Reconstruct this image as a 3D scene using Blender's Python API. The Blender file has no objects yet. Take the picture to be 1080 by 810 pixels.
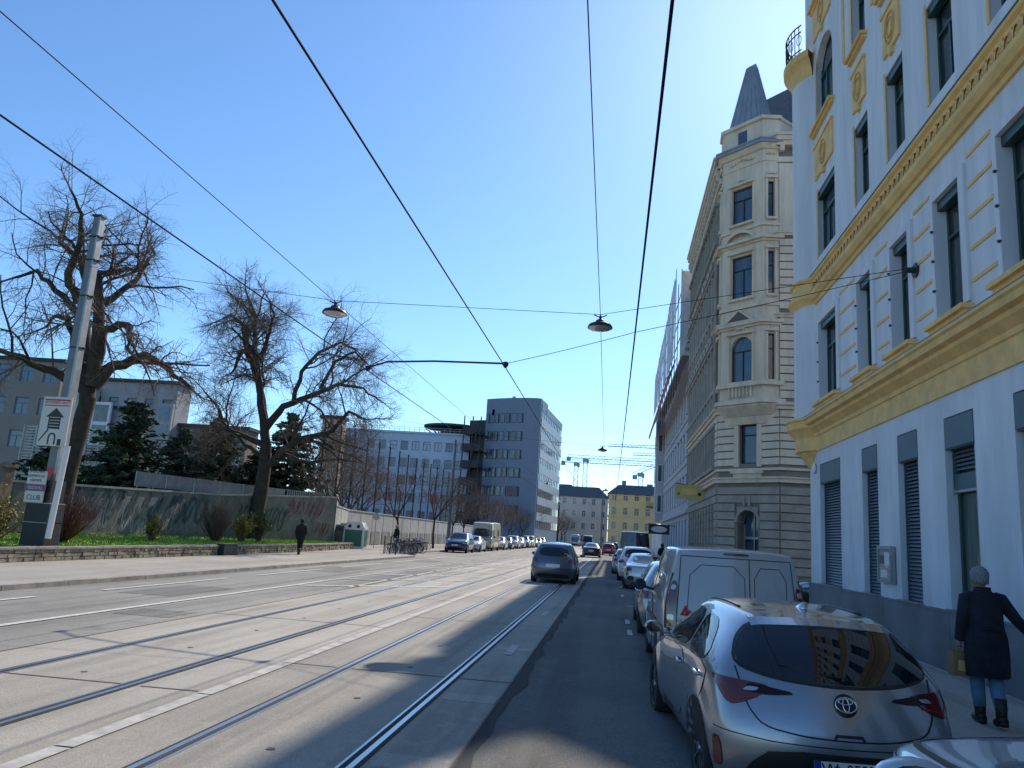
import bpy, bmesh, math, random
from mathutils import Vector, Matrix, geometry
from mathutils.bvhtree import BVHTree
PI = math.pi
random.seed(7)
scene = bpy.context.scene
COL = bpy.data.collections.new('street'); scene.collection.children.link(COL)
def link(o): COL.objects.link(o); return o

# ------------------------------------------------------------------ tags
def tag(o, label=None, cat=None, group=None, kind=None):
    if label: o['label'] = label
    if cat: o['category'] = cat
    if group: o['group'] = group
    if kind: o['kind'] = kind
    return o
def thing(name, label, cat, loc=(0, 0, 0), rotz=0, group=None):
    o = link(bpy.data.objects.new(name, None)); o.empty_display_size = .3
    o.location = loc; o.rotation_euler = (0, 0, rotz)
    return tag(o, label, cat, group)
def kids(o): return [c for c in COL.objects if c.parent is o]
def copy_tree(o, parent=None):
    ch = kids(o); c = o.copy(); link(c)
    if parent is not None: c.parent = parent
    for k in ch: copy_tree(k, c)
    return c

# ------------------------------------------------------------------ materials
def mat(name, col, rough=.7, metal=0., var=.0, scale=3., bump=0., bscale=None, col2=None, spec=.5, coat=0., streak=None, dirt=0.):
    m = bpy.data.materials.new(name); m.use_nodes = True
    nt = m.node_tree; N = nt.nodes; Lk = nt.links; b = N['Principled BSDF']
    b.inputs['Base Color'].default_value = (*col, 1); b.inputs['Roughness'].default_value = rough
    b.inputs['Metallic'].default_value = metal; b.inputs['Specular IOR Level'].default_value = spec
    if coat: b.inputs['Coat Weight'].default_value = coat; b.inputs['Coat Roughness'].default_value = .03
    if var or bump or col2:
        tc = N.new('ShaderNodeTexCoord'); mp = N.new('ShaderNodeMapping'); Lk.new(tc.outputs['Object'], mp.inputs[0])
        if streak: mp.inputs['Scale'].default_value = streak
        n = N.new('ShaderNodeTexNoise'); n.inputs['Scale'].default_value = scale; n.inputs['Detail'].default_value = 6; n.inputs['Roughness'].default_value = .62
        Lk.new(mp.outputs[0], n.inputs['Vector'])
        r = N.new('ShaderNodeValToRGB'); Lk.new(n.outputs['Fac'], r.inputs[0])
        c2 = col2 or tuple(min(1, c * (1 + var)) for c in col); c1 = tuple(c * (1 - var) for c in col) if not col2 else col
        r.color_ramp.elements[0].color = (*c1, 1); r.color_ramp.elements[1].color = (*c2, 1)
        r.color_ramp.elements[0].position = .3; r.color_ramp.elements[1].position = .7
        Lk.new(r.outputs[0], b.inputs['Base Color'])
        if bump:
            n2 = N.new('ShaderNodeTexNoise'); n2.inputs['Scale'].default_value = bscale or scale * 8; n2.inputs['Detail'].default_value = 4
            Lk.new(tc.outputs['Object'], n2.inputs['Vector'])
            bp = N.new('ShaderNodeBump'); bp.inputs['Strength'].default_value = bump; bp.inputs['Distance'].default_value = .02
            Lk.new(n2.outputs['Fac'], bp.inputs['Height']); Lk.new(bp.outputs[0], b.inputs['Normal'])
    return m
def ground_mat(name, base, light, dark, speck=.5, rough=.85, patch=.25, spec=.3):
    """asphalt or concrete: large worn patches, lengthwise tyre streaks, fine aggregate"""
    m = bpy.data.materials.new(name); m.use_nodes = True
    nt = m.node_tree; N = nt.nodes; Lk = nt.links; b = N['Principled BSDF']
    b.inputs['Roughness'].default_value = rough; b.inputs['Specular IOR Level'].default_value = spec
    tc = N.new('ShaderNodeTexCoord')
    def noise(sc, streak=(1, 1, 1), det=5, ro=.6):
        mp = N.new('ShaderNodeMapping'); mp.inputs['Scale'].default_value = streak
        Lk.new(tc.outputs['Object'], mp.inputs[0]); n = N.new('ShaderNodeTexNoise')
        n.inputs['Scale'].default_value = sc; n.inputs['Detail'].default_value = det; n.inputs['Roughness'].default_value = ro
        Lk.new(mp.outputs[0], n.inputs['Vector']); return n
    def mix(a, bcol, f, mode='MIX'):
        x = N.new('ShaderNodeMix'); x.data_type = 'RGBA'; x.blend_type = mode
        if isinstance(f, float): x.inputs[0].default_value = f
        else: Lk.new(f, x.inputs[0])
        for i, v in ((6, a), (7, bcol)):
            if isinstance(v, tuple): x.inputs[i].default_value = (*v, 1)
            else: Lk.new(v, x.inputs[i])
        return x.outputs[2]
    def ramp(n, a, c):
        r = N.new('ShaderNodeMapRange'); r.inputs[1].default_value = a; r.inputs[2].default_value = c
        Lk.new(n.outputs['Fac'], r.inputs[0]); return r.outputs[0]
    big = noise(.22, det=6); st = noise(1.6, (1, .035, 1)); mid = noise(2.7, det=8, ro=.7); fine = noise(75, det=2); crack = noise(1.1, (1, .6, 1), 10, .75)
    c = mix(base, light, ramp(big, .38, .66))
    c = mix(c, dark, ramp(st, .47, .74))
    c = mix(c, light, ramp(mid, .55, .8)); spot = noise(.9, (1, .7, 1), 3, .5); c = mix(c, tuple(x * .7 for x in dark), ramp(spot, .64, .82))
    sp = N.new('ShaderNodeMapRange'); sp.inputs[1].default_value = .3; sp.inputs[2].default_value = .7; sp.inputs[3].default_value = 1 - speck * .6; sp.inputs[4].default_value = 1 + speck * .4
    Lk.new(fine.outputs['Fac'], sp.inputs[0])
    sc_ = N.new('ShaderNodeVectorMath'); sc_.operation = 'SCALE'; Lk.new(c, sc_.inputs[0]); Lk.new(sp.outputs[0], sc_.inputs['Scale'])
    # hairline cracks: thin iso-line of a rough noise
    s1 = N.new('ShaderNodeMath'); s1.operation = 'SUBTRACT'; s1.inputs[1].default_value = .5; Lk.new(crack.outputs['Fac'], s1.inputs[0])
    s2 = N.new('ShaderNodeMath'); s2.operation = 'ABSOLUTE'; Lk.new(s1.outputs[0], s2.inputs[0])
    s3 = N.new('ShaderNodeMapRange'); s3.inputs[1].default_value = 0; s3.inputs[2].default_value = .006; s3.inputs[3].default_value = patch; s3.inputs[4].default_value = 0
    Lk.new(s2.outputs[0], s3.inputs[0])
    c2 = mix(sc_.outputs[0], tuple(x * .45 for x in dark), s3.outputs[0])
    Lk.new(c2, b.inputs['Base Color'])
    bp = N.new('ShaderNodeBump'); bp.inputs['Strength'].default_value = .35; bp.inputs['Distance'].default_value = .01
    Lk.new(fine.outputs['Fac'], bp.inputs['Height']); Lk.new(bp.outputs[0], b.inputs['Normal'])
    return m
def glass_mat(name, col=(.02, .03, .04), rough=.04, spec=.6, metal=0.):
    return mat(name, col, rough, metal, spec=spec)
def paint(name, col, metal=0., rough=.3):
    m = mat(name, col, rough, metal, coat=1.)
    nt = m.node_tree; N = nt.nodes; Lk = nt.links; b = N['Principled BSDF']
    # film of road dust towards the sills
    tc = N.new('ShaderNodeTexCoord'); sx = N.new('ShaderNodeSeparateXYZ'); Lk.new(tc.outputs['Object'], sx.inputs[0])
    n = N.new('ShaderNodeTexNoise'); n.inputs['Scale'].default_value = 6; n.inputs['Detail'].default_value = 6; Lk.new(tc.outputs['Object'], n.inputs['Vector'])
    r = N.new('ShaderNodeMapRange'); r.inputs[1].default_value = .75; r.inputs[2].default_value = .15; r.inputs[3].default_value = .03; r.inputs[4].default_value = .55
    Lk.new(sx.outputs[2], r.inputs[0]); mu = N.new('ShaderNodeMath'); mu.operation = 'MULTIPLY'; Lk.new(r.outputs[0], mu.inputs[0]); Lk.new(n.outputs['Fac'], mu.inputs[1])
    x = N.new('ShaderNodeMix'); x.data_type = 'RGBA'; Lk.new(mu.outputs[0], x.inputs[0]); x.inputs[6].default_value = (*col, 1); x.inputs[7].default_value = (.16, .145, .12, 1)
    Lk.new(x.outputs[2], b.inputs['Base Color'])
    rr = N.new('ShaderNodeMapRange'); rr.inputs[3].default_value = rough; rr.inputs[4].default_value = .8; Lk.new(mu.outputs[0], rr.inputs[0]); Lk.new(rr.outputs[0], b.inputs['Roughness'])
    return m
M = {}
M['asphalt'] = ground_mat('asphalt', (.115, .112, .106), (.18, .175, .163), (.068, .066, .064), .8, patch=.5)
M['asphalt_old'] = ground_mat('asphalt_worn', (.29, .275, .245), (.38, .36, .32), (.17, .16, .14), .8, patch=.6)
M['slab'] = ground_mat('track_concrete', (.40, .37, .315), (.51, .475, .41), (.25, .23, .195), .4, patch=.12)
M['slab_dark'] = ground_mat('track_concrete_grey', (.33, .305, .26), (.43, .40, .345), (.20, .185, .16), .4, patch=.3)
M['tar'] = ground_mat('bitumen_strip', (.035, .035, .036), (.05, .05, .05), (.02, .02, .02), .3)
M['pave'] = ground_mat('pavement_asphalt', (.37, .34, .29), (.48, .445, .385), (.25, .235, .205), .5)
M['line'] = mat('road_paint', (.62, .61, .57), .7, var=.25, scale=9)
M['line_worn'] = mat('road_paint_worn', (.46, .44, .40), .8, var=.3, scale=5)
M['kerb'] = mat('granite_kerb', (.30, .285, .26), .8, var=.35, scale=2.2, bump=.3)
M['rail'] = mat('rail_steel', (.50, .50, .51), .34, 1., var=.3, scale=2, streak=(1, .05, 1))
M['groove'] = mat('rail_groove', (.03, .027, .025), .9)
M['joint'] = mat('slab_joint', (.11, .10, .09), .9)
M['soil'] = mat('soil', (.07, .055, .035), .95, var=.3, scale=5)
M['lawn'] = mat('lawn_ground', (.13, .20, .03), .95, var=.5, scale=1.5)
M['blade'] = mat('grass_blade', (.26, .44, .05), .7, var=.4, scale=3)
M['stone'] = mat('rubble_stone', (.27, .235, .18), .9, var=.45, scale=3.3, bump=.5)
M['mortar'] = mat('mortar', (.10, .09, .075), .95)
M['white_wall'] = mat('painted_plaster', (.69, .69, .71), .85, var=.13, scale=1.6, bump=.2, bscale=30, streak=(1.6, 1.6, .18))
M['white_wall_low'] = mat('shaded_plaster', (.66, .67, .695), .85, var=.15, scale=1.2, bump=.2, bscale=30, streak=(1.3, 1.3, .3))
M['yellow'] = mat('ochre_trim', (.84, .53, .20), .8, var=.16, scale=2.5, bump=.15, bscale=30)
M['yellow_dark'] = mat('ochre_relief', (.66, .40, .15), .85, var=.3, scale=7, bump=.5, bscale=14)
M['granite'] = mat('granite_plinth', (.17, .18, .185), .5, var=.3, scale=1.1, bump=.1)
M['teal'] = mat('teal_box', (.055, .11, .125), .5, var=.12)
M['green_frame'] = mat('green_frame', (.022, .06, .052), .4)
M['dark'] = mat('dark_void', (.012, .013, .015), .8)
M['glass'] = mat('window_glass', (.012, .018, .022), .05, spec=.8, col2=(.10, .125, .13), scale=1.7, streak=(1.5, 1.5, .5))
M['glass_blue'] = mat('window_glass_sky', (.03, .055, .09), .07, spec=.9, col2=(.075, .12, .16), scale=.9, streak=(1.5, 1.5, .6))
M['glass_green'] = mat('shop_glass', (.05, .08, .07), .1, spec=.8, col2=(.14, .18, .15), scale=2.5, streak=(3, 3, .3))
M['slat'] = mat('shutter_slat', (.15, .175, .20), .45, .2)
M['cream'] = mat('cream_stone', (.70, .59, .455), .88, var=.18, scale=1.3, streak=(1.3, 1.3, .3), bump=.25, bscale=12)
M['cream_low'] = mat('soiled_shaded_stone', (.36, .315, .26), .9, var=.22, scale=1.1, bump=.3, bscale=12)  # darker cream: soiling plus shade of the street side painted into the colour
M['cream_groove'] = mat('stone_groove', (.13, .11, .09), .95)
M['slate'] = mat('slate_roof', (.11, .115, .125), .6, var=.25, scale=4)
M['zinc'] = mat('zinc_roof', (.30, .325, .36), .5, .3, var=.15, scale=1.5)
M['grey_wall'] = mat('grey_plaster', (.45, .46, .48), .9, var=.08, scale=.5)
M['wrap'] = mat('scaffold_wrap', (.60, .60, .62), .9, var=.25, scale=1.8)
M['red_band'] = mat('red_band', (.5, .10, .07), .8)
M['blue_wall'] = mat('bluegrey_facade', (.17, .22, .29), .55, var=.06, scale=.3)
M['blue_pale'] = mat('pale_panels', (.42, .52, .62), .5, var=.05, scale=.3)
M['ochre_far'] = mat('ochre_facade', (.88, .62, .30), .9, var=.08, scale=.2)  # base colour lightened to paint in the distance haze
M['pink_far'] = mat('rose_facade', (.74, .62, .53), .9, var=.08, scale=.2)  # pale base, distance haze mixed into the rose colour
M['brown_far'] = mat('brown_facade', (.30, .26, .22), .9, var=.12, scale=.3)
M['concrete'] = mat('wall_concrete', (.40, .40, .38), .9, var=.16, scale=.8, bump=.2)
M['concrete_dark'] = mat('stained_concrete', (.215, .215, .195), .9, var=.45, scale=.9, bump=.3)
M['house_grey'] = mat('grey_render', (.34, .335, .34), .9, var=.15, scale=.4)
M['deck'] = mat('deck_steel', (.09, .10, .115), .85)
M['band_grey'] = mat('flank_panels', (.40, .43, .46), .5, var=.08, scale=.6)
M['repair'] = ground_mat('asphalt_repair', (.20, .19, .175), (.25, .24, .215), (.13, .125, .115), .8)
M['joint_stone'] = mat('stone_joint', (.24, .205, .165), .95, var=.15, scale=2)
M['seam'] = mat('panel_seam', (.07, .07, .075), .7)
M['brick'] = mat('dark_brick', (.20, .15, .12), .95, var=.3, scale=2)
M['steel'] = mat('grey_steel', (.16, .175, .185), .5, .4, var=.15)
M['steel_light'] = mat('galvanised_steel', (.34, .35, .355), .45, .5, var=.2)
M['steel_dark'] = mat('dark_steel', (.03, .033, .037), .5, .3)
M['wire'] = mat('cable', (.012, .012, .014), .95, spec=.1)
M['wood'] = mat('brown_wood', (.13, .06, .03), .6, var=.3, scale=3, streak=(6, 6, .4))
M['white'] = mat('white_enamel', (.75, .75, .74), .5)
M['offwhite'] = mat('poster_paper', (.66, .62, .58), .7)
M['red'] = mat('sign_red', (.5, .04, .04), .5)
M['purple'] = mat('poster_purple', (.22, .10, .18), .6)
M['black'] = mat('black_plastic', (.012, .012, .013), .45)
M['rubber'] = mat('tyre_rubber', (.018, .018, .019), .85, var=.2, scale=20)
M['alloy'] = mat('wheel_alloy', (.32, .33, .35), .3, .9)
M['chrome'] = mat('chrome', (.75, .76, .78), .08, 1.)
M['plate'] = mat('plate_white', (.68, .68, .68), .4)
M['blue_eu'] = mat('plate_blue', (.02, .05, .35), .4)
M['lamp_red'] = mat('tail_lamp_red', (.11, .008, .008), .08, spec=.8, coat=.6)
M['lamp_bright'] = mat('lamp_red_bright', (.35, .02, .02), .1)
M['lamp_smoke'] = mat('smoked_lamp', (.02, .008, .009), .25, spec=.3)
M['lamp_clear'] = mat('clear_lamp', (.45, .47, .5), .08, .3, spec=.8, coat=.6)
M['carglass'] = glass_mat('car_glass', (.008, .011, .015), .02, .8)
M['bark'] = mat('bark', (.055, .042, .034), .95, var=.35, scale=5, bump=.6, bscale=18)
M['twig'] = mat('twig', (.17, .115, .088), .9, var=.25, scale=2)
M['twig_red'] = mat('reddish_twig', (.13, .055, .04), .9, var=.3, scale=4)
M['needle'] = mat('needles', (.018, .035, .018), .8, var=.0, scale=1.3, col2=(.075, .10, .045))
M['leaf'] = mat('young_leaf', (.05, .08, .02), .7, scale=3, col2=(.12, .15, .04))
M['blossom'] = mat('forsythia_bloom', (.35, .27, .02), .7, scale=4, col2=(.16, .17, .03))
M['coat'] = mat('navy_wool', (.006, .007, .014), .95, scale=5, bump=.9, bscale=9, col2=(.022, .024, .036))
M['jeans'] = mat('light_denim', (.13, .23, .36), .9, var=.15, scale=20)
M['skin'] = mat('skin', (.42, .25, .18), .6)
M['greyknit'] = mat('grey_knit_cap', (.25, .27, .29), .95, var=.5, scale=45, bump=1., bscale=120)
M['boot'] = mat('boot_leather', (.02, .014, .012), .5)
M['paper'] = mat('kraft_paper', (.32, .20, .09), .8, var=.12, scale=8)
M['black_cloth'] = mat('black_cloth', (.012, .012, .014), .9)
M['glassbin'] = mat('bin_green', (.05, .16, .12), .6)
M['bin_grey'] = mat('bin_grey', (.10, .105, .11), .6)
M['graf_r'] = mat('spray_red', (.30, .075, .06), .8, var=.5, scale=2)
M['graf_w'] = mat('spray_white', (.36, .38, .40), .8, var=.3, scale=2)
M['graf_b'] = mat('spray_blue', (.09, .115, .12), .8, var=.4, scale=2)
M['crane_hazed'] = mat('hazed_crane_paint', (.45, .48, .52), .7)  # grey-blue with distance haze painted into the crane colour
M['crane_cab'] = mat('crane_counterweight', (.40, .33, .32), .7)  # paled too, haze painted into the tone
M['sign_yel'] = mat('sign_yellow', (.55, .44, .13), .5, var=.1)
M['net'] = mat('fence_wire', (.05, .055, .06), .6, .3)

# ------------------------------------------------------------------ mesh builder
class MB:
    def __init__(s, Mx=None): s.v = []; s.f = []; s.mi = []; s.M = Mx or Matrix.Identity(4)
    def add(s, vs, fs, m=0):
        n = len(s.v); s.v += [tuple(s.M @ Vector(v)) for v in vs]
        for f in fs: s.f.append(tuple(n + i for i in f)); s.mi.append(m)
    def quad(s, a, b, c, d, m=0): s.add([a, b, c, d], [(0, 1, 2, 3)], m)
    def box(s, x0, x1, y0, y1, z0, z1, m=0):
        s.add([(x0, y0, z0), (x1, y0, z0), (x1, y1, z0), (x0, y1, z0), (x0, y0, z1), (x1, y0, z1), (x1, y1, z1), (x0, y1, z1)],
              [(3, 2, 1, 0), (4, 5, 6, 7), (0, 1, 5, 4), (1, 2, 6, 5), (2, 3, 7, 6), (3, 0, 4, 7)], m)
    def tube(s, pts, r, n=6, m=0, cap=True):
        pts = [Vector(p) for p in pts]; k = len(pts)
        rs = r if isinstance(r, (list, tuple)) else [r] * k
        t = (pts[1] - pts[0]).normalized(); a = t.orthogonal().normalized(); vs = []
        for i, p in enumerate(pts):
            t2 = (pts[min(i + 1, k - 1)] - pts[max(i - 1, 0)])
            if t2.length < 1e-9: t2 = t
            t2.normalize(); a = (a - t2 * a.dot(t2))
            if a.length < 1e-6: a = t2.orthogonal()
            a.normalize(); b = t2.cross(a)
            for j in range(n):
                g = 2 * PI * j / n; vs.append(p + (a * math.cos(g) + b * math.sin(g)) * rs[i])
        fs = [(i * n + j, i * n + (j + 1) % n, (i + 1) * n + (j + 1) % n, (i + 1) * n + j) for i in range(k - 1) for j in range(n)]
        if cap and n > 2: fs += [tuple(range(n - 1, -1, -1)), tuple((k - 1) * n + j for j in range(n))]
        s.add(vs, fs, m)
    def lathe(s, prof, c=(0, 0, 0), n=20, axis='z', m=0, a0=0, a1=2 * PI):
        full = abs(a1 - a0 - 2 * PI) < 1e-6; vs = []; nn = n if full else n + 1
        for (r, h) in prof:
            for j in range(nn):
                g = a0 + (a1 - a0) * j / n; x, y = r * math.cos(g), r * math.sin(g)
                p = (x, y, h) if axis == 'z' else ((h, x, y) if axis == 'x' else (x, h, y))
                vs.append((c[0] + p[0], c[1] + p[1], c[2] + p[2]))
        fs = []
        for i in range(len(prof) - 1):
            for j in range(n):
                j2 = (j + 1) % nn if full else j + 1
                fs.append((i * nn + j, i * nn + j2, (i + 1) * nn + j2, (i + 1) * nn + j))
        s.add(vs, fs, m)
    def prism(s, poly, z0, z1, m=0, axis='z'):
        n = len(poly)
        def P(a, b, h): return (a, b, h) if axis == 'z' else ((h, a, b) if axis == 'x' else (a, h, b))
        vs = [P(a, b, z0) for a, b in poly] + [P(a, b, z1) for a, b in poly]
        s.add(vs, [tuple(range(n - 1, -1, -1)), tuple(range(n, 2 * n))] + [(i, (i + 1) % n, n + (i + 1) % n, n + i) for i in range(n)], m)
    def build(s, name, mats, parent=None, smooth=False, autosmooth=None):
        me = bpy.data.meshes.new(name); me.from_pydata(s.v, [], s.f)
        if not isinstance(mats, (list, tuple)): mats = [mats]
        for x in mats: me.materials.append(x)
        if len(mats) > 1: me.polygons.foreach_set('material_index', [min(i, len(mats) - 1) for i in s.mi])
        if smooth: me.polygons.foreach_set('use_smooth', [True] * len(me.polygons))
        me.update()
        if autosmooth: me.set_sharp_from_angle(angle=autosmooth)
        o = link(bpy.data.objects.new(name, me))
        if parent is not None: o.parent = parent
        return o
def frame(ox, oy, ang, oz=0):
    """local (u along wall, w outward, z): u direction at angle ang, outward normal to its right-hand side (ang - 90)"""
    return Matrix.Translation((ox, oy, oz)) @ Matrix.Rotation(ang, 4, 'Z') @ Matrix.Diagonal((1, -1, 1, 1))
def wall_open(mb, u0, u1, z0, z1, ops, depth=.25, w=0., m=0, mrev=None, gw=None):
    """wall front with rectangular openings and their reveals; local (u, w, z)"""
    us = sorted(set([u0, u1] + [x for o in ops for x in o[:2] if u0 < x < u1])); zs = sorted(set([z0, z1] + [x for o in ops for x in o[2:4] if z0 < x < z1]))
    for i in range(len(us) - 1):
        run = None
        for j in range(len(zs) - 1):
            cu, cz = (us[i] + us[i + 1]) / 2, (zs[j] + zs[j + 1]) / 2
            hole = any(o[0] < cu < o[1] and o[2] < cz < o[3] for o in ops)
            if not hole: mb.quad((us[i], w, zs[j]), (us[i + 1], w, zs[j]), (us[i + 1], w, zs[j + 1]), (us[i], w, zs[j + 1]), m)
    mr = m if mrev is None else mrev
    for o in ops:
        a, b, c, d = o[:4]; e = w - depth
        mb.quad((a, w, c), (a, e, c), (a, e, d), (a, w, d), mr); mb.quad((b, w, d), (b, e, d), (b, e, c), (b, w, c), mr)
        mb.quad((a, w, d), (a, e, d), (b, e, d), (b, w, d), mr); mb.quad((a, w, c), (b, w, c), (b, e, c), (a, e, c), mr)
def window_unit(parent, Mx, u0, u1, z0, z1, w, fmat, gmat, th=.07, dep=.06, mull=1, trans=.68, extra=None, sub=True, name='window'):
    f = MB(Mx)
    f.box(u0, u0 + th, w, w + dep, z0, z1); f.box(u1 - th, u1, w, w + dep, z0, z1)
    f.box(u0 + th, u1 - th, w, w + dep, z0, z0 + th); f.box(u0 + th, u1 - th, w, w + dep, z1 - th, z1)
    zt = z0 + (z1 - z0) * trans if trans else z1 - th
    if trans: f.box(u0 + th, u1 - th, w, w + dep + .015, zt - th * .45, zt + th * .45)
    for k in range(mull):
        uc = u0 + (u1 - u0) * (k + 1) / (mull + 1); f.box(uc - th * .5, uc + th * .5, w + .003, w + dep + .006, z0 + th, zt - th * .45)
    if extra: extra(f)
    g = (u0 + th * .5, u1 - th * .5, z0 + th * .5, z1 - th * .5)
    if sub:
        fo = f.build(name, fmat, parent)
        p = MB(Mx); p.quad((g[0], w + .02, g[2]), (g[1], w + .02, g[2]), (g[1], w + .02, g[3]), (g[0], w + .02, g[3])); p.build('pane', gmat, fo)
        return fo
    f.quad((g[0], w + .02, g[2]), (g[1], w + .02, g[2]), (g[1], w + .02, g[3]), (g[0], w + .02, g[3]), 1)
    return f.build(name, [fmat, gmat], parent)
def text_mesh(s, size, name, m, Mx, parent=None, depth=.002):
    cu = bpy.data.curves.new('t', 'FONT'); cu.body = s; cu.size = size; cu.extrude = depth; cu.align_x = 'CENTER'; cu.align_y = 'CENTER'
    t = bpy.data.objects.new('t', cu); scene.collection.objects.link(t); bpy.context.view_layer.update()
    me = bpy.data.meshes.new_from_object(t.evaluated_get(bpy.context.evaluated_depsgraph_get()))
    bpy.data.objects.remove(t); me.transform(Mx); me.materials.clear(); me.materials.append(m); me.name = name
    o = link(bpy.data.objects.new(name, me))
    if parent is not None: o.parent = parent
    return o
def bake(o):
    """mesh of an object with its modifiers applied"""
    bpy.context.view_layer.update(); dg = bpy.context.evaluated_depsgraph_get()
    return bpy.data.meshes.new_from_object(o.evaluated_get(dg))

# ------------------------------------------------------------------ camera, light, sky
CX, CY, CZ = (.990028, .125832, .063329), (-.037358, -.198934, .979301), (.135825, -.971901, -.192250)
cam = bpy.data.objects.new('camera', bpy.data.cameras.new('camera')); link(cam)
cam.matrix_world = Matrix(((CX[0], CY[0], CZ[0], 0), (CX[1], CY[1], CZ[1], 0), (CX[2], CY[2], CZ[2], 1.70), (0, 0, 0, 1)))
cam.data.sensor_width = 36; cam.data.lens = 27.03; cam.data.clip_end = 5000; cam.data.clip_start = .05
scene.camera = cam
SUN_EL, SUN_AZ = math.radians(37.3), math.radians(14.1)     # azimuth measured from +Y towards +X
sd = Vector((math.cos(SUN_EL) * math.sin(SUN_AZ), math.cos(SUN_EL) * math.cos(SUN_AZ), math.sin(SUN_EL)))
sun = bpy.data.objects.new('sun', bpy.data.lights.new('sun', 'SUN')); link(sun)
sun.data.energy = 5.0; sun.data.angle = math.radians(.53); sun.data.color = (1., .90, .76)
sun.rotation_euler = sd.to_track_quat('Z', 'Y').to_euler()
w = bpy.data.worlds.new('World'); scene.world = w; w.use_nodes = True
wn = w.node_tree.nodes; bg = wn['Background']; sk = wn.new('ShaderNodeTexSky'); sk.sky_type = 'NISHITA'; sk.sun_disc = False
sk.sun_elevation = SUN_EL; sk.sun_rotation = SUN_AZ; sk.altitude = 200; sk.air_density = 1.0; sk.dust_density = .3; sk.ozone_density = 3.0
tn = wn.new('ShaderNodeMix'); tn.data_type = 'RGBA'; tn.blend_type = 'MULTIPLY'; tn.inputs[0].default_value = 1; tn.inputs[7].default_value = (.77, 1.0, 1.17, 1)
w.node_tree.links.new(sk.outputs[0], tn.inputs[6]); w.node_tree.links.new(tn.outputs[2], bg.inputs[0]); bg.inputs[1].default_value = .162
scene.view_settings.view_transform = 'Standard'; scene.view_settings.look = 'None'; scene.view_settings.exposure = 0
scene.cycles.max_bounces = 6

# ------------------------------------------------------------------ ground, road, tracks
def struct(mb, name, mats, **k): return tag(mb.build(name, mats, **k), kind='structure')
g = MB(); g.quad((-1500, -400, -.3), (1500, -400, -.3), (1500, 2500, -.3), (-1500, 2500, -.3)); struct(g, 'ground', M['soil'])
LZ = -.12
r = MB()
prof = [(-14.0, 0), (-6.95, 0)]
r.quad((-13.7, -25, 0), (-7.0, -25, 0), (-7.0, 520, 0), (-13.7, 520, 0))
struct(r, 'road', M['asphalt_old'])
r = MB(); r.quad((-7.0, -25, -.002), (-1.0, -25, -.002), (-1.0, 520, -.002), (-7.0, 520, -.002), 0)
r.quad((-1.0, -25, -.002), (.3, -25, -.04), (.3, 520, -.04), (-1.0, 520, -.002), 0)
r.quad((.3, -25, -.04), (2.75, -25, LZ), (2.75, 520, LZ), (.3, 520, -.04), 0)
struct(r, 'right_lane', M['asphalt'])
r = MB(); r.quad((2.75, 24.3, LZ), (90, 24.3, LZ), (90, 38.0, LZ), (2.75, 38.0, LZ)); struct(r, 'side_street', M['asphalt'])
# concrete track slabs with joints
s = MB(); XT = [(-6.95, -3.86), (-3.86, -1.1)]
s.quad((-6.95, -25, .004), (-3.86, -25, .004), (-3.86, 420, .004), (-6.95, 420, .004), 0)
s.quad((-3.86, -25, .004), (-1.1, -25, .004), (-1.1, 420, .004), (-3.86, 420, .004), 1)
y = -22.
while y < 120:
    for xa, xb in ((-6.93, -6.2), (-6.1, -4.75), (-4.55, -3.95)):
        s.quad((xa, y, .0085), (xb, y + .02, .0085), (xb, y + .05, .0085), (xa, y + .03, .0085), 2)
    for xa, xb in ((-3.78, -3.22), (-3.06, -1.88), (-1.74, -1.1)):
        s.quad((xa, y + 1.9, .0085), (xb, y + 1.9, .0085), (xb, y + 1.93, .0085), (xa, y + 1.93, .0085), 2)
    y += 5.9
for xx in (-6.95, -1.1): s.quad((xx - .01, -25, .007), (xx + .01, -25, .007), (xx + .01, 420, .007), (xx - .01, 420, .007), 2)
for y in (5.2, 7.6, 11.4):   # newer inlay blocks beside the rail
    s.box(-1.66, -1.12, y + .6, y + .95, .004, .0095, 3)
random.seed(4)
for k in range(46):   # lifting sockets in the slabs
    yy = 4 + k * 1.95
    for xx in (-5.4, -2.45): s.lathe([(0, .0088), (.035, .0088)], (xx + random.uniform(-.05, .05), yy, 0), 10, m=2)
struct(s, 'track_slabs', [M['slab'], M['slab_dark'], M['joint'], M['slab']])
t = MB(); random.seed(15)
for (x0, x1, y0, y1) in ((-10.2, -9.0, 15.5, 18.2), (-8.2, -7.2, 12.4, 13.3), (-11.2, -9.6, 27, 31), (-8.1, -7.3, 24, 33), (-10.4, -9.3, 40, 44)):
    n = 10; P = [(x0 + (x1 - x0) * k / n + random.uniform(-.03, .03), y0 + random.uniform(-.06, .06)) for k in range(n)] + [(x1 + random.uniform(-.03, .03), y0 + (y1 - y0) * k / n) for k in range(n)] + [(x1 - (x1 - x0) * k / n, y1 + random.uniform(-.06, .06)) for k in range(n)] + [(x0 + random.uniform(-.03, .03), y1 - (y1 - y0) * k / n) for k in range(n)]
    t.add([(a_, b_, .004) for a_, b_ in P], [tuple(range(len(P)))])
struct(t, 'asphalt_repair', M['repair'])
t = MB()
random.seed(5); xs = []; y = -10.
L = []; 
while y < 130:
    L.append((y, .11 + random.uniform(-.04, .08))); y += random.uniform(.25, .8)
for (a, wa), (b, wb) in zip(L, L[1:]):
    t.quad((-1.08, a, .0035), (-1.08 + wa, a, .001), (-1.08 + wb, b, .001), (-1.08, b, .0035))
struct(t, 'bitumen_strip', M['tar'])
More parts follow.
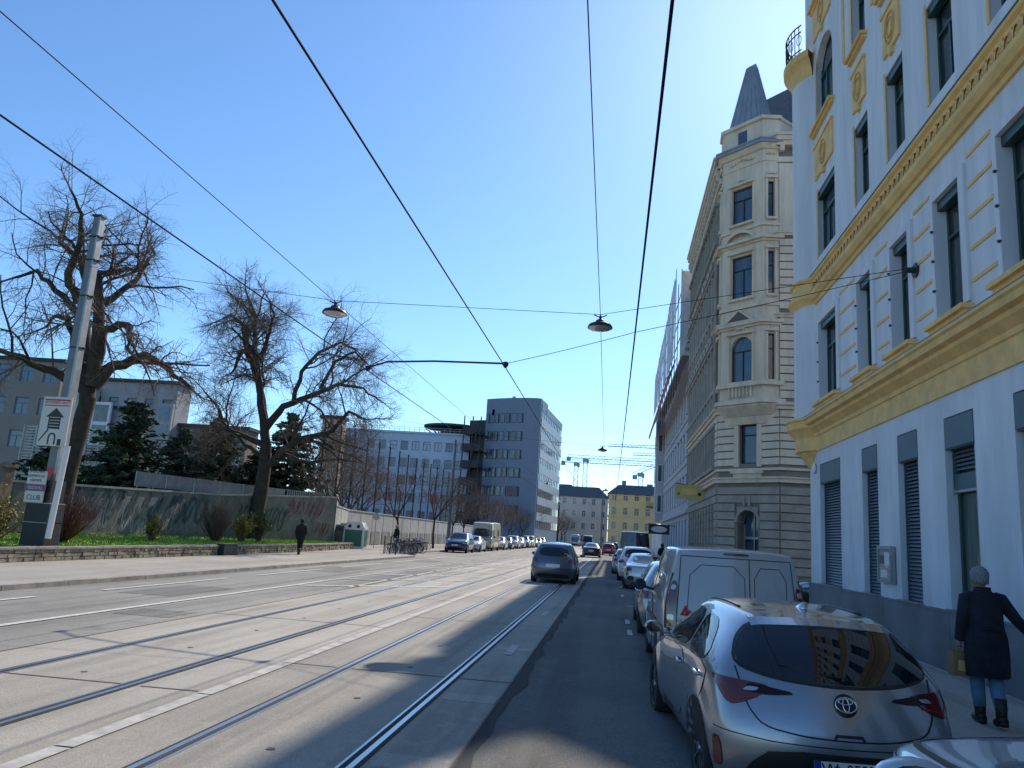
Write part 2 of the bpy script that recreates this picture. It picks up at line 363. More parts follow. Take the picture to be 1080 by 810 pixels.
rl = [(-6.13, 'outer rail of the far tram track, beside the white lane line'), (-4.66, 'inner rail of the far tram track, dull and dark'),
      (-3.13, 'bright inner rail of the near tram track, half in sunlight'), (-1.78, 'bright rail nearest the parked cars, running in the shade')]
for x, lb in rl:
    q = MB(); e = -1 if x in (-6.13, -3.13) else 1      # groove on the inner side of the track
    q.box(x - .024, x + .024, -25, 420, .0, .014, 0)
    gx = x - e * .052; q.box(gx - .02, gx + .02, -25, 420, 0, .010, 1)
    hx = x - e * .085; q.box(hx - .012, hx + .012, -25, 420, 0, .013, 0)
    ox = x + e * .045; q.box(ox - .013, ox + .013, -25, 420, 0, .010, 1)
    tag(q.build('tram_rail', [M['rail'], M['groove']]), lb, 'rail', 'grooved tram rails in the carriageway')
# painted markings
m = MB()
def stripe(x0, y0, x1, y1, wd, z=.0125, mi=0):
    d = Vector((x1 - x0, y1 - y0, 0)).normalized(); n = Vector((-d.y, d.x, 0)) * wd / 2
    m.quad((x0 - n.x, y0 - n.y, z), (x1 - n.x, y1 - n.y, z), (x1 + n.x, y1 + n.y, z), (x0 + n.x, y0 + n.y, z), mi)
y = -20.
while y < 200: stripe(-3.84, y, -3.84, y + 1.93, .15, mi=1); y += 1.96
stripe(-8.42, -20, -8.42, 22.6, .13); stripe(-8.42, 22.6, -8.5, 48, .13, mi=1)
y = -14.
while y < 46: stripe(-10.62, y, -10.62, y + 5.4, .12, mi=0); y += 7.4
for k in range(12):
    yy = 20.5 + k * 3.6; stripe(-8.3, yy, -5.0 + .12 * k, yy + 3.4, .22, mi=1 if k % 2 else 0)
stripe(-7.1, 21, -7.5, 52, .13, mi=1)
for yy in (11.5, 17.5): stripe(-1.42, yy, -1.42, yy + 1.1, .12, mi=1)
for yy in (15.5, 17.6, 26, 31): stripe(.42, yy, .42, yy + .9, .1, z=-.032, mi=1)
stripe(.4, 22.6, 1.6, 22.6, .12, z=-.045, mi=1)
for k in range(12): stripe(-9.6, 60 + k * 9, -9.6, 64 + k * 9, .13, mi=1)
for k in range(7): stripe(-7.0 + k * .9, 92, -7.0 + k * .9, 96, .45, mi=0)
struct(m, 'road_markings', [M['line'], M['line_worn']])
for nm, (x, y), lb in (('manhole_cover', (1.05, 19.0), 'round iron manhole cover beside the parked cars'),):
    q = MB(); z = .004 if x < 0 else -.055
    q.lathe([(0, z + .008), (.29, z + .008), (.30, z + .004), (.33, z + .009), (.36, z)], (x, y, 0), 28)
    for k in range(5): q.box(x - .2 + k * .09, x - .17 + k * .09, y - .15, y + .15, z + .008, z + .013)
    tag(q.build(nm, M['steel_dark']), lb, 'manhole cover')
# pavements and kerbs
KX = 2.75
def pave(name, poly, z, m_): 
    q = MB(); q.prism(poly, -.25, z); return struct(q, name, m_)
pave('right_pavement', [(KX + .14, -25), (5.5, -25), (5.5, 23.9), (KX + .14, 22.4)], .02, M['pave'])
pave('right_pavement', [(KX + .14, 39.4), (5.45, 38.2), (20, 38.2), (20, 60), (5.6, 60), (5.6, 420), (KX + .14, 420)], .02, M['pave'])
pave('left_pavement', [(-60, -25), (-11.86, -25), (-11.86, 46.5), (-13.84, 49.5), (-13.84, 420), (-60, 420)], .10, M['pave'])
def kerb_run(pts, z, name='kerb'):
    q = MB(); random.seed(len(pts) + int(z * 50))
    for (x0, y0), (x1, y1) in zip(pts, pts[1:]):
        L_ = math.hypot(x1 - x0, y1 - y0); n = max(1, min(140, int(L_ / .95))); ux, uy = (x1 - x0) / L_, (y1 - y0) / L_
        ang = math.atan2(uy, ux)
        for k in range(n):
            a = L_ * k / n; b = L_ * (k + 1) / n - .012
            q.M = Matrix.Translation((x0, y0, 0)) @ Matrix.Rotation(ang, 4, 'Z')
            o = random.uniform(-.006, .006); q.box(a, b, -.07 + o, .07 + o, -.24, z + random.uniform(-.006, .004))
    q.M = Matrix.Identity(4); return struct(q, name, M['kerb'])
kerb_run([(-11.79, -25), (-11.79, 46.5), (-13.77, 49.5), (-13.77, 170)], .105)
kerb_run([(KX + .07, -25), (KX + .07, 22.4), (5.4, 24.0)], .026)
kerb_run([(5.4, 38.1), (KX + .07, 39.4), (KX + .07, 170)], .026)
# lawn bed
LAWN = [(-16.5, -25), (-16.5, 33), (-16.9, 44), (-17.6, 51), (-40, 51), (-60, 30), (-60, -25)]
q = MB(); q.prism(LAWN, 0, .42); q.add([(-16.6, -25, .421), (-16.6, 33, .421), (-17.0, 44, .421), (-17.7, 50.9, .421), (-40, 50.9, 1.2), (-40, -25, 1.2)], [(0, 1, 4, 5), (1, 2, 3, 4)]); struct(q, 'lawn_bed', M['lawn'])
def in_poly(x, y, P):
    c = False
    for i in range(len(P)):
        (a, b), (e, f) = P[i], P[i - 1]
        if (b > y) != (f > y) and x < (e - a) * (y - b) / (f - b) + a: c = not c
    return c
random.seed(11); q = MB()
for k in range(26000):
    yy = random.uniform(12, 51); xx = -16.6 - abs(random.gauss(0, 1)) * 4
    if not in_poly(xx, yy, LAWN) or xx < -30: continue
    h = random.uniform(.03, .10) * (1.5 if random.random() < .12 else 1); a = random.uniform(0, PI); dx, dy = math.cos(a) * .035, math.sin(a) * .035
    lx, ly = random.uniform(-.05, .05), random.uniform(-.05, .05)
    gz = .41 + (-16.6 - xx) * .033; q.add([(xx - dx, yy - dy, gz), (xx + dx, yy + dy, gz), (xx + lx, yy + ly, gz + h)], [(0, 1, 2)])
tag(q.build('grass', M['blade']), 'short sunlit lawn grass behind the low stone wall', 'grass', kind='stuff')
# low rubble wall
q = MB(); random.seed(3)
pl = [(-16.35, -20), (-16.35, 33), (-16.75, 44), (-17.45, 51.5)]
for (x0, y0), (x1, y1) in zip(pl, pl[1:]):
    L_ = math.hypot(x1 - x0, y1 - y0); ang = math.atan2(y1 - y0, x1 - x0); q.M = Matrix.Translation((x0, y0, .1)) @ Matrix.Rotation(ang, 4, 'Z')
    q.box(0, L_, -.10, .13, -.05, .34, 1)
    for row in range(3):
        a = 0
        while a < L_:
            b = min(L_, a + random.uniform(.14, .34)); z0 = .0 + row * .115
            o = random.uniform(.0, .045); q.box(a + .012, b - .012, -.16 + o, -.09, z0 + .01, z0 + .108, 0); a = b
    a = 0
    while a < L_: b = min(L_, a + random.uniform(.4, .7)); q.box(a + .008, b - .008, -.17, .16, .345, .345 + random.uniform(.05, .075), 2); a = b
q.M = Matrix.Identity(4)
tag(q.build('low_stone_wall', [M['stone'], M['mortar'], M['kerb']]), 'knee-high wall of small rubble stones holding back the lawn', 'wall')

def framel(ox, oy, ang, oz=0): return Matrix.Translation((ox, oy, oz)) @ Matrix.Rotation(ang, 4, 'Z')
R90 = PI / 2
# ------------------------------------------------------------------ ochre and white corner building (right)
FX = 5.4
bl = thing('corner_building', 'white plastered corner building with ochre cornices and a rounded corner, closest on the right', 'building', (FX, 10, 0))
Mw = framel(FX, 0, R90)
inv = Matrix.Translation((-FX, -10, 0))
def bpart(mb, name, mats, parent=bl, **k):
    mb.v = [tuple(inv @ Vector(v)) for v in mb.v]; return mb.build(name, mats, parent, **k)
YE = 22.3; TOP = 21.4
bays = [(19.45, 21.3), (16.78, 17.8), (14.62, 15.63), (12.4, 13.48)] + [(10.1 - 2.2 * k, 11.2 - 2.2 * k) for k in range(9)]
gops = [(a, b, .95, 4.05) for a, b in bays]; fops = []
for i, (a, b) in enumerate(bays): fops.append((a + (.02 if i else .0), b - (.05 if i else .2), 5.72, 7.88))
flo = [(9.78, 11.72), (13.7, 15.75), (17.7, 19.6)]
q = MB(Mw)
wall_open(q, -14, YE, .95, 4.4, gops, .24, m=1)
up = list(fops)
for z0, z1 in flo:
    for i, (a, b) in enumerate(bays): up.append((a + .02, b - .02, z0, z1 + (.35 if i == 0 and z0 > 13 else 0)))
wall_open(q, -14, YE, 4.4, TOP, up, .26, m=0)
q.M = Matrix.Identity(4)
q.box(FX + .3, 22, -14, 23.3, 0, TOP - .05, 2)             # body behind the openings
q.box(FX + .02, FX + .31, -14.02, -14.3, 0, TOP, 0)
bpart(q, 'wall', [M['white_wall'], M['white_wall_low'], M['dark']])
q = MB(); a0, a1 = math.radians(88), math.radians(265)
q.box(6.6, 22.05, 23.32, 23.5, 4.2, TOP - .06); q.box(5.65, 22.05, 22.9, 23.34, 0, 4.3); bpart(q, 'side_wall', M['white_wall'])
q = MB(Mw); 
for i in range(12):
    z0 = .0; a = -14 + i * 3.05; b = min(YE + .05, a + 3.04); q.box(a, b, 0, .06, 0, .93)
    if i == 11: q.box(b, YE + .05, 0, .06, 0, .93)
q.box(-14, YE + .05, .0, .075, .93, .965); bpart(q, 'plinth', M['granite'])
# ground floor windows with roller boxes and shutters
for i, (a, b) in enumerate(bays):
    f = MB(Mw); f.box(a + .003, b - .003, -.16, -.02, 3.52, 4.045); f.box(a + .02, b - .02, -.02, .005, 3.54, 4.02)
    wd = bpart(f, 'shutter_box', M['teal'])
    half = i == 3 or i == 4
    zb = .97 if not half else 2.9
    sl = MB(Mw); z = 3.5
    while z > zb + (.0 if not half else .28):
        sl.add([(a + .09, -.155, z), (b - .05, -.155, z), (b - .05, -.115, z - .052), (a + .09, -.115, z - .052)], [(0, 1, 2, 3)])
        z -= .068
    sl.box(a + .07, a + .092, -.17, -.10, zb, 3.52, 1); sl.box(b - .052, b - .03, -.17, -.10, zb, 3.52, 1)
    if half: sl.box(a + .06, b - .03, -.16, -.11, 2.86, 3.12, 1); sl.box(a + .06, b - .03, -.17, -.09, 2.82, 2.86, 2)
    bpart(sl, 'roller_shutter', [M['slat'], M['teal'], M['steel_light']])
    f = MB(Mw); f.box(a + .003, a + .10, -.235, -.17, .95, 3.6); f.box(b - .08, b - .003, -.235, -.17, .95, 3.6); f.box(a + .10, b - .08, -.235, -.17, .95, 1.03)
    f.box(a + .03, a + .07, -.17, -.02, .955, 3.5, 1); f.box(a + .34, a + .41, -.235, -.165, 1.03, 3.6)
    f.box(a - .02, b + .02, -.05, .09, .925 + .045, .99, 1)
    fo = bpart(f, 'window', [M['green_frame'], M['steel_light']])
    p = MB(Mw); p.quad((a + .05, -.215, 1.0), (b - .05, -.215, 1.0), (b - .05, -.215, 3.6), (a + .05, -.215, 3.6)); bpart(p, 'pane', M['glass_green'] if half else M['dark'], fo)
def cornice(mb, u0, u1, prof, m=0, Mx=None):
    """run a (outward, z) profile along the wall"""
    for (w0, z0), (w1, z1) in zip(prof, prof[1:]): mb.quad((u0, w0, z0), (u1, w0, z0), (u1, w1, z1), (u0, w1, z1), m)
P1 = [(0, 4.42), (.035, 4.42), (.04, 4.80), (.07, 4.82), (.08, 4.90), (.15, 4.96), (.22, 5.02), (.23, 5.09), (.33, 5.12), (.35, 5.22), (.39, 5.25), (.39, 5.30), (0, 5.36)]
P2 = [(0, 8.52), (.05, 8.52), (.07, 8.60), (.13, 8.62), (.20, 8.72), (.21, 8.80), (.10, 8.86), (.09, 9.20), (.15, 9.24), (.16, 9.30), (0, 9.33)]
q = MB(Mw); cornice(q, -14, YE + .1, P1); q.box(-14, YE + .1, .0, .395, 5.302, 5.32, 1); bpart(q, 'string_course', [M['yellow'], M['steel']], smooth=False)
q = MB(Mw); cornice(q, -14, YE + .1, P2); q.box(-14, YE + .1, 0, .18, 9.302, 9.32, 2)
u = -13.8
while u < YE - .3:       # relief of joined arches
    for k in range(9):
        g0, g1 = PI * k / 9, PI * (k + 1) / 9; c = u + .13
        for rr, ww in ((.12, .03),):
            q.add([(c + math.cos(g0) * rr, .092, 8.9 + math.sin(g0) * .24), (c + math.cos(g1) * rr, .092, 8.9 + math.sin(g1) * .24), (c + math.cos(g1) * (rr - .035), .125, 8.9 + math.sin(g1) * .18), (c + math.cos(g0) * (rr - .035), .125, 8.9 + math.sin(g0) * .18)], [(0, 1, 2, 3)], 1)
    q.lathe([(0, -.05), (.035, -.02), (.035, .03), (0, .06)], (u + .13, .10, 8.94), 6, m=1); q.lathe([(0, -.03), (.025, 0), (0, .04)], (u + .0, .10, 9.12), 6, m=1); u += .26
bpart(q, 'relief_cornice', [M['yellow'], M['yellow_dark'], M['steel']])
q = MB(Mw); q.box(-14, YE + .1, 0, .55, TOP, TOP + .25, 0); q.box(-14, YE + .1, 0, .3, TOP - .5, TOP, 0); bpart(q, 'eaves_cornice', M['yellow'])
# first-floor banding between the windows
edges = [-14] + [x for a, b in sorted(bays) for x in (a - .24, b + .16)] + [YE + .1]
for k in range(0, len(edges), 2):
    a, b = edges[k], edges[k + 1]
    if b - a < .1: continue
    for z in (5.98, 6.50, 7.02, 7.54, 8.06): q = MB(Mw); q.box(a, b, .0, .02, z, z + .06); bpart(q, 'band', M['yellow'])
for i, (a, b, c, d) in enumerate(fops):
    q = MB(Mw)
    q.box(a - .2, a, 0, .05, c, d + .14); q.box(b, b + .12, 0, .05, c, d + .14); q.box(a, b, 0, .05, d, d + .14)
    bpart(q, 'window_surround', M['white_wall'])
    for z0, z1 in flo:
        e = .35 if i == 0 and z0 > 13 else 0
        q = MB(Mw); q.box(b + .0, b + .09, 0, .02, z0, z1 + e + .1); bpart(q, 'window_surround', M['yellow'])
for i, (a, b, c, d) in enumerate(fops):
    q = MB(Mw); q.box(a - .26, b + .2, .0, .20, 5.58, 5.66); q.box(a - .22, b + .16, .0, .13, 5.48, 5.58); q.box(a - .18, b + .12, 0, .07, 5.40, 5.48)
    bpart(q, 'sill', M['yellow'])
for i, (a, b, c, d) in enumerate(fops):
    def ex(f, a=a, b=b, c=c, d=d):
        f.box(a + .01, b - .01, -.18, -.03, d - .17, d - .004, 0)
        for zz in (.25, .5, .75): f.tube([(b + .02, .04, c + (d - c) * zz), (b + .02, .09, c + (d - c) * zz)], .025, 6)
    window_unit(bl, inv @ Mw, a, b, c, d, -.24, M['green_frame'], M['glass'], extra=ex, mull=2 if i == 0 else 1)
for fl, (z0, z1) in enumerate(flo):
    for i, (a, b) in enumerate(bays):
        e = .35 if i == 0 and fl == 1 else 0
        def ex(f, a=a, b=b, d=z1 + e): f.box(a + .03, b - .03, -.18, -.03, d - .17, d - .004, 0)
        window_unit(bl, inv @ Mw, a + .02, b - .02, z0, z1 + e, -.24, M['green_frame'], M['glass'] if i else M['glass_blue'], extra=ex if not e else None, mull=2 if i == 0 else 1)
for fl, (z0, z1) in enumerate(flo):
    for i, (a, b) in enumerate(bays):
        if fl > 0:
            q = MB(Mw); q.box(a - .12, b + .12, 0, .16, z0 - .12, z0 - .05); q.box(a - .08, b + .08, 0, .09, z0 - .20, z0 - .12); bpart(q, 'sill', M['yellow'])
        q = MB(Mw)
        e = .35 if i == 0 and fl == 1 else 0
        q.box(a + .05, b - .05, 0, .05, z1 + e + .4, z1 + e + 1.35); q.box(a + .02, b - .02, 0, .08, z1 + e + 1.35, z1 + e + 1.42)
        q.box((a + b) / 2 - .08, (a + b) / 2 + .08, .0, .08, z1 + e + .25, z1 + e + .4)
        bpart(q, 'ornament_panel', M['yellow'])
        if i and fl == 0: q = MB(Mw); q.box(b + .55, b + .70, 0, .03, 14.0, 16.6); bpart(q, 'wall_strip', M['yellow'])
for fl, (z0, z1) in enumerate(flo):
    for i, (a, b) in enumerate(bays):
        q = MB(Mw); e = .35 if i == 0 and fl == 1 else 0; c = (a + b) / 2; zc = z1 + e + .87
        for rr in (.26, .16):
            pts = [(c + math.cos(g * PI / 8) * rr, .06, zc + math.sin(g * PI / 8) * rr * 1.3) for g in range(17)]
            q.tube(pts, .022, 5, cap=False)
        if i < 8: bpart(q, 'ornament_relief', M['yellow_dark'])
# arched head over the corner window
q = MB(Mw); a, b = bays[0]; a += .02; b -= .02; z1 = 16.1; n = 10
for s_ in (0, 1):
    for k in range(n):
        x0 = k / n; x1 = (k + 1) / n; hh = lambda x: z1 - .75 * (1 - math.sqrt(max(0, 1 - (1 - x) ** 2)))
        h = (b - a) / 2
        ua, ub = (a + x0 * h, a + x1 * h) if s_ == 0 else (b - x0 * h, b - x1 * h)
        q.add([(ua, -.001, hh(x0)), (ub, -.001, hh(x1)), (ub, -.001, z1 + .01), (ua, -.001, z1 + .01), (ua, -.2, hh(x0)), (ub, -.2, hh(x1))], [(0, 1, 2, 3), (0, 1, 5, 4)])
bpart(q, 'window_arch', M['white_wall'])
# rounded corner turret with corbel, rings and balcony
TC = (6.08, 22.25); TR = 1.08
aa, ab = math.radians(85), math.radians(232)
q = MB(); q.lathe([(TR, 5.3), (TR, 15.6)], (*TC, 0), 24, a0=aa, a1=ab); q.lathe([(TR - .42, 0), (TR - .42, 4.4)], (*TC, 0), 20, a0=math.radians(80), a1=math.radians(190))
bpart(q, 'turret', M['white_wall'], smooth=True)
q = MB(); 
q.lathe([(.44, 3.35), (.52, 3.5), (.62, 3.62), (.64, 3.95), (.8, 4.2), (.98, 4.42), (1.06, 4.45), (1.07, 4.8), (1.1, 4.85), (1.2, 4.98), (1.28, 5.05), (1.3, 5.22), (1.34, 5.25), (1.34, 5.3), (1.0, 5.36)], (*TC, 0), 26, a0=aa, a1=math.radians(229))
bpart(q, 'turret_corbel', M['yellow'], smooth=True, autosmooth=.5); q = MB()
q.lathe([(TR, 8.52), (1.08, 8.54), (1.12, 8.62), (1.22, 8.72), (1.23, 8.8), (1.12, 8.86), (1.11, 9.2), (1.17, 9.24), (1.19, 9.3), (1.0, 9.34)], (*TC, 0), 26, a0=aa, a1=math.radians(229))
bpart(q, 'turret_ring', M['yellow'], smooth=True, autosmooth=.5); q = MB()
q.lathe([(TR, 15.4), (1.06, 15.5), (1.1, 15.75), (1.22, 16.05), (1.32, 16.15), (1.33, 16.35), (.2, 16.38)], (*TC, 0), 26, a0=aa, a1=math.radians(229))
bpart(q, 'balcony_floor', M['yellow'], smooth=True, autosmooth=.5)
q = MB(); q.lathe([(0, .0), (.13, .0), (.15, .03), (.12, .05), (0, .06)], (0, 0, 0), 20, axis='x')
q.v = [(5.38 - x, 21.72 + y_, 3.98 + z) for x, y_, z in q.v]; bpart(q, 'wall_lamp', M['white'], smooth=True)
q = MB()
for k in range(17):
    g = math.radians(85 + k * 8); x, y_ = TC[0] + 1.25 * math.cos(g), TC[1] + 1.25 * math.sin(g)
    q.tube([(x, y_, 16.37), (x, y_, 17.3)], .014, 5)
    if k % 2 == 0:
        q.tube([(x + .09 * math.cos(u_) * math.sin(g), y_ - .09 * math.cos(u_) * math.cos(g), 16.85 + .16 * math.sin(u_)) for u_ in [i_ * PI / 5 for i_ in range(11)]], .012, 4, cap=False)
for z in (16.5, 17.1, 17.32): q.tube([(TC[0] + 1.25 * math.cos(math.radians(g)), TC[1] + 1.25 * math.sin(math.radians(g)), z) for g in range(85, 222, 6)], .02, 6)
bpart(q, 'balcony_railing', M['steel_dark'])
# things fixed to it
c = thing('display_case', 'small glazed notice case screwed to the wall between two shutters', 'display case', (FX - .02, 16.25, 1.25))
q = MB(); q.box(-.09, .0, -.38, .38, 0, .06); q.box(-.09, 0, -.38, .38, .64, .70); q.box(-.09, 0, -.38, -.32, .06, .64); q.box(-.09, 0, .32, .38, .06, .64); q.build('case_frame', M['steel_light'], c)
q = MB(); q.quad((-.07, -.32, .06), (-.07, .32, .06), (-.07, .32, .64), (-.07, -.32, .64)); q.build('pane', glass_mat('case_glass', (.20, .24, .24), .15), c)
q = MB(); q.box(-.074, -.072, -.27, .0, .32, .58, 0); q.box(-.074, -.072, .05, .27, .36, .52, 1); q.box(-.074, -.072, -.15, .24, .10, .24, 0); q.build('notice', [M['plate'], M['graf_b']], c)
c = thing('wall_bracket', 'iron wall rosette on the white facade from which the span cables run', 'bracket', (FX, 14.35, 6.97))
q = MB(); q.lathe([(0, 0), (.14, 0), (.14, .03), (.06, .05), (.05, .2), (0, .2)], (0, 0, 0), 14, axis='x'); q.v = [(-x, y_, z) for x, y_, z in q.v]; q.build('rosette', M['steel_dark'], c, smooth=True, autosmooth=.5)
q = MB(); q.tube([(-.2 + .0, math.cos(g * PI / 5) * .06, math.sin(g * PI / 5) * .06) for g in range(11)], .018, 5); q.build('eye_bolt', M['steel_dark'], c)

# ------------------------------------------------------------------ cream building with the corner tower
TX, TY = 5.5, 42.2
tb = thing('tower_building', 'cream stone corner building with an oriel and a pointed slate spire', 'building', (TX, TY, 0))
invT = Matrix.Translation((-TX, -TY, 0))
def tpart(mb, name, mats, parent=tb, **k):
    mb.v = [tuple(invT @ Vector(v)) for v in mb.v]; return mb.build(name, mats, parent, **k)
Ms = framel(TX, 0, R90)                            # street side: u = y
CHX, CHY = 8.15, 39.6
cl = math.hypot(CHX - TX, TY - CHY); can = math.atan2(TY - CHY, TX - CHX)
Mc = framel(CHX, CHY, can)                         # chamfer: u runs from the side street towards the street
Mk = framel(24, CHY, PI)                           # side-street front: u = 24 - x, outward -Y
TT = 24.0; YF = 58.2
fl = [(6.07, 8.15), (10.3, 12.7), (14.85, 17.2), (19.1, 21.15)]
q = MB(Ms); so = []; wy = [TY + 1.1 + 1.42 * k for k in range(11)]
for a in wy:
    for z0, z1 in fl: so.append((a, a + .72, z0, z1))
    so.append((a, a + .8, .9, 3.9))
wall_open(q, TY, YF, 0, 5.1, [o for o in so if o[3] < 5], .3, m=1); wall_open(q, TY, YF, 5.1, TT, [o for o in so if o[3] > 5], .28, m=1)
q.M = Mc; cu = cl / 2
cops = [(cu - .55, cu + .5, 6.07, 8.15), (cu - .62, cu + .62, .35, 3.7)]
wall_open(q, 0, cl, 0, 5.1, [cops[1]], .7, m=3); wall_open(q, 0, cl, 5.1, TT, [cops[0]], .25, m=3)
q.M = Mk; ko = []
for k in range(4):
    for z0, z1 in fl[1:]: ko.append((24 - 12.3 - k * 2.6, 24 - 11.2 - k * 2.6, z0, z1))
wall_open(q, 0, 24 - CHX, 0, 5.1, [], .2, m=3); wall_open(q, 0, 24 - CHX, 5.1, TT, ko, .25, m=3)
q.M = Matrix.Identity(4)
q.prism([(TX + .35, TY + .3), (CHX + .3, CHY + .85), (CHX + .8, CHY + .35), (24, CHY + .35), (24, YF), (TX + .35, YF)], 0, TT - .02, 2)
q.box(TX, 24, YF, YF + .05, 0, TT, 0)
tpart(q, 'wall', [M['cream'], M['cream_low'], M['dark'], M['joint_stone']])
# rusticated courses
q = MB()
def courses(Mx, u0, u1, z0, z1, st, skip, m=0, pr=.09):
    q.M = Mx; z = z0
    while z < z1 - .05:
        segs = [(u0, u1)]
        for a, b, c_, d in skip:
            if c_ - .02 < z + st * .5 < d + .02:
                ns = []
                for s0, s1 in segs:
                    if b <= s0 or a >= s1: ns.append((s0, s1)); continue
                    if a > s0: ns.append((s0, a))
                    if b < s1: ns.append((b, s1))
                segs = ns
        for s0, s1 in segs:
            if s1 - s0 > .06: q.box(s0 + .004, s1 - .004, 0, pr, z + .035, z + st - .035, m)
        z += st
gsk = [(cops[1][0] - .12, cops[1][1] + .12, .3, 3.85), (cops[0][0] - .28, cops[0][1] + .28, 5.7, 8.4)]
q.M = Mk; q.box(0, 24 - CHX, 0, .05, 18.25, 22.15, 0); q.box(0, 24 - CHX, 0, .06, 8.62, 8.74, 0); q.M = Mc
for z0, z1 in ((.6, 4.9),): courses(Mc, 0, cl, z0, z1, .43, gsk, 1); courses(Mk, 0, 24 - CHX, z0, z1, .43, [], 1)
courses(Mc, 0, cl, 5.95, 8.6, .40, gsk); courses(Mk, 0, 24 - CHX, 5.95, 8.6, .40, [])
for z0, z1 in ((9.3, 13.6), (14.0, 17.9)): courses(Mk, 0, 24 - CHX, z0, z1, .43, [(o[0] - .25, o[1] + .25, o[2] - .3, o[3] + .5) for o in ko])
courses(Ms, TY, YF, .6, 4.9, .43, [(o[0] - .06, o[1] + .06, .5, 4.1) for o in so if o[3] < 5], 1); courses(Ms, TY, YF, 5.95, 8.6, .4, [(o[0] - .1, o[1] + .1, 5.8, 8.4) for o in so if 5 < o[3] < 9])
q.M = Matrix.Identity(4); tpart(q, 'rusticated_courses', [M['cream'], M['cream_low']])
# belts and cornices round all three fronts
def belt(z0, z1, pr, m=0, q=None):
    for Mx, u0, u1 in ((Ms, TY - pr * .4, YF), (Mc, -pr * .4, cl + pr * .4), (Mk, 0, 24 - CHX + pr * .4)): q.M = Mx; q.box(u0, u1, .0, pr, z0, z1, m)
q = MB()
for z0, z1, pr in ((5.08, 5.28, .22), (5.28, 5.36, .3), (5.7, 5.82, .12), (8.75, 8.95, .2), (8.95, 9.05, .32), (9.05, 9.12, .24), (13.55, 13.68, .18), (18.0, 18.12, .22), (13.68, 13.75, .25), (18.12, 18.2, .28)): belt(z0, z1, pr, 0, q)
q.M = Matrix.Identity(4); tpart(q, 'belt_course', M['cream'])
q = MB()
for z0, z1, pr in ((22.2, 22.5, .12), (23.1, 23.35, .3), (23.35, 23.6, .42), (23.6, 23.75, .5)): belt(z0, z1, pr, 0, q)
q.M = Ms; u = TY
while u < YF: q.box(u, u + .22, .1, .38, 22.75, 23.1); q.box(u, u + .22, .1, .3, 22.45, 22.75); u += .71
q.M = Mk; u = 0
while u < 24 - CHX: q.box(u, u + .22, .1, .38, 22.75, 23.1); u += .71
q.M = Matrix.Identity(4); tpart(q, 'eaves_cornice', M['cream'])
# window hoods, pilasters and balusters on the street side
for a in wy:
    for j, (z0, z1) in enumerate(fl):
        q = MB(Ms)
        q.box(a - .16, a - .02, .0, .16, z0, z1 + .05); q.box(a + .74, a + .88, .0, .16, z0, z1 + .05)
        q.box(a - .24, a + .96, 0, .28 if j else .18, z1 + .1, z1 + .3); q.box(a - .24, a + .96, 0, .24, z0 - .2, z0)
        if j in (1, 2): q.add([(a - .26, .0, z1 + .3), (a + .98, .0, z1 + .3), (a + .36, .0, z1 + .85), (a - .26, .36, z1 + .3), (a + .98, .36, z1 + .3), (a + .36, .36, z1 + .85)], [(3, 4, 5), (0, 3, 5, 2), (1, 2, 5, 4), (0, 1, 4, 3)])
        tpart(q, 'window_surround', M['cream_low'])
    q = MB(Ms)
    for k in range(4): q.lathe([(.03, 9.15), (.07, 9.3), (.03, 9.6), (.06, 9.8), (.05, 9.85)], (a + .05 + k * .2, .15, 0), 6)
    q.lathe([(.12, 9.15), (.11, 13.3), (.17, 13.5)], (a - .35, .14, 0), 8); q.lathe([(.12, 13.8), (.11, 17.7), (.17, 17.95)], (a - .35, .14, 0), 8)
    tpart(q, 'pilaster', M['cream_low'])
for a in wy:
    for z0, z1 in fl: window_unit(tb, invT @ Ms, a, a + .72, z0, z1, -.24, M['white'], M['glass'], sub=False)
    window_unit(tb, invT @ Ms, a, a + .8, .9, 3.9, -.24, M['steel_dark'], M['glass'], sub=False, name='shop_window')
for (a, b, c_, d) in ko[:9]: window_unit(tb, invT @ Mk, a, b, c_, d, -.2, M['steel_dark'], M['glass'], sub=False)
window_unit(tb, invT @ Mc, *cops[0], -.22, M['steel_dark'], M['glass_blue'], mull=0, trans=.72)
q = MB(Mc)
for a, b in ((cops[0][0] - .3, cops[0][0] - .03), (cops[0][1] + .03, cops[0][1] + .3)): q.box(a, b, 0, .12, 5.9, 8.35)
q.box(cops[0][0] - .4, cops[0][1] + .4, 0, .2, 8.35, 8.5); q.box(cops[0][0] - .4, cops[0][1] + .4, .0, .28, 5.55, 5.7); q.box(cops[0][0] - .3, cops[0][1] + .3, 0, .16, 5.36, 5.55)
tpart(q, 'window_surround', M['cream'])
# arched doorway
q = MB(Mc); a, b = cops[1][0], cops[1][1]; rr = (b - a) / 2; c0 = (a + b) / 2; zs_ = 3.7 - rr; n = 14
for k in range(n):
    g0, g1 = PI * k / n, PI * (k + 1) / n
    p0, p1 = (c0 + rr * math.cos(g0), zs_ + rr * math.sin(g0)), (c0 + rr * math.cos(g1), zs_ + rr * math.sin(g1))
    q.add([(p0[0], .055, p0[1]), (p1[0], .055, p1[1]), (p1[0], .055, 3.86), (p0[0], .055, 3.86), (p0[0], -.65, p0[1]), (p1[0], -.65, p1[1])], [(0, 1, 2, 3), (0, 1, 5, 4)])
    o0, o1 = (c0 + (rr + .16) * math.cos(g0), zs_ + (rr + .16) * math.sin(g0)), (c0 + (rr + .16) * math.cos(g1), zs_ + (rr + .16) * math.sin(g1))
    q.add([(p0[0], .09, p0[1]), (p1[0], .09, p1[1]), (o1[0], .09, o1[1]), (o0[0], .09, o0[1])], [(0, 1, 2, 3)])
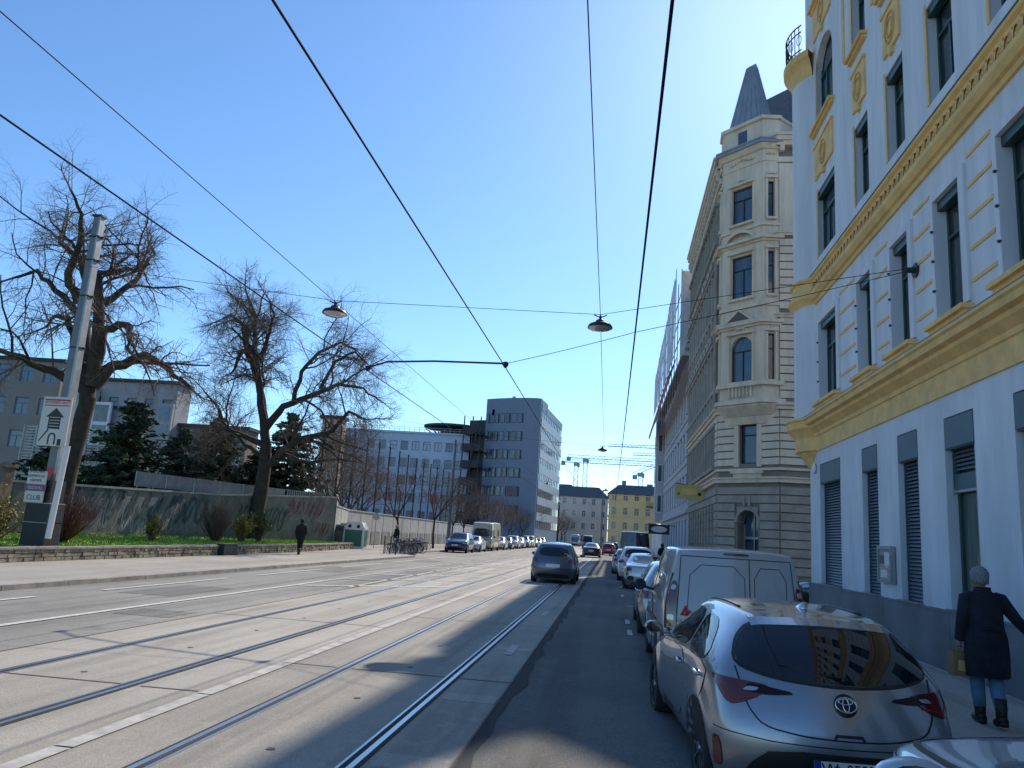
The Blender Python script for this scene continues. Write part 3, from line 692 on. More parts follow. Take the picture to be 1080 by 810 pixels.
for k in (-1, 1): q.box(c0 + k * .16 - .06, c0 + k * .16 + .06, .055, .16, 3.9, 4.4)
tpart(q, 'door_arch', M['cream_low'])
q = MB(Mc); q.box(a, b, -.69, -.62, .35, 2.3); q.box(a, b, -.60, -.52, 2.25, 2.38, 1); q.box(c0 - .03, c0 + .03, -.61, -.54, .35, 3.7, 1); q.box(a, a + .09, -.61, -.54, .35, 3.0, 1); q.box(b - .09, b, -.61, -.54, .35, 3.0, 1)
dr = tpart(q, 'door', [M['steel_dark'], M['steel_light']]); q = MB(Mc); q.quad((a, -.6, 2.38), (b, -.6, 2.38), (b, -.6, 3.7), (a, -.6, 3.7)); q.box(a + .16, c0 - .12, -.618, -.606, 1.0, 2.1); q.box(c0 + .12, b - .16, -.618, -.606, 1.0, 2.1); tpart(q, 'door_glass', M['glass_blue'], dr)
q = MB(Mc); q.box(a - .1, b + .1, -.1, .3, 0, .17); q.box(a, b, -.7, .05, .17, .34); tpart(q, 'door_step', M['granite'])
# oriel: front face and two oblique sides
def oriel_poly(g=0.): 
    e = g; return [(-e, -.02), (.58 - e * .4, .62 + e), (cl - .58 + e * .4, .62 + e), (cl + e, -.02)]
def ring(mb, z0, z1, g0, g1=None, m=0):
    g1 = g0 if g1 is None else g1; A, B = oriel_poly(g0), oriel_poly(g1)
    vs = [(u_, w_, z0) for u_, w_ in A] + [(u_, w_, z1) for u_, w_ in B]
    mb.add(vs, [(i, i + 1, 5 + i, 4 + i) for i in range(3)] + [(3, 2, 1, 0), (4, 5, 6, 7)], m)
OP = oriel_poly()
def face(i):
    (ua, wa), (ub, wb) = OP[i], OP[i + 1]; L_ = math.hypot(ub - ua, wb - wa); return Mc @ Matrix.Translation((ua, wa, 0)) @ Matrix.Rotation(math.atan2(wb - wa, ub - ua), 4, 'Z'), L_
q = MB(); wins = []
for i in range(3):
    Mf, L_ = face(i); ops = []
    for (z0, z1) in fl[1:]:
        ww = .68 if i == 1 else .16; ops.append((L_ / 2 - ww, L_ / 2 + ww, z0 + (.0), z1)); wins.append((Mf, ops[-1], i))
    q.M = Mf; wall_open(q, 0, L_, 9.4, 23.2, ops, .22)
    for o in ops: q.quad((o[0], -.215, o[2]), (o[1], -.215, o[2]), (o[1], -.215, o[3]), (o[0], -.215, o[3]), 1)
tpart(q, 'oriel', [M['cream'], M['dark']])
for Mf, o, i in wins: window_unit(tb, invT @ Mf, *o, -.2, M['steel_dark'], M['glass_blue'] if i == 1 else M['glass'], mull=1 if i == 1 else 0, th=.05)
for rg in ((8.1, 8.5, -.45, -.3), (8.5, 8.95, -.25, .2), (8.95, 9.05, .18), (9.05, 9.25, .34), (9.2, 9.4, .06), (9.98, 10.18, .26), (13.15, 13.27, .12), (13.27, 13.42, .28), (14.2, 14.36, .12), (17.75, 17.86, .1), (17.86, 18.0, .3), (18.6, 18.74, .13), (22.3, 22.42, .06)): q = MB(Mc); ring(q, *rg); tpart(q, 'moulding', M['cream'])
q = MB(Mc)
ring(q, 23.0, 23.25, .1, .3, 0); ring(q, 23.25, 23.42, .42, .42, 1); ring(q, 23.42, 23.5, .46, .46, 1)
tpart(q, 'tower_cornice', [M['cream'], M['zinc']])
q = MB(Mc); ring(q, 23.5, 24.75, .0); ring(q, 24.75, 24.95, .16); Mf, L_ = face(1); q.M = Mf; q.box(L_ / 2 - .28, L_ / 2 + .28, -.05, .03, 23.6, 24.5, 1)
q.M = Mc @ Matrix.Identity(4); q.box(-.02, cl + .02, -2.6, 0, 23.5, 24.75, 0); q.box(-.1, cl + .1, -2.7, .05, 24.75, 24.93, 0)
tpart(q, 'tower_attic', [M['cream'], M['glass_blue']])
# ornament: pediments, swags, balusters
q = MB(); Mf, L_ = face(1); q.M = Mf; c0 = L_ / 2
q.add([(c0 - .95, .0, 13.42), (c0 + .95, 0, 13.42), (c0, 0, 14.15), (c0 - .95, .3, 13.42), (c0 + .95, .3, 13.42), (c0, .3, 14.15)], [(3, 4, 5), (0, 3, 5, 2), (1, 2, 5, 4)])
q.add([(c0 - .7, .31, 13.5), (c0 + .7, .31, 13.5), (c0, .31, 14.03)], [(0, 1, 2)], 1)
tpart(q, 'pediment', [M['cream'], M['cream_groove']]); q = MB(); q.M = Mf
for k in range(12):
    g0, g1 = PI * k / 12, PI * (k + 1) / 12
    q.add([(c0 + .95 * math.cos(g0), .3, 17.95 + .62 * math.sin(g0)), (c0 + .95 * math.cos(g1), .3, 17.95 + .62 * math.sin(g1)), (c0 + .78 * math.cos(g1), .3, 17.95 + .46 * math.sin(g1)), (c0 + .78 * math.cos(g0), .3, 17.95 + .46 * math.sin(g0)),
           (c0 + .95 * math.cos(g0), 0, 17.95 + .62 * math.sin(g0)), (c0 + .95 * math.cos(g1), 0, 17.95 + .62 * math.sin(g1))], [(0, 1, 2, 3), (0, 1, 5, 4)])
tpart(q, 'arched_hood', M['cream'])
for zc, sc in ((17.95, .3), (21.5, .3), (22.75, .24), (13.05, .24)):
    q = MB(); q.M = Mf
    for k in range(-4, 5): q.lathe([(0, -.1), (.09, -.05), (.1, .04), (0, .1)], (c0 + k * .17, .06, zc + sc * .35 * math.cos(k * .9)), 6)
    tpart(q, 'garland', M['cream'])
q = MB(); q.M = Mf
for k in range(7): q.lathe([(.03, 9.42), (.065, 9.55), (.03, 9.8), (.055, 10.0)], (c0 - .66 + k * .22, .14, 0), 7)
tpart(q, 'balustrade', M['cream'])
q = MB(); q.M = Mf; aw = .68; n = 10          # round head of the lowest oriel window
for k in range(n):
    g0, g1 = PI * k / n, PI * (k + 1) / n; zs_ = 12.7 - aw; P0 = (c0 + aw * math.cos(g0), zs_ + aw * math.sin(g0)); P1_ = (c0 + aw * math.cos(g1), zs_ + aw * math.sin(g1))
    q.add([(P0[0], .004, P0[1]), (P1_[0], .004, P1_[1]), (P1_[0], .004, 12.72), (P0[0], .004, 12.72), (P0[0], -.2, P0[1]), (P1_[0], -.2, P1_[1])], [(0, 1, 2, 3), (0, 1, 5, 4)])
tpart(q, 'window_arch', M['cream'])
for i in (0, 2):
    Mf2, L2 = face(i)
    for zc in (13.0, 17.5, 21.6, 22.75):
        q = MB(); q.M = Mf2
        for k in range(-1, 2): q.lathe([(0, -.1), (.09, -.05), (.1, .04), (0, .1)], (L2 / 2 + k * .18, .05, zc), 6)
        tpart(q, 'garland', M['cream'])
for i in range(3):
    Mf2, L2 = face(i)
    for (z0, z1) in fl[1:]:
        q = MB(); q.M = Mf2
        ww = .68 if i == 1 else .16
        for s_ in (-1, 1): q.box(L2 / 2 + s_ * (ww + .07) - .05, L2 / 2 + s_ * (ww + .07) + .05, 0, .12, z0 - .05, z1 + .1)
        q.box(L2 / 2 - ww - .16, L2 / 2 + ww + .16, 0, .24, z1 + .1, z1 + .24)
        q.box(L2 / 2 - ww - .1, L2 / 2 + ww + .1, 0, .2, z0 - .18, z0 - .05); tpart(q, 'window_surround', M['cream'])
# spire and roofs
q = MB(Mc); b4 = [(.85, .40), (3.0, .40), (2.9, -1.1), (.95, -1.1)]; cx_, cy_ = 1.95, -.35; t4 = [(cx_ - .27, cy_ + .2), (cx_ + .27, cy_ + .2), (cx_ + .27, cy_ - .2), (cx_ - .27, cy_ - .2)]
q.add([(u_, w_, 24.9) for u_, w_ in b4] + [(u_, w_, 28.9) for u_, w_ in t4] + [(cx_ - .26, cy_, 29.12), (cx_ + .26, cy_, 29.12)], [(0, 1, 5, 4), (1, 2, 6, 5), (2, 3, 7, 6), (3, 0, 4, 7), (4, 5, 9, 8), (6, 7, 8, 9), (4, 8, 7), (5, 6, 9)])
for k in range(5):
    t_ = (k + .5) / 5
    a_ = Vector((b4[0][0] * (1 - t_) + b4[1][0] * t_, b4[0][1] + .01, 24.95)); e_ = Vector((t4[0][0] * (1 - t_) + t4[1][0] * t_, t4[0][1] + .01, 28.85)); q.tube([a_, e_], .02, 4)
    a_ = Vector((b4[0][0] * (1 - t_) + b4[3][0] * t_ - .01, b4[0][1] * (1 - t_) + b4[3][1] * t_, 24.95)); e_ = Vector((t4[0][0] - .01, t4[0][1] * (1 - t_) + t4[3][1] * t_, 28.85)); q.tube([a_, e_], .02, 4)
tpart(q, 'spire', M['zinc'])
q = MB(); q.add([(TX - .3, TY + 1.9, 23.75), (TX - .3, YF, 23.75), (24, YF, 23.75), (24, CHY - .3, 23.75), (CHX + 1.9, CHY - .3, 23.75), (TX + 2.6, TY + 1.6, 28.4), (TX + 2.6, YF, 28.4), (24, YF, 28.4), (24, CHY + 2.4, 28.4), (CHX + 1.6, CHY + 2.4, 28.4)],
    [(0, 1, 6, 5), (3, 4, 9, 8), (0, 5, 9, 4), (5, 6, 7, 8, 9), (1, 2, 7, 6)])
for k in range(3): q.box(9.8 + k * 3, 10.7 + k * 3, CHY + 1.2, CHY + 2.6, 24.6, 26.6)
q.box(13, 15, 46, 47.2, 26, 28.6)
tpart(q, 'roof', M['slate'])
c = thing('projecting_sign', 'long yellow-green shop sign standing out from the cream facade on a bracket', 'sign', (5.5, 48.2, 4.95))
q = MB(); q.box(-1.75, -.05, -.07, .07, -.42, .42, 0); q.build('sign_box', M['sign_yel'], c)
q = MB(); q.box(-1.4, -.5, -.076, -.072, -.17, .17, 0); q.box(-1.62, -1.5, -.076, -.072, -.22, -.06, 1); q.box(-.42, -.22, -.076, -.072, -.22, -.02, 2); q.build('sign_panel', [M['yellow'], M['glassbin'], M['black']], c)
q = MB(); q.tube([(0, 0, .3), (-1.8, 0, .5)], .025, 6); q.build('sign_bracket', M['steel_dark'], c)
c = thing('projecting_sign', 'small black shop sign with a pale oval, hanging far down the pavement', 'sign', (5.5, 70, 3.0))
q = MB(); q.box(-2.3, -.5, -.06, .06, -.42, .42); q.tube([(0, 0, .35), (-2.4, 0, .45)], .03, 6); q.build('sign_box', M['black'], c)
q = MB(); q.lathe([(0, 0), (.36, 0)], (0, 0, 0), 24, axis='y'); q.v = [(-1.4 + x * 1.9, -.065, z * .75) for x, y_, z in q.v]; q.build('oval', M['offwhite'], c)

# ------------------------------------------------------------------ grey-white terrace with scaffold wrap, farther right
wb = thing('terrace_building', 'long pale grey house with blue shop shutters and a wrapped roof storey', 'building', (5.55, 60, 0))
invW = Matrix.Translation((-5.55, -60, 0)); Mt = framel(5.55, 0, R90); Y0, Y1 = 58.3, 92.0
q = MB(Mt); ops = []
for k in range(11):
    a = 60.2 + k * 2.75
    for z0 in (5.2, 8.6, 12.0): ops.append((a, a + 1.15, z0, z0 + 1.9))
    ops.append((a - .3, a + 1.4, .5, 3.7))
wall_open(q, Y0, Y1, 0, 16.8, ops, .25)
q.M = Matrix.Identity(4); q.box(5.9, 18, Y0, Y1 - .02, 0, 16.7, 1); q.box(5.55, 18, Y1 - .02, Y1, 0, 16.8, 0)
q.v = [tuple(invW @ Vector(v)) for v in q.v]; q.build('wall', [M['grey_wall'], M['dark']], wb)
for o in ops:
    if o[2] > 1: window_unit(wb, invW @ Mt, *o[:4], -.2, M['white'], M['glass_blue'], sub=False)
    else:
        f = MB(invW @ Mt); n = int((o[1] - o[0]) / .22)
        for k in range(n): f.box(o[0] + k * .22 + .01, o[0] + k * .22 + .2, -.15, -.08, .5, 3.7)
        f.build('shop_shutter', M['blue_pale'] if o[0] < 82 else M['wood'], wb)
q = MB(invW @ Mt)
for z0, z1, pr in ((4.1, 4.35, .25), (11.3, 11.4, .1), (7.9, 8.0, .1), (16.6, 16.95, .5)): q.box(Y0, Y1, 0, pr, z0, z1)
for o in ops:
    if o[2] > 1: q.box(o[0] - .1, o[1] + .1, 0, .1, o[2] - .12, o[2]); q.box(o[0] - .1, o[1] + .1, 0, .12, o[3], o[3] + .12)
q.build('mouldings', M['grey_wall'], wb)
q = MB(invW @ Mt); q.box(88.8, 91.6, 0, .85, 4.2, 17.1); q.build('bay', M['grey_wall'], wb)
for z0 in (5.2, 8.6, 12.0):
    window_unit(wb, invW @ Mt, 89.2, 91.2, z0, z0 + 2, .86, M['white'], M['glass_blue'], sub=False)
    Mb = invW @ Matrix.Translation((5.55, 88.78, 0)); f = MB(Mb); f.box(-.7, -.15, -.03, 0, z0, z0 + 2, 0); f.box(-.62, -.22, -.035, -.03, z0 + .08, z0 + 1.92, 1); f.build('window', [M['white'], M['glass_blue']], wb)
q = MB(invW @ Mt); q.add([(Y0, .45, 16.95), (Y1, .45, 16.95), (Y1, -3, 19.6), (Y0, -3, 19.6), (Y0, -8, 19.6), (Y1, -8, 19.6)], [(0, 1, 2, 3), (3, 2, 5, 4)]); q.build('roof', M['slate'], wb)
sc_ = thing('scaffold_wrap', 'pale scaffold sheeting round the roof storey with a slanting red band', 'scaffold wrap', (5.3, 60, 16))
q = MB(); 
random.seed(2)
for k in range(30):
    y0 = 59.2 + k * 1.02 - 60; y1 = y0 + 1.02; zt = 23.2 - k * .09 + random.uniform(-.25, .25) - 16
    q.add([(-1.0 + random.uniform(-.05, .05), y0, 16.2 - 16), (-1.0, y1, .2), (-.95, y1, zt), (-.95, y0, zt)], [(0, 1, 2, 3)])
q.add([(-.6, -.8, .2), (3.5, -.8, .2), (3.5, -.8, 7.1), (-.6, -.8, 7.1)], [(0, 1, 2, 3)])
q.build('sheeting', M['wrap'], sc_)
q = MB()
for k in range(11):
    y0 = -.6 + k * 3; q.tube([(-.55, y0, -2), (-.55, y0, 7.3 - k * .25)], .04, 5)
for z in (1.8, 3.6, 5.4): q.tube([(-.55, -.8, z), (-.55, 30, z)], .04, 5)
q.build('scaffold_tubes', M['steel'], sc_)
q = MB(); q.add([(-.72, -1, .3), (-.72, 30, -.4), (-1.5, 30, -2.2), (-1.5, -1, -1.6)], [(0, 1, 2, 3)], 0); q.add([(-1.505, -1, -1.6), (-1.505, 30, -2.2), (-1.4, 30, -2.5), (-1.4, -1, -1.95)], [(0, 1, 2, 3)], 1); q.build('catch_board', [M['wrap'], M['red_band']], sc_)

# ------------------------------------------------------------------ far buildings
def block(name, label, X0, X1, Y0, Y1, H, mw, mroof, cols, rows, z0=1.2, dz=3.3, wh=1.7, ww=1.1, sidecols=0, side=-1, group=None, roofh=2.2, roofin=2.5, mg=None, rot=0, arch=False, mf=None):
    """rectangular house seen from the camera side (front = lower Y) and one flank"""
    t = thing(name, label, 'building', (X0, Y0, 0), rot, group)
    W, D = X1 - X0, Y1 - Y0; Mf = framel(W, 0, PI); q = MB(Mf); ops = []
    for c_ in range(cols):
        u = W * (c_ + .5) / cols
        for r_ in range(rows): z = z0 + r_ * dz; ops.append((u - ww / 2, u + ww / 2, z, z + wh))
    wall_open(q, 0, W, 0, H, ops, .25, m=0)
    Msd = framel(W if side > 0 else 0, 0 if side > 0 else 0, R90) if side < 0 else None
    sops = []
    for c_ in range(sidecols):
        u = D * (c_ + .5) / sidecols
        for r_ in range(rows): z = z0 + r_ * dz; sops.append((u - ww / 2, u + ww / 2, z, z + wh))
    Ml = framel(0, 0, R90); Mr = frame(W, 0, R90)
    q.M = Ml if side < 0 else Mr; wall_open(q, 0, D, 0, H, sops, .25, m=0)
    q.M = Matrix.Identity(4)
    q.box(.28, W - .28, .28, D, 0, H - .1, 1); q.box(W - .02 if side < 0 else 0, W if side < 0 else .02, 0, D, 0, H, 0); q.box(0, W, D - .02, D, 0, H, 0)
    q.build('wall', [mw, M['dark']], t)
    n = 0
    for Mx, oo in ((Mf, ops), (Ml if side < 0 else Mr, sops)):
        for o in oo:
            if n < 96: window_unit(t, Mx, *o, -.18, mf or M['white'], mg or M['glass_blue'], th=.09, sub=False); n += 1
    q = MB()
    q.add([(-.4, -.4, H), (W + .4, -.4, H), (W + .4, D + .4, H), (-.4, D + .4, H), (roofin, roofin, H + roofh), (W - roofin, roofin, H + roofh), (W - roofin, D - roofin, H + roofh), (roofin, D - roofin, H + roofh)],
          [(0, 1, 5, 4), (1, 2, 6, 5), (2, 3, 7, 6), (3, 0, 4, 7), (4, 5, 6, 7), (3, 2, 1, 0)])
    q.build('roof', mroof, t)
    q = MB()
    for zz in [H - .35] + [z0 + r_ * dz - .35 for r_ in range(1, rows)]:
        q.box(-.15, W + .15, -.12, 0, zz, zz + .2); 
        if side < 0: q.box(-.12, 0, 0, D, zz, zz + .2)
        else: q.box(W, W + .12, 0, D, zz, zz + .2)
    q.build('cornice', mw, t)
    return t
t = block('ochre_house', 'hazy ochre house with a dark mansard roof closing the street', -1.0, 17, 182, 205, 12.6, M['ochre_far'], M['slate'], 7, 4, roofh=2.3, roofin=2.2, mf=M['ochre_far'], sidecols=6)
q = MB(); q.box(8.6, 11.4, -.9, 0, 9.9, 10.1); 
for k in range(12): q.box(8.7 + k * .23, 8.75 + k * .23, -.88, -.84, 10.1, 11.1)
q.build('balcony', M['steel_dark'], t)
q = MB(); q.box(3, 4, 8, 9, 14, 16.4); q.box(9, 10.4, 8, 9, 14, 15.8); q.build('chimney', M['brown_far'], t)
block('rose_house', 'greyish rose terrace house left of the ochre one, half in haze', -14.5, -1.3, 215, 262, 13.2, M['pink_far'], M['slate'], 5, 4, sidecols=8, roofh=3.0, rot=math.radians(3))
block('rose_house', 'far grey terrace with small dormers at the bend of the street', -24, -12, 268, 330, 16.0, M['pink_far'], M['slate'], 5, 4, sidecols=8, side=1, roofh=4.2)
block('dark_roof_house', 'brown house with a steep dark roof beside the tall office tower', -27, -17.5, 232, 262, 13.0, M['brown_far'], M['steel_dark'], 4, 4, sidecols=5, side=1, roofh=5.6, roofin=4)
block('low_white_house', 'low white wall house on the right behind the dark van', 6.5, 22, 118, 130, 4.6, M['white_wall'], M['zinc'], 5, 1, sidecols=2, roofh=.4)

# office block: long wing + tower
ob = thing('office_building', 'blue-grey office block with a tall blunt tower and a disc-shaped roof deck', 'building', (-24, 140, 0))
invO = Matrix.Translation((24, -140, 0))
def opart(mb, name, mats, **k): mb.v = [tuple(invO @ Vector(v)) for v in mb.v]; return mb.build(name, mats, ob, **k)
# tower plan: slightly curved front from (-24,141) to (-13.6,138), right flank to (-11.2,170)
fr = [(-24.3, 141.5), (-22.2, 140.3), (-19.8, 139.3), (-17, 138.5), (-14.6, 138.2), (-13.7, 138.6)]
pl = fr + [(-11.6, 166), (-24.3, 166)]
q = MB(); q.prism(pl[::-1][::-1], 0, 25.1, 0); q.prism([(x * 1.0, y_) for x, y_ in fr] + [(-13.0, 145), (-24.0, 145)], 25.1, 26.6, 0)
q.prism([(-24.3, 141.5), (-24.3, 150), (-27.6, 150), (-27.6, 143)], 0, 22.6, 1)
opart(q, 'tower', [M['blue_wall'], M['steel_dark']], smooth=False)
# tower front windows (left half), each strip a window
for r_ in range(6):
    z = 5.2 + r_ * 3.35
    for i in range(7):
        t_ = i / 7 * .62; 
        def P(t):
            t *= 5; k = min(4, int(t)); f_ = t - k; return (fr[k][0] * (1 - f_) + fr[k + 1][0] * f_, fr[k][1] * (1 - f_) + fr[k + 1][1] * f_)
        a, b = P(t_ + .01), P(t_ + .01 + .62 / 7 * .82); ang = math.atan2(b[1] - a[1], b[0] - a[0]); L_ = math.hypot(b[0] - a[0], b[1] - a[1])
        f = MB(invO @ frame(a[0], a[1], ang)); f.box(0, L_, -.02, .05, z, z + 1.75, 0); f.box(.06, L_ - .06 if i % 2 else L_ * .7, .05, .06, z + .08, z + 1.67, 1); f.build('window', [M['steel_dark'], M['glass_blue'] if (i + r_) % 3 else M['glass']], ob)
# flank: ribbon windows between white bands
fa = math.atan2(166 - 138.8, -11.6 + 13.7); Mfk = frame(-13.7, 138.7, fa); FL = math.hypot(2.1, 27.2)
for r_ in range(8):
    z = 3.2 + r_ * 2.85
    f = MB(invO @ Mfk); f.box(.8, FL - .3, .0, .12, z + 1.35, z + 2.8, 0)
    for k in range(12): f.box(.8 + k * 2.1, .9 + k * 2.1, .12, .2, z + .05, z + 1.35, 0)
    f.build('parapet_band', M['band_grey'] if r_ < 7 else M['blue_wall'], ob)
    f = MB(invO @ Mfk); f.box(.8, FL - .3, .0, .05, z, z + 1.35); f.build('ribbon_window', M['glass'], ob)
q = MB(); 
for x_, y_, h in ((-19.8, 146, 1.5), (-19.3, 146, 1.0), (-15.4, 143, .8)): q.lathe([(.35, 26.6), (.35, 26.6 + h), (0, 26.6 + h)], (x_, y_, 0), 8)
for k, x_ in enumerate((-23, -20.4, -17.4)): q.box(x_, x_ + 1.9, 138.6 + (1.9 - k * .75), 140.5, 23.4, 24.5)
opart(q, 'roof_plant', M['blue_pale'])
# long wing
WX0, WX1, WY = -56, -27.2, 142.0
Mg = framel(WX1, WY, PI + .045); WL = WX1 - WX0
rows = [3.2 + 3.25 * k for k in range(5)]; q = MB(Mg); ops = []
for z in rows:
    for k in range(13): u = .9 + k * 2.15; ops.append((u, u + 1.45, z, z + 1.75))
wall_open(q, 0, WL, 0, 19.4, ops, .2); q.M = Mg; q.box(0, WL, -18, -.3, 0, 19.3, 1); q.box(-.05, WL, -.1, .35, 19.4, 19.75, 0)
opart(q, 'wing', [M['blue_pale'], M['dark']])
random.seed(13)
M['blind'] = mat('window_blind', (.45, .50, .54), .6)
for o in ops: window_unit(ob, invO @ Mg, *o, -.16, M['blue_wall'], random.choice([M['glass_blue'], M['glass_blue'], M['glass'], M['glass'], M['blind']]), th=.12, trans=random.choice([0, .5, .75]), sub=False)
q = MB(invO @ Mg)
for k in range(30): q.tube([(k * .97, .1, 19.75), (k * .97, .1, 20.6)], .04, 4)
for z in (20.2, 20.6): q.tube([(0, .1, z), (WL, .1, z)], .04, 4)
q.build('roof_railing', M['steel_light'], ob)
# balconies in the recess between wing and tower
q = MB()
for k in range(6): z = 4 + k * 3.1; q.box(-28.0, -24.6, 138.6, 142, z, z + .25); q.box(-28.0, -24.6, 138.6, 138.7, z + .25, z + 1.3)
for x_ in (-27.9, -26.3, -24.8): q.box(x_, x_ + .2, 138.7, 138.9, 0, 22.8)
q.tube([(-27.8, 138.5, 4), (-25, 138.5, 22)], .15, 4)
opart(q, 'escape_balconies', M['steel_dark'])
q = MB(); q.lathe([(0, 21.25), (5.6, 21.4), (5.8, 21.55), (5.8, 21.8), (0, 21.85)], (-31.8, 148, 0), 36); q.lathe([(3.0, 19.5), (2.4, 21)], (-31.8, 148, 0), 16)
q.box(-25.9, -20.0, 146, 150, 22.6, 23.2)
for k in range(8): g = k * PI / 4; q.tube([(-31.8 + 2.5 * math.cos(g), 148 + 2.5 * math.sin(g), 19.4), (-31.8 + 5.6 * math.cos(g), 148 + 5.6 * math.sin(g), 21.3)], .12, 4)
opart(q, 'roof_deck', M['deck'])

# houses at the far left behind the trees
def simple_house(name, label, X0, X1, Y, D, H, mw, rows, cols, ww, wh, z0, dz, ang=0, mf=None, mg=None, group=None):
    t = thing(name, label, 'building', (X0, Y, 0), ang, group); W = X1 - X0; Mf = framel(W, 0, PI); q = MB(Mf); ops = []
    for r_ in range(rows):
        for c_ in range(cols): u = W * (c_ + .5) / cols; ops.append((u - ww / 2, u + ww / 2, z0 + r_ * dz, z0 + r_ * dz + wh))
    wall_open(q, 0, W, 0, H, ops, .25); q.M = Matrix.Identity(4); q.box(0.02, W - .02, .3, D, 0, H - .02, 1); q.box(W, W + .02, 0, D, 0, H, 0); q.build('wall', [mw, mw], t)
    for o in ops: window_unit(t, Mf, *o, -.2, mf or M['white'], mg or M['glass'], th=.1, sub=False)
    q = MB(); q.box(-.3, W + .3, -.3, D, H, H + .35); q.build('roof', M['steel_dark'], t); return t
simple_house('apartment_building', 'old brown flats with blue-framed windows at the left picture edge', -76, -60.5, 74, 3, 17.2, M['brown_far'], 4, 6, 1.5, 1.9, 4, 3.6, .12, M['blue_wall'], M['glass_blue'])
t = simple_house('apartment_building', 'grey concrete block with a white-framed stair window behind the conifers', -59.3, -47.2, 76, 3, 15.4, M['house_grey'], 3, 6, 1.1, 1.4, 5.5, 3.4, .06, M['steel'], M['glass'])
q = MB(); q.box(3.6, 5.6, -1.2, -.9, 8.2, 12.9, 0); q.box(3.85, 5.35, -1.25, -1.19, 8.5, 10.4, 1); q.box(3.85, 5.35, -1.25, -1.19, 10.8, 12.6, 1); q.box(0, 3.5, -1.4, -.2, 6.5, 14.6, 2); q.build('stair_window', [M['white'], M['glass'], M['concrete']], t)
q = MB(); q.box(10.4, 12.1, -.5, -.1, 9.3, 13.2, 2); q.box(10.7, 11.8, -.55, -.49, 9.6, 10.9, 1); q.box(10.7, 11.8, -.55, -.49, 11.4, 12.8, 1); q.build('bay', [M['white'], M['glass_blue'], M['house_grey']], t)
simple_house('apartment_building', 'low reddish brown brick house between the two conifers', -47.0, -39.5, 78, 3, 11.0, M['brick'], 2, 4, .9, 1.2, 4, 3.2, .06)
simple_house('lift_tower', 'narrow beige tower rising behind the tall wire fence', -32.6, -30.4, 82, 2, 13.2, M['cream'], 3, 1, .8, 1.4, 3, 3.2, .1)
t = thing('barrier_fence', 'row of pale slatted panels in front of the old flats at the left edge', 'fence', (-38, 45, .4))
q = MB(); 
for k in range(8): q.box(k * .9, k * .9 + .07, 0, .07, 0, 6.3)
q.build('post', M['steel_light'], t); q = MB()
for k in range(22): q.box(0, 6.4, .08, .11, 2.2 + k * .19, 2.28 + k * .19)
q.build('slat_panel', M['steel_light'], t)
# shed roofs / brown pillars at far left
t = thing('garden_pillar', 'rust-brown brick gate pillar at the left edge behind the yellow shrub', 'pillar', (-21.3, 24.6, .4))
q = MB(); q.box(-.28, .28, -.28, .28, 0, 2.5); q.box(-.34, .34, -.34, .34, 2.5, 2.62); q.build('shaft', M['brick'], t)
t = copy_tree(t); t.location = (-22.5, 24.2, .4); t['label'] = 'second brick gate pillar, farther left, cut by the picture edge'; t.scale = (1, 1, 1.25)

# ------------------------------------------------------------------ walls on the left
def wall_run(name, label, pts, zt, th, m_, cap=True, z0=.1):
    t = thing(name, label, 'wall', (pts[0][0], pts[0][1], 0)); q = MB(); c = MB()
    for k in range(len(pts) - 1):
        (x0, y0), (x1, y1) = pts[k], pts[k + 1]; za, zb = zt[k], zt[k + 1]; L_ = math.hypot(x1 - x0, y1 - y0); ang = math.atan2(y1 - y0, x1 - x0)
        Mx = Matrix.Translation((x0 - pts[0][0], y0 - pts[0][1], 0)) @ Matrix.Rotation(ang, 4, 'Z'); q.M = Mx; c.M = Mx
        q.add([(0, -th / 2, z0), (L_, -th / 2, z0), (L_, th / 2, z0), (0, th / 2, z0), (0, -th / 2, za), (L_, -th / 2, zb), (L_, th / 2, zb), (0, th / 2, za)], [(0, 1, 5, 4), (1, 2, 6, 5), (2, 3, 7, 6), (3, 0, 4, 7), (4, 5, 6, 7)])
        n = int(L_ / 3.1)
        for i in range(n + 1):
            u = L_ * i / max(1, n); z = za + (zb - za) * i / max(1, n); q.box(u - .04, u + .04, -th / 2 - .02, -th / 2, z0, z - .02)
        if cap: c.add([(0, -th / 2 - .05, za), (L_, -th / 2 - .05, zb), (L_, th / 2 + .05, zb), (0, th / 2 + .05, za), (0, -th / 2 - .05, za + .09), (L_, -th / 2 - .05, zb + .09), (L_, th / 2 + .05, zb + .09), (0, th / 2 + .05, za + .09)], [(0, 1, 5, 4), (1, 2, 6, 5), (2, 3, 7, 6), (3, 0, 4, 7), (4, 5, 6, 7), (3, 2, 1, 0)])
    q.build('wall_face', m_, t)
    if cap: c.build('coping', M['concrete'], t)
    return t
A_, B_, C_ = (-24.4, 14), (-21.2, 40), (-18.55, 50.5)
gw = wall_run('graffiti_wall', 'tall stained concrete garden wall covered in graffiti behind the lawn', [A_, B_, C_], [2.15, 2.8, 3.38], .2, M['concrete_dark'])
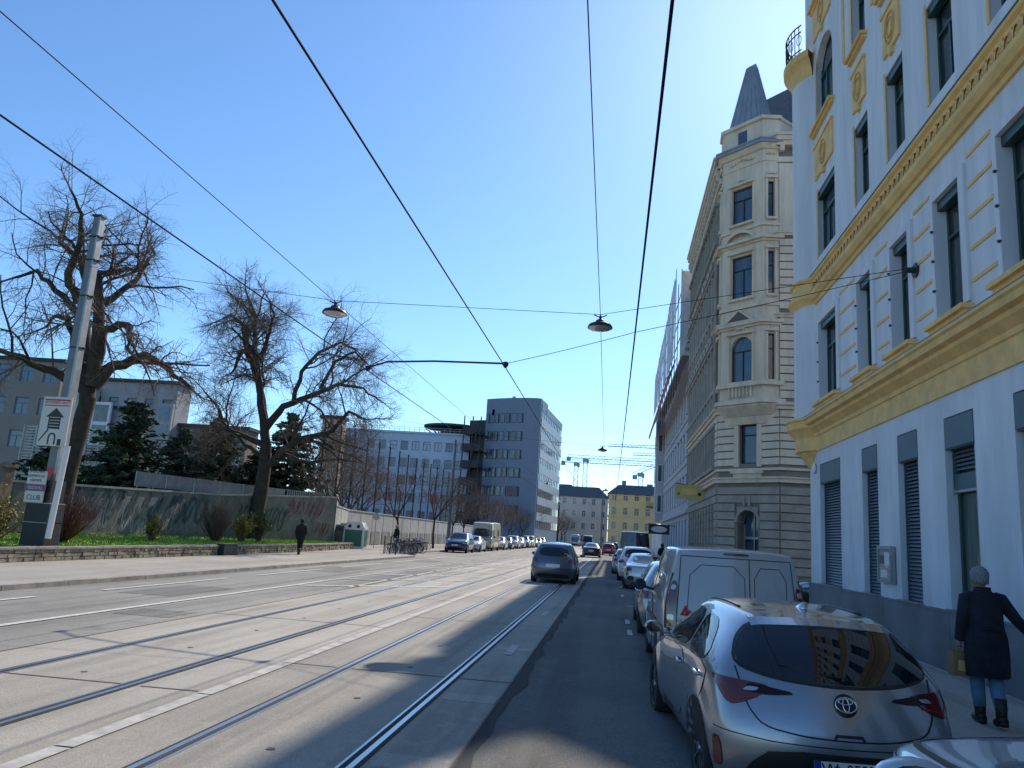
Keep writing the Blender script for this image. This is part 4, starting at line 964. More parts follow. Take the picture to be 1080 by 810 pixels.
# graffiti strokes on the wall as raised paint ribbons
def wpt(u, z, seg):
    (x0, y0), (x1, y1) = seg; L_ = math.hypot(x1 - x0, y1 - y0); dx, dy = (x1 - x0) / L_, (y1 - y0) / L_
    return (x0 + dx * u + dy * .125 - A_[0], y0 + dy * u - dx * .125 - A_[1], z)
random.seed(21)
def graffiti(seg, u0, u1, z0, z1, n, m_, nm, thick=.1):
    q = MB()
    for k in range(n):
        u = u0 + (u1 - u0) * (k + .5) / n; wdt = (u1 - u0) / n * .5; pts = []
        ph = random.uniform(0, 6); nn = random.choice([2, 3])
        for i in range(16):
            s_ = i / 15; pts.append((u + wdt * math.cos(ph + s_ * nn * 2.4), z0 + (z1 - z0) * (.5 + .46 * math.sin(ph * 1.3 + s_ * nn * 3.1))))
        for a, b in zip(pts, pts[1:]):
            d = Vector((b[0] - a[0], b[1] - a[1])); 
            if d.length < 1e-4: continue
            d.normalize(); px, pz = -d.y * thick / 2, d.x * thick / 2; e = .02
            q.quad(wpt(a[0] - px, a[1] - pz, seg), wpt(a[0] + px, a[1] + pz, seg), wpt(b[0] + px, b[1] + pz, seg), wpt(b[0] - px, b[1] - pz, seg))
    q.build(nm, m_, gw)
graffiti((B_, C_), 5.8, 9.4, 2.1, 2.95, 7, M['graf_r'], 'graffiti', .05)
graffiti((B_, C_), 8.8, 10.3, 1.0, 1.7, 4, M['graf_r'], 'graffiti', .06)
graffiti((B_, C_), 5.4, 9.0, 1.7, 2.6, 6, M['graf_w'], 'graffiti', .04)
graffiti((A_, B_), 15, 24, .8, 2.2, 16, M['graf_w'], 'graffiti', .035)
graffiti((B_, C_), 1.0, 5.6, 1.0, 2.4, 7, M['graf_b'], 'graffiti', .14)
graffiti((A_, B_), 19, 22.5, .7, 1.5, 7, M['graf_w'], 'graffiti', .06)
graffiti((A_, B_), 14.5, 25, 1.2, 2.6, 12, M['graf_b'], 'graffiti', .2)
# pale fence panels on the wall top
t = thing('panel_fence', 'line of pale panels standing on the graffiti wall in front of the conifers', 'fence', (-21.45, 40.2, 2.72))
q = MB(Matrix.Rotation(math.atan2(10.5, 2.65), 4, 'Z'))
for k in range(-3, 3): q.box(k * 1.9, k * 1.9 + 1.82, -.03, .03, .15, .85, 0)
for k in range(18): q.box(5.9 + k * .22, 5.96 + k * .22, -.03, .03, .1, .8, 0)
q.box(5.8, 9.9, -.05, .05, .8, .86, 0)
q.build('panel', M['steel_light'], t)
ww_ = wall_run('court_wall', 'long pale concrete wall below the tall ball-court fence', [(-18.9, 51), (-20.3, 58), (-20.3, 128)], [2.9, 2.75, 2.6], .25, M['concrete'])
q = MB()
for k in range(16):
    y_ = 61 + k * 3.2; q.box(-20.3 + .14 + 18.9, -20.3 + .17 + 18.9, y_ - 51, y_ - 51 + 2.5, .2, 1.25, 0)
q.build('painted_panel', M['concrete_dark'], ww_)
# tall wire fence
tf = thing('ball_court_fence', 'very tall dark wire fence with round posts above the pale wall', 'fence', (-21.2, 54, 0))
random.seed(9)
for k in range(24):
    q = MB(); y_ = k * 3.4; q.tube([(0, y_, 0), (0, y_, 9.2)], .075, 6); q.build('post', M['steel_dark'], tf)
for z0, z1, st, nm in ((2.8, 5.6, .28, 'lower_mesh'), (5.6, 9.1, .5, 'upper_mesh')):
    q = MB(); z = z0
    while z <= z1: q.box(-.008, .008, 0, 78, z - .012, z + .012); z += st
    for k in range(156): q.box(-.006, .006, k * .5, k * .5 + .012, z0, z1)
    q.build(nm, M['net'], tf)

# ------------------------------------------------------------------ trees
def jit(v, a): return Vector((v.x + random.gauss(0, a), v.y + random.gauss(0, a), v.z + random.gauss(0, a)))
def grow(limb, twig, p, d, r, L_, lev, maxlev, dens=1., up=.02, droop=0.):
    """one gnarled branch and, from it, its side branches"""
    nseg = 5 if lev < 2 else (4 if lev < maxlev else 3)
    pts = [p.copy()]; rs = [r]; q = p.copy(); dd = d.normalized()
    for i in range(nseg):
        dd = (jit(dd, .20 if lev else .16) + Vector((0, 0, up - droop * (i / nseg)))).normalized(); q = q + dd * (L_ / nseg); pts.append(q.copy()); rs.append(r * (1 - .62 * (i + 1) / nseg))
    (limb if lev < 2 else twig).tube(pts, rs, 7 if lev == 0 else (5 if lev == 1 else (4 if lev == 2 else 3)), cap=False)
    if lev >= maxlev: return
    n = max(2, int([5, 8, 11, 8, 5][min(lev, 4)] * dens))
    for k in range(n):
        t_ = .22 + .78 * (k + random.random() * .8) / n; t_ = min(.99, t_); i = min(nseg - 1, int(t_ * nseg)); f_ = t_ * nseg - i
        bp = pts[i].lerp(pts[i + 1], f_); ax = (pts[i + 1] - pts[i]).normalized(); side = ax.cross(Vector((random.gauss(0, 1), random.gauss(0, 1), random.gauss(0, 1)))).normalized()
        nd = (ax * random.uniform(.35, .9) + side * random.uniform(.6, 1.0)).normalized()
        grow(limb, twig, bp, nd, rs[i] * random.uniform(.42, .6), L_ * random.uniform(.38, .58), lev + 1, maxlev, dens, up, droop)
def guided_tree(name, label, loc, trunk, limbs, maxlev, group=None, seed=1, dens=1., tw=None):
    """tree whose main limbs follow given bends (x, y, z, radius), filled with grown branches"""
    random.seed(seed); t = thing(name, label, 'tree', loc, 0, group); a = MB(); b = MB()
    tp = [Vector(p[:3]) for p in trunk]; a.tube(tp, [p[3] for p in trunk], 10, cap=False)
    for z_ in range(5):
        g = random.uniform(0, 6.3); a.tube([Vector((math.cos(g) * .15, math.sin(g) * .15, .6)) , Vector((math.cos(g) * trunk[0][3] * 1.5, math.sin(g) * trunk[0][3] * 1.5, -.15))], [.2, .12], 5, cap=False)
    for L_ in limbs:
        P = [Vector(p[:3]) for p in L_]; R = [p[3] for p in L_]; P2 = []; R2 = []
        for i in range(len(P) - 1):
            for s_ in range(3):
                f_ = s_ / 3; P2.append(jit(P[i].lerp(P[i + 1], f_), .05 if s_ else 0)); R2.append(R[i] * (1 - f_) + R[i + 1] * f_)
        P2.append(P[-1]); R2.append(R[-1]); a.tube(P2, R2, 8, cap=False)
        tot = sum((P2[i + 1] - P2[i]).length for i in range(len(P2) - 1)); n = int(tot / .18 * dens); 
        for k in range(n):
            f_ = (k + random.random()) / n * (len(P2) - 1); i = min(len(P2) - 2, int(f_)); bp = P2[i].lerp(P2[i + 1], f_ - i); ax = (P2[i + 1] - P2[i]).normalized()
            frac = f_ / (len(P2) - 1)
            if frac < .25 or random.random() > .5 + frac * .7: continue
            side = ax.cross(Vector((random.gauss(0, 1), random.gauss(0, 1), random.gauss(0, 1)))).normalized(); nd = (ax * random.uniform(.3, .9) + side).normalized()
            if random.random() < .16 and frac < .8: grow(a, b, bp, (nd + Vector((0, 0, .1))).normalized(), max(.03, min(.085, R2[i] * .5)), random.uniform(2.4, 3.9), 1, maxlev, dens * .8, .02, .10); continue
            if random.random() < .1: continue
            grow(a, b, bp, nd, max(.016, min(.06, R2[i] * .26)), random.uniform(1.1, 2.8) * (1.1 - .25 * frac), 2, maxlev, dens, .0, .16)
        grow(a, b, P2[-1], (P2[-1] - P2[-2]).normalized(), min(.05, R2[-1]), 1.5, 2, maxlev, dens)
    a.build('trunk', M['bark'], t, smooth=True); b.build('crown', tw or M['twig'], t); return t
# the spreading bare tree in the middle of the lawn; local metres from its foot
def pxl(pts, s, x0, y0, lean, dep):
    return [(((px - x0) / s) - lean * ((y0 - py) / s), dep * i / max(1, len(pts) - 1), (y0 - py) / s, r) for i, (px, py, r) in enumerate(pts)]
S2 = 18.6
lim2 = [([(268, 470, .3), (262, 430, .26), (256, 400, .22), (240, 365, .18), (236, 335, .13), (216, 318, .08), (205, 322, .05)], 1.2),
        ([(266, 455, .26), (263, 410, .2), (258, 365, .17), (262, 330, .11), (252, 300, .06)], -1.0),
        ([(268, 450, .24), (285, 425, .2), (312, 412, .16), (345, 395, .12), (372, 398, .07), (388, 410, .04)], 1.6),
        ([(262, 500, .26), (285, 478, .2), (312, 462, .17), (345, 455, .13), (370, 432, .09), (390, 440, .05)], -1.5),
        ([(300, 418, .15), (305, 385, .12), (322, 360, .1), (345, 345, .06), (360, 352, .04)], 2.0),
        ([(266, 470, .2), (248, 462, .15), (230, 455, .12), (222, 430, .08), (215, 420, .04)], -1.8),
        ([(258, 380, .14), (275, 355, .11), (290, 330, .07), (286, 312, .04)], -2.2),
        ([(240, 365, .13), (222, 380, .09), (206, 385, .05)], 2.0),
        ([(266, 480, .16), (240, 470, .12), (215, 450, .08), (198, 452, .04)], 1.4), ([(330, 405, .12), (350, 375, .09), (375, 365, .06), (395, 385, .03)], -1.0), ([(285, 478, .14), (310, 485, .1), (340, 478, .07), (362, 480, .03)], 2.2)]
guided_tree('bare_tree', 'wide bare tree with crooked limbs in the middle of the lawn', (-20.3, 42.5, .4),
            pxl([(252, 572, .62), (256, 548, .48), (262, 520, .42), (266, 495, .38), (268, 468, .32)], S2, 252, 572, .13, 0),
            [[(p[0], p[1] + 0, p[2], p[3]) for p in pxl(L_, S2, 252, 572, .13, d_)] for L_, d_ in lim2], 4, 'bare trees on the lawn', 5, 1.12)
S1 = 25.5
lim1 = [([(78, 440, .32), (72, 400, .26), (66, 350, .22), (62, 315, .18), (52, 275, .13), (28, 255, .11), (17, 250, .08), (16, 232, .05)], 1.5),
        ([(84, 420, .3), (92, 370, .24), (96, 330, .2), (98, 300, .15), (125, 300, .1), (150, 295, .05)], -.8),
        ([(84, 420, .3), (100, 395, .22), (130, 380, .17), (150, 392, .12), (168, 410, .07)], 1.8),
        ([(88, 395, .24), (105, 362, .18), (140, 360, .13), (150, 375, .09), (160, 395, .05)], -2.0),
        ([(66, 330, .2), (60, 300, .16), (80, 270, .12), (88, 240, .08), (82, 218, .05)], -1.4),
        ([(72, 400, .22), (52, 370, .16), (35, 340, .12), (10, 335, .08), (-12, 345, .05)], 2.0),
        ([(80, 430, .22), (55, 410, .16), (35, 400, .12), (12, 395, .07)], -2.4),
        ([(96, 330, .16), (110, 305, .12), (122, 270, .08), (118, 248, .05)], 2.2),
        ([(64, 340, .17), (45, 320, .12), (30, 300, .08), (10, 312, .05)], -1.0)]
guided_tree('bare_tree', 'thick old bare tree standing behind the grey mast at the left edge', (-21.9, 28.5, .4),
            pxl([(42, 578, .55), (48, 545, .44), (58, 505, .38), (70, 465, .34), (80, 432, .30)], S1, 42, 578, .17, 0),
            [pxl(L_, S1, 42, 578, .17, d_) for L_, d_ in lim1], 4, 'bare trees on the lawn', 8, .85)
def bare_tree(name, label, loc, h, r, seed, group, maxlev=4, dens=.8, cat='tree', m_=None):
    random.seed(seed); t = thing(name, label, cat, loc, random.uniform(0, 6), group); a = MB(); b = MB()
    p = Vector((0, 0, -.1)); top = Vector((random.uniform(-.2, .2), 0, h * .36)); a.tube([p, p.lerp(top, .5) + Vector((.05, .03, 0)), top], [r, r * .8, r * .65], 7, cap=False)
    for k in range(5):
        g = k * 1.26 + random.uniform(-.3, .3); d = Vector((math.cos(g) * .6, math.sin(g) * .6, 1))
        grow(a, b, top - Vector((0, 0, .1 * k)), d, r * .5, h * .58, 1, maxlev, dens, .04)
    a.build('trunk', M['bark'], t, smooth=True); b.build('crown', m_ or M['twig'], t); return t
s1 = bare_tree('street_tree', 'slender bare street tree beside the court wall, nearest the bin shed', (-15.8, 57, .1), 6.6, .11, 31, 'slender bare street trees')
s2 = bare_tree('street_tree', 'slender bare street tree behind the parked bicycles', (-15.6, 68, .1), 7.6, .12, 33, 'slender bare street trees')
random.seed(77)
for k in range(14):
    c = copy_tree(s1 if k % 2 else s2); c.location = (-15.6 - random.uniform(-.3, .6), 78 + k * 6.6, .1); c.rotation_euler.z = random.uniform(0, 6); s_ = random.uniform(.8, 1.1); c.scale = (s_, s_, s_)
    c['label'] = 'small brownish bare street tree in the row behind the parked cars'; c['group'] = 'row of small bare trees behind the parked cars'
for k in range(5):
    c = copy_tree(s2); c.location = (-22.5 - k * 2.2, 60 + k * 9, .1); c.rotation_euler.z = k * 1.3; c.scale = (1.3, 1.3, 1.25)
    c['label'] = 'bare tree inside the ball court, seen through the tall fence'; c['group'] = 'bare trees inside the ball court'
for k in range(5):
    c = copy_tree(s2); c.location = (-13.6 + k * .35, 185 + k * 9, .1); c.rotation_euler.z = k * 1.7; c.scale = (1.1, 1.1, 1.1)
    c['label'] = 'far bare tree at the bend of the street below the office tower'; c['group'] = 'far bare trees at the bend'
def conifer(name, label, loc, h, rad, seed, group):
    random.seed(seed); t = thing(name, label, 'tree', loc, 0, group); a = MB(); b = MB(); a.tube([(0, 0, 0), (0, 0, h * .97)], [.22, .02], 7)
    z = .5
    while z < h - .15:
        R = rad * (1 - z / h) ** .7 * random.uniform(.72, 1.15) + .15; n = int(8 + R * 4)
        for k in range(n):
            g = random.uniform(0, 2 * PI); Rr = R * random.uniform(.55, 1.12); dr = random.uniform(.05, .3)
            p0 = Vector((0, 0, z)); p1 = Vector((math.cos(g) * Rr, math.sin(g) * Rr, z + Rr * .18 - Rr * dr)); 
            if k % 3 == 0: a.tube([p0, p1], [.035, .01], 3, cap=False)
            m_ = int(8 + Rr * 15)
            for i in range(m_):
                f_ = random.uniform(.18, 1.04); c = p0.lerp(p1, f_) + Vector((random.gauss(0, .09), random.gauss(0, .09), random.gauss(0, .05) - .05 * f_)); s_ = random.uniform(.12, .27)
                u_ = Vector((random.gauss(0, 1), random.gauss(0, 1), random.gauss(0, .5))).normalized() * s_; v_ = Vector((random.gauss(0, .6), random.gauss(0, .6), random.gauss(0, .6) - .4)).normalized() * s_ * .55
                b.add([c - u_, c + v_, c + u_, c - v_ * .6], [(0, 1, 2, 3)])
        z += random.uniform(.24, .36)
    a.build('trunk', M['bark'], t); b.build('crown', M['needle'], t); return t
conifer('conifer', 'dark green conifer left of the three behind the wall, with an uneven open crown', (-28.6, 42.5, .1), 8.3, 4.2, 51, 'conifers behind the graffiti wall')
conifer('conifer', 'middle dark conifer behind the wall, narrow pointed top', (-27.6, 50.5, .1), 8.6, 3.8, 52, 'conifers behind the graffiti wall')
conifer('conifer', 'broad dark conifer behind the bare tree on the lawn', (-24.0, 54.5, .1), 9.6, 4.4, 53, 'conifers behind the graffiti wall')
c = conifer('conifer', 'low dark evergreen between the old tree and the first conifer', (-32.5, 41, .1), 5.6, 3.2, 54, 'conifers behind the graffiti wall')
for k, (x_, y_, h_, r_) in enumerate(((-30.5, 51, 7.6, 3.6), (-25.8, 53.5, 6.6, 3.4), (-24.4, 44, 4.2, 2.2), (-33.5, 50, 7.0, 3.4))): conifer('conifer', ['dark conifer tucked behind the first and second of the row', 'lower conifer filling the gap before the broad one', 'small dark evergreen just over the wall top behind the pale panels', 'dark conifer partly hidden by the old tree'][k], (x_, y_, .1), h_, r_, 90 + k, 'conifers behind the graffiti wall')
def shrub(name, label, loc, h, w_, seed, stem, leafm, nst, nl, group=None, ls=.05):
    random.seed(seed); t = thing(name, label, 'shrub', loc, 0, group); a = MB(); b = MB()
    for k in range(nst):
        g = random.uniform(0, 2 * PI); R = random.uniform(.1, 1) * w_; hh = h * random.uniform(.6, 1.05) * (1 - .25 * R / w_); p = [Vector((math.cos(g) * R * f_ ** .8, math.sin(g) * R * f_ ** .8, hh * f_)) + Vector((random.gauss(0, .03), random.gauss(0, .03), 0)) for f_ in (0, .3, .6, .85, 1)]
        a.tube(p, [.018, .014, .01, .007, .004], 3, cap=False)
        for j in range(4):
            f_ = random.uniform(.3, .95); i = min(3, int(f_ * 4)); q0 = p[i].lerp(p[i + 1], f_ * 4 - i); q1 = q0 + Vector((random.gauss(0, .14), random.gauss(0, .14), random.uniform(.05, .3))); a.tube([q0, q1], [.007, .003], 3, cap=False)
            for l_ in range(nl):
                c = q0.lerp(q1, random.random()) + Vector((random.gauss(0, .05), random.gauss(0, .05), random.gauss(0, .05))); u_ = Vector((random.gauss(0, 1), random.gauss(0, 1), random.gauss(0, 1))).normalized() * ls; v_ = Vector((random.gauss(0, 1), random.gauss(0, 1), random.gauss(0, 1))).normalized() * ls * .6
                b.add([c - u_, c + v_, c + u_, c - v_], [(0, 1, 2, 3)])
    a.build('stems', stem, t)
    if nl: b.build('leaves', leafm, t)
    return t
shrub('forsythia', 'yellow flowering forsythia at the left picture edge', (-18.6, 21.4, .4), 1.75, 1.0, 61, M['twig'], M['blossom'], 90, 5, ls=.045)
shrub('red_stemmed_shrub', 'reddish leafless shrub just right of the grey mast', (-18.6, 24.6, .4), 1.9, 1.3, 62, M['twig_red'], M['leaf'], 260, 0)
shrub('bare_shrub', 'tall brown leafless shrub fanning out in the lawn', (-18.9, 35.6, .4), 2.2, 1.1, 63, M['twig'], M['leaf'], 240, 0)
shrub('small_shrub', 'small yellow-green shrub in the lawn left of the brown shrub', (-19.0, 30.5, .4), 1.2, .35, 64, M['twig'], M['blossom'], 26, 7)
shrub('small_shrub', 'yellowish shrub between the brown shrub and the bare tree', (-18.5, 37.5, .4), 1.5, .6, 65, M['twig'], M['blossom'], 45, 7)
shrub('evergreen_shrub', 'green leafy shrub at the foot of the wide bare tree', (-18.5, 39.5, .4), 1.8, .65, 66, M['twig'], M['leaf'], 70, 12)

# ------------------------------------------------------------------ tram mast with posters
c = thing('tram_mast', 'leaning grey steel mast with a bright flange at the left, cables fixed to its top', 'mast', (-16.9, 21.6, .38))
q = MB(); 
q.add([(-.2, -.15, 0), (.10, -.15, 0), (.10, .15, 0), (-.2, .15, 0), (-.15, -.10, 10.6), (.05, -.10, 10.6), (.05, .10, 10.6), (-.15, .10, 10.6)], [(0, 1, 5, 4), (1, 2, 6, 5), (2, 3, 7, 6), (3, 0, 4, 7), (4, 5, 6, 7)], 0)
q.add([(.105, -.18, 0), (.2, -.18, 0), (.2, .18, 0), (.105, .18, 0), (.055, -.12, 10.6), (.11, -.12, 10.6), (.11, .12, 10.6), (.055, .12, 10.6)], [(0, 1, 5, 4), (1, 2, 6, 5), (2, 3, 7, 6), (3, 0, 4, 7), (4, 5, 6, 7)], 1)
q.build('shaft', [M['steel'], M['steel_light']], c)
q = MB()
q.box(-.19, .15, -.15, .15, 10.6, 10.66)
q.build('mast_cap', M['steel_dark'], c)
for z in (9.9, 9.1, 7.9, 6.2): q = MB(); q.box(-.19 , .17, -.14, .14, z, z + .04); q.tube([(.15, 0, z + .02), (.26, 0, z + .02)], .03, 6); q.build('clamp', M['steel_dark'], c)
q = MB(); q.box(-.48, .3, -.36, .3, 0, 1.35); q.box(-.46, .24, -.34, .26, 1.38, 2.05); q.box(-.5, .3, -.38, .3, 1.35, 1.38, 1); q.box(-.5, .3, -.37, .3, .78, .80, 1); q.build('switch_cabinet', [M['steel_dark'], M['steel_light']], c)
q = MB(); q.tube([(.42, -.36, .35), (.52, -.34, 3.1)], .085, 10); q.build('cable_duct', M['white'], c)
def poster(name, label, x, z0, z1, wd, cat='poster'):
    t = thing(name, label, cat, (x, 21.6 - .42, z0)); q = MB(); q.box(-wd / 2, wd / 2, -.02, .02, 0, z1 - z0); q.build('board', M['offwhite'], t); return t
MX = lambda x, z: Matrix.Translation((x, -.026, z)) @ Matrix.Rotation(R90, 4, 'X')
t = poster('poster', 'white election poster with a black arrow-shaped emblem of stacked bars, high on the mast', -16.88, 3.45, 4.95, .95)
q = MB(); q.box(-.42, .42, -.024, -.021, 1.38, 1.43); q.box(-.42, .42, -.024, -.021, 1.22, 1.25); q.build('red_line', M['red'], t)
text_mesh('WOHNEN HILFT', .115, 'heading', M['red'], MX(0, 1.32), t, .001)
q = MB(); q.add([(-.3, -.024, .88), (.3, -.024, .88), (0, -.024, 1.16)], [(0, 1, 2)])
for k in range(4): q.box(-.17, .17, -.024, -.021, .52 + k * .09, .59 + k * .09)
q.box(-.2, -.17, -.024, -.021, .5, .88); q.box(.17, .2, -.024, -.021, .5, .88)
n = 9
for k in range(n):
    g0, g1 = PI * k / n, PI * (k + 1) / n
    q.add([(.13 * math.cos(g0), -.024, .27 + .13 * math.sin(g0)), (.13 * math.cos(g1), -.024, .27 + .13 * math.sin(g1)), (.08 * math.cos(g1), -.024, .27 + .08 * math.sin(g1)), (.08 * math.cos(g0), -.024, .27 + .08 * math.sin(g0))], [(0, 1, 2, 3)])
q.box(-.13, -.08, -.024, -.021, .05, .27); q.box(.08, .13, -.024, -.021, .05, .27)
q.add([(-.42, -.024, .1), (-.42, -.024, .16), (-.17, -.024, .52), (-.14, -.024, .48)], [(0, 1, 2, 3)]); q.box(.2, .32, -.024, -.021, .02, .22)
q.build('emblem', M['black'], t)
t = poster('poster', 'smaller white and lilac poster with lines of text, low on the mast', -17.12, 1.75, 2.75, .72)
t.scale = (.85, 1, .93)
q = MB(); q.box(-.42, .42, -.024, -.021, .36, .58); q.build('purple_band', M['purple'], t)
for k, s_ in enumerate(('SPRACHEN', 'GESPRÄCHE', 'ABENDE')): text_mesh(s_, .12, 'text_line', M['steel_dark'], MX(-.02, .98 - k * .14), t, .001)
text_mesh('CLUB', .22, 'text_line', M['steel_dark'], MX(0, .15), t, .001); text_mesh('FESTIVAL', .14, 'text_line', M['offwhite'], MX(0, .46), t, .003)
t = thing('pennant', 'small red triangular pennant above the lilac poster', 'pennant', (-16.72, 21.16, 2.75)); q = MB(); q.add([(-.14, 0, .05), (.14, 0, .05), (0, 0, -.32)], [(0, 1, 2)]); q.build('pennant_cloth', M['red'], t)
def mast(name, label, loc, h, r, group=None):
    c = thing(name, label, 'mast', loc, 0, group); q = MB(); q.tube([(0, 0, 0), (0, 0, 1.2), (0, 0, h)], [r * 1.3, r * 1.1, r * .7], 12); q.build('shaft', M['steel'], c, smooth=True, autosmooth=.5)
    q = MB(); q.lathe([(r * 1.8, 0), (r * 1.6, .2), (r * 1.35, .5)], n=12); q.build('foot', M['steel_dark'], c); q = MB(); q.lathe([(r * .9, h - .5), (r * .95, h - .42), (r * .72, h - .4)], n=12); q.lathe([(0, h + .05), (r * .75, h)], n=12); q.build('collar', M['steel_dark'], c); return c
mast('tram_mast', 'tall slim round mast rising behind the parked bicycles, before the office wing', (-14.6, 69.5, .1), 9.9, .16)
mast('tram_mast', 'slim round mast farther down the left pavement near the camper', (-14.7, 104, .1), 9.6, .15)
mast('tram_mast', 'thin far mast in front of the ochre house', (-2.2, 168, 0), 12.5, .18)

# ------------------------------------------------------------------ overhead wires
def wire(name, label, pts, r=.009, group=None, n=24, sag=0., cat='cable'):
    P = []
    for (a, b) in zip(pts, pts[1:]):
        a, b = Vector(a), Vector(b)
        for k in range(n): f_ = k / n; p = a.lerp(b, f_); p.z -= sag * 4 * f_ * (1 - f_); P.append(p)
    P.append(Vector(pts[-1])); o = Vector(P[0]); q = MB(); q.tube([p - o for p in P], r, 5, cap=False); ob_ = q.build(name, M['wire']); ob_.location = o; return tag(ob_, label, cat, group)
G = 'tram contact wires and feeder cables'
wire('contact_wire', 'tram contact wire over the far track, running under the left lamp to the pull-off bar', [(-5.85, -8, 5.25), (-5.8, 17.0, 5.25), (-5.7, 60, 5.3), (-5.7, 150, 5.3)], .011, G)
wire('contact_wire', 'tram contact wire over the near track, passing the right end of the pull-off bar', [(-2.55, -8, 5.25), (-2.42, 16.1, 5.25), (-2.4, 60, 5.3), (-2.4, 150, 5.3)], .011, G)
wire('contact_wire', 'thick dark cable over the lane right of the tracks, ending above the ochre house', [(.32, -8, 6.0), (.33, 30, 6.0), (.25, 90, 6.1), (.1, 175, 6.3)], .017, G)
wire('lamp_cable', 'thin lamp cable running through the left hanging lamp', [(-7.15, -8, 7.2), (-7.1, 17.85, 7.15), (-7.6, 60, 7.5), (-8.2, 130, 8)], .008, 'cables linking the street lamps')
wire('lamp_cable', 'thin lamp cable running through the right-hand row of hanging lamps', [(-.42, -8, 7.2), (-.48, 18.5, 7.15), (-.7, 50, 7.5), (-.9, 94, 7.6), (-1.3, 170, 8)], .008, 'cables linking the street lamps')
SG = 'span cables across the street'
wire('span_cable', 'span cable carrying the two nearest hanging lamps', [(-16.8, 21.3, 9.2), (-7.1, 17.85, 7.2), (-.48, 18.5, 7.2), (5.25, 14.35, 7.0)], .007, SG, sag=.0)
wire('span_cable', 'span cable from the wall rosette down to the pull-off bar', [(5.25, 14.35, 6.95), (.33, 15.6, 5.98), (-2.42, 16.1, 5.33)], .007, SG, sag=.02)
for k, (y_, z) in enumerate(((50, 7.7), (94, 7.9), (128, 8.3))): wire('span_cable', ['thin span cable carrying the middle hanging lamp', 'far span cable carrying the last small hanging lamp', 'farthest span cable beneath the crane jibs'][k], [(-14.6, y_, z + 1.1), (-.8, y_, z), (5.4, y_, z + .7)], .008, SG, sag=.15)
c = thing('pull_off_bar', 'dark horizontal bar holding the two contact wires apart', 'cable bar', (0, 0, 0)); c.location = (-5.8, 17.0, 5.33)
q = MB(); q.tube([(0, 0, 0), (.5, -.14, .12), (1.7, -.46, .10), (3.38, -.9, 0)], .022, 6); q.build('bar', M['steel_dark'], c)
for x_, y_ in ((0, 0), (3.38, -.9)):
    q = MB(); q.lathe([(0, .05), (.06, .03), (.07, -.03), (.03, -.09), (0, -.1)], (x_, y_, 0), 8); q.build('insulator', M['steel_dark'], c)
def lamp(label, loc):
    c = thing('hanging_lamp', label, 'street lamp', loc, 0, 'street lamps hung on cables')
    q = MB(); q.lathe([(.05, .05), (.10, .02), (.13, -.03), (.27, -.09), (.31, -.15), (.31, -.18)], n=24); q.build('lamp_shade', M['steel_dark'], c, smooth=True, autosmooth=.6)
    q = MB(); q.lathe([(.30, -.18), (.22, -.23), (.1, -.25), (0, -.255)], n=24); q.build('diffuser', M['lamp_clear'], c, smooth=True)
    q = MB(); q.box(-.03, .03, -.03, .03, .03, .13); q.tube([(-.16, 0, .16), (0, 0, .09), (.16, 0, .16)], .015, 5); q.tube([(0, -.1, .12), (0, .1, .12)], .02, 5); q.build('hanger', M['steel_dark'], c); return c
lamp('hanging street lamp on the left, above the spreading bare tree', (-7.1, 17.85, 7.03))
lamp('hanging street lamp nearest on the right, large dark dish over the tram track', (-.48, 18.5, 7.03))
lamp('middle hanging lamp, small dark dish beside the thick cable', (-.8, 50, 7.6)); lamp('farthest hanging lamp, tiny dish above the ochre roof', (-.9, 94, 7.8))
lamp('hanging lamp to the far left seen against the office tower', (-8.0, 94, 8.2))

# ------------------------------------------------------------------ cranes
def crane(label, loc, h, j0, j1, ang, tilt=0., sec=2.2, s_=1.):
    c = thing('tower_crane', label, 'crane', loc, ang, 'tower cranes on the horizon'); q = MB()
    for sx in (-1, 1):
        for sy in (-1, 1): q.tube([(sx * sec / 2, sy * sec / 2, 0), (sx * sec / 2, sy * sec / 2, h)], .17, 4)
    z = 0
    while z < h: q.tube([(-sec / 2, -sec / 2, z), (sec / 2, -sec / 2, z + 3)], .11, 3); q.tube([(sec / 2, sec / 2, z), (-sec / 2, sec / 2, z + 3)], .11, 3); q.tube([(-sec / 2, -sec / 2, z + 1.5), (-sec / 2, sec / 2, z)], .11, 3); z += 3
    q.build('tower', M['crane_hazed'], c)
    q = MB(); ct, st = math.cos(tilt), math.sin(tilt)
    def J(x, y_, z): return (x * ct - z * st, y_, h + 1 + x * st + z * ct)
    for y_, z in ((-.8, 0), (.8, 0), (0, 1.7)): q.tube([J(j0, y_, z), J(j1, y_, z * .7)], .17, 4)
    x = j0
    while x < j1 - 2: q.tube([J(x, .8, 0), J(x + 1.2, 0, 1.7), J(x + 2.4, .8, 0)], .08, 3); q.tube([J(x, -.8, 0), J(x + 1.2, 0, 1.7), J(x + 2.4, -.8, 0)], .08, 3); x += 2.4
    q.build('jib', M['crane_hazed'], c)
    q = MB(); a = J(j0, 0, 0); q.box(a[0] - .5, a[0] + 1.8, -.9, .9, a[2] - 1.7, a[2] + .5); q.build('counterweight', M['crane_cab'], c)
    q = MB(); q.box(.6, 1.9, -.8, .8, h - 1.5, h + .4); q.lathe([(1.6, h - .8), (1.6, h + 1)], n=10); q.build('cab', M['steel_light'], c); return c
crane('left tower crane with its jib reaching right over the roofs', (-21, 430, 0), 42.5, -8, 42, 0)
crane('taller tower crane beside it, mast nearest the rose terrace', (-15.8, 425, 0), 44.5, -10, 62, 0)
crane('small crane with a raised jib above the ochre house roof', (13.5, 400, 0), 36.0, -4, 15, 0, .45)
crane('crane hidden by the terrace whose long high jib crosses above the ochre house', (62, 430, 0), 52.5, -10, 66, PI)
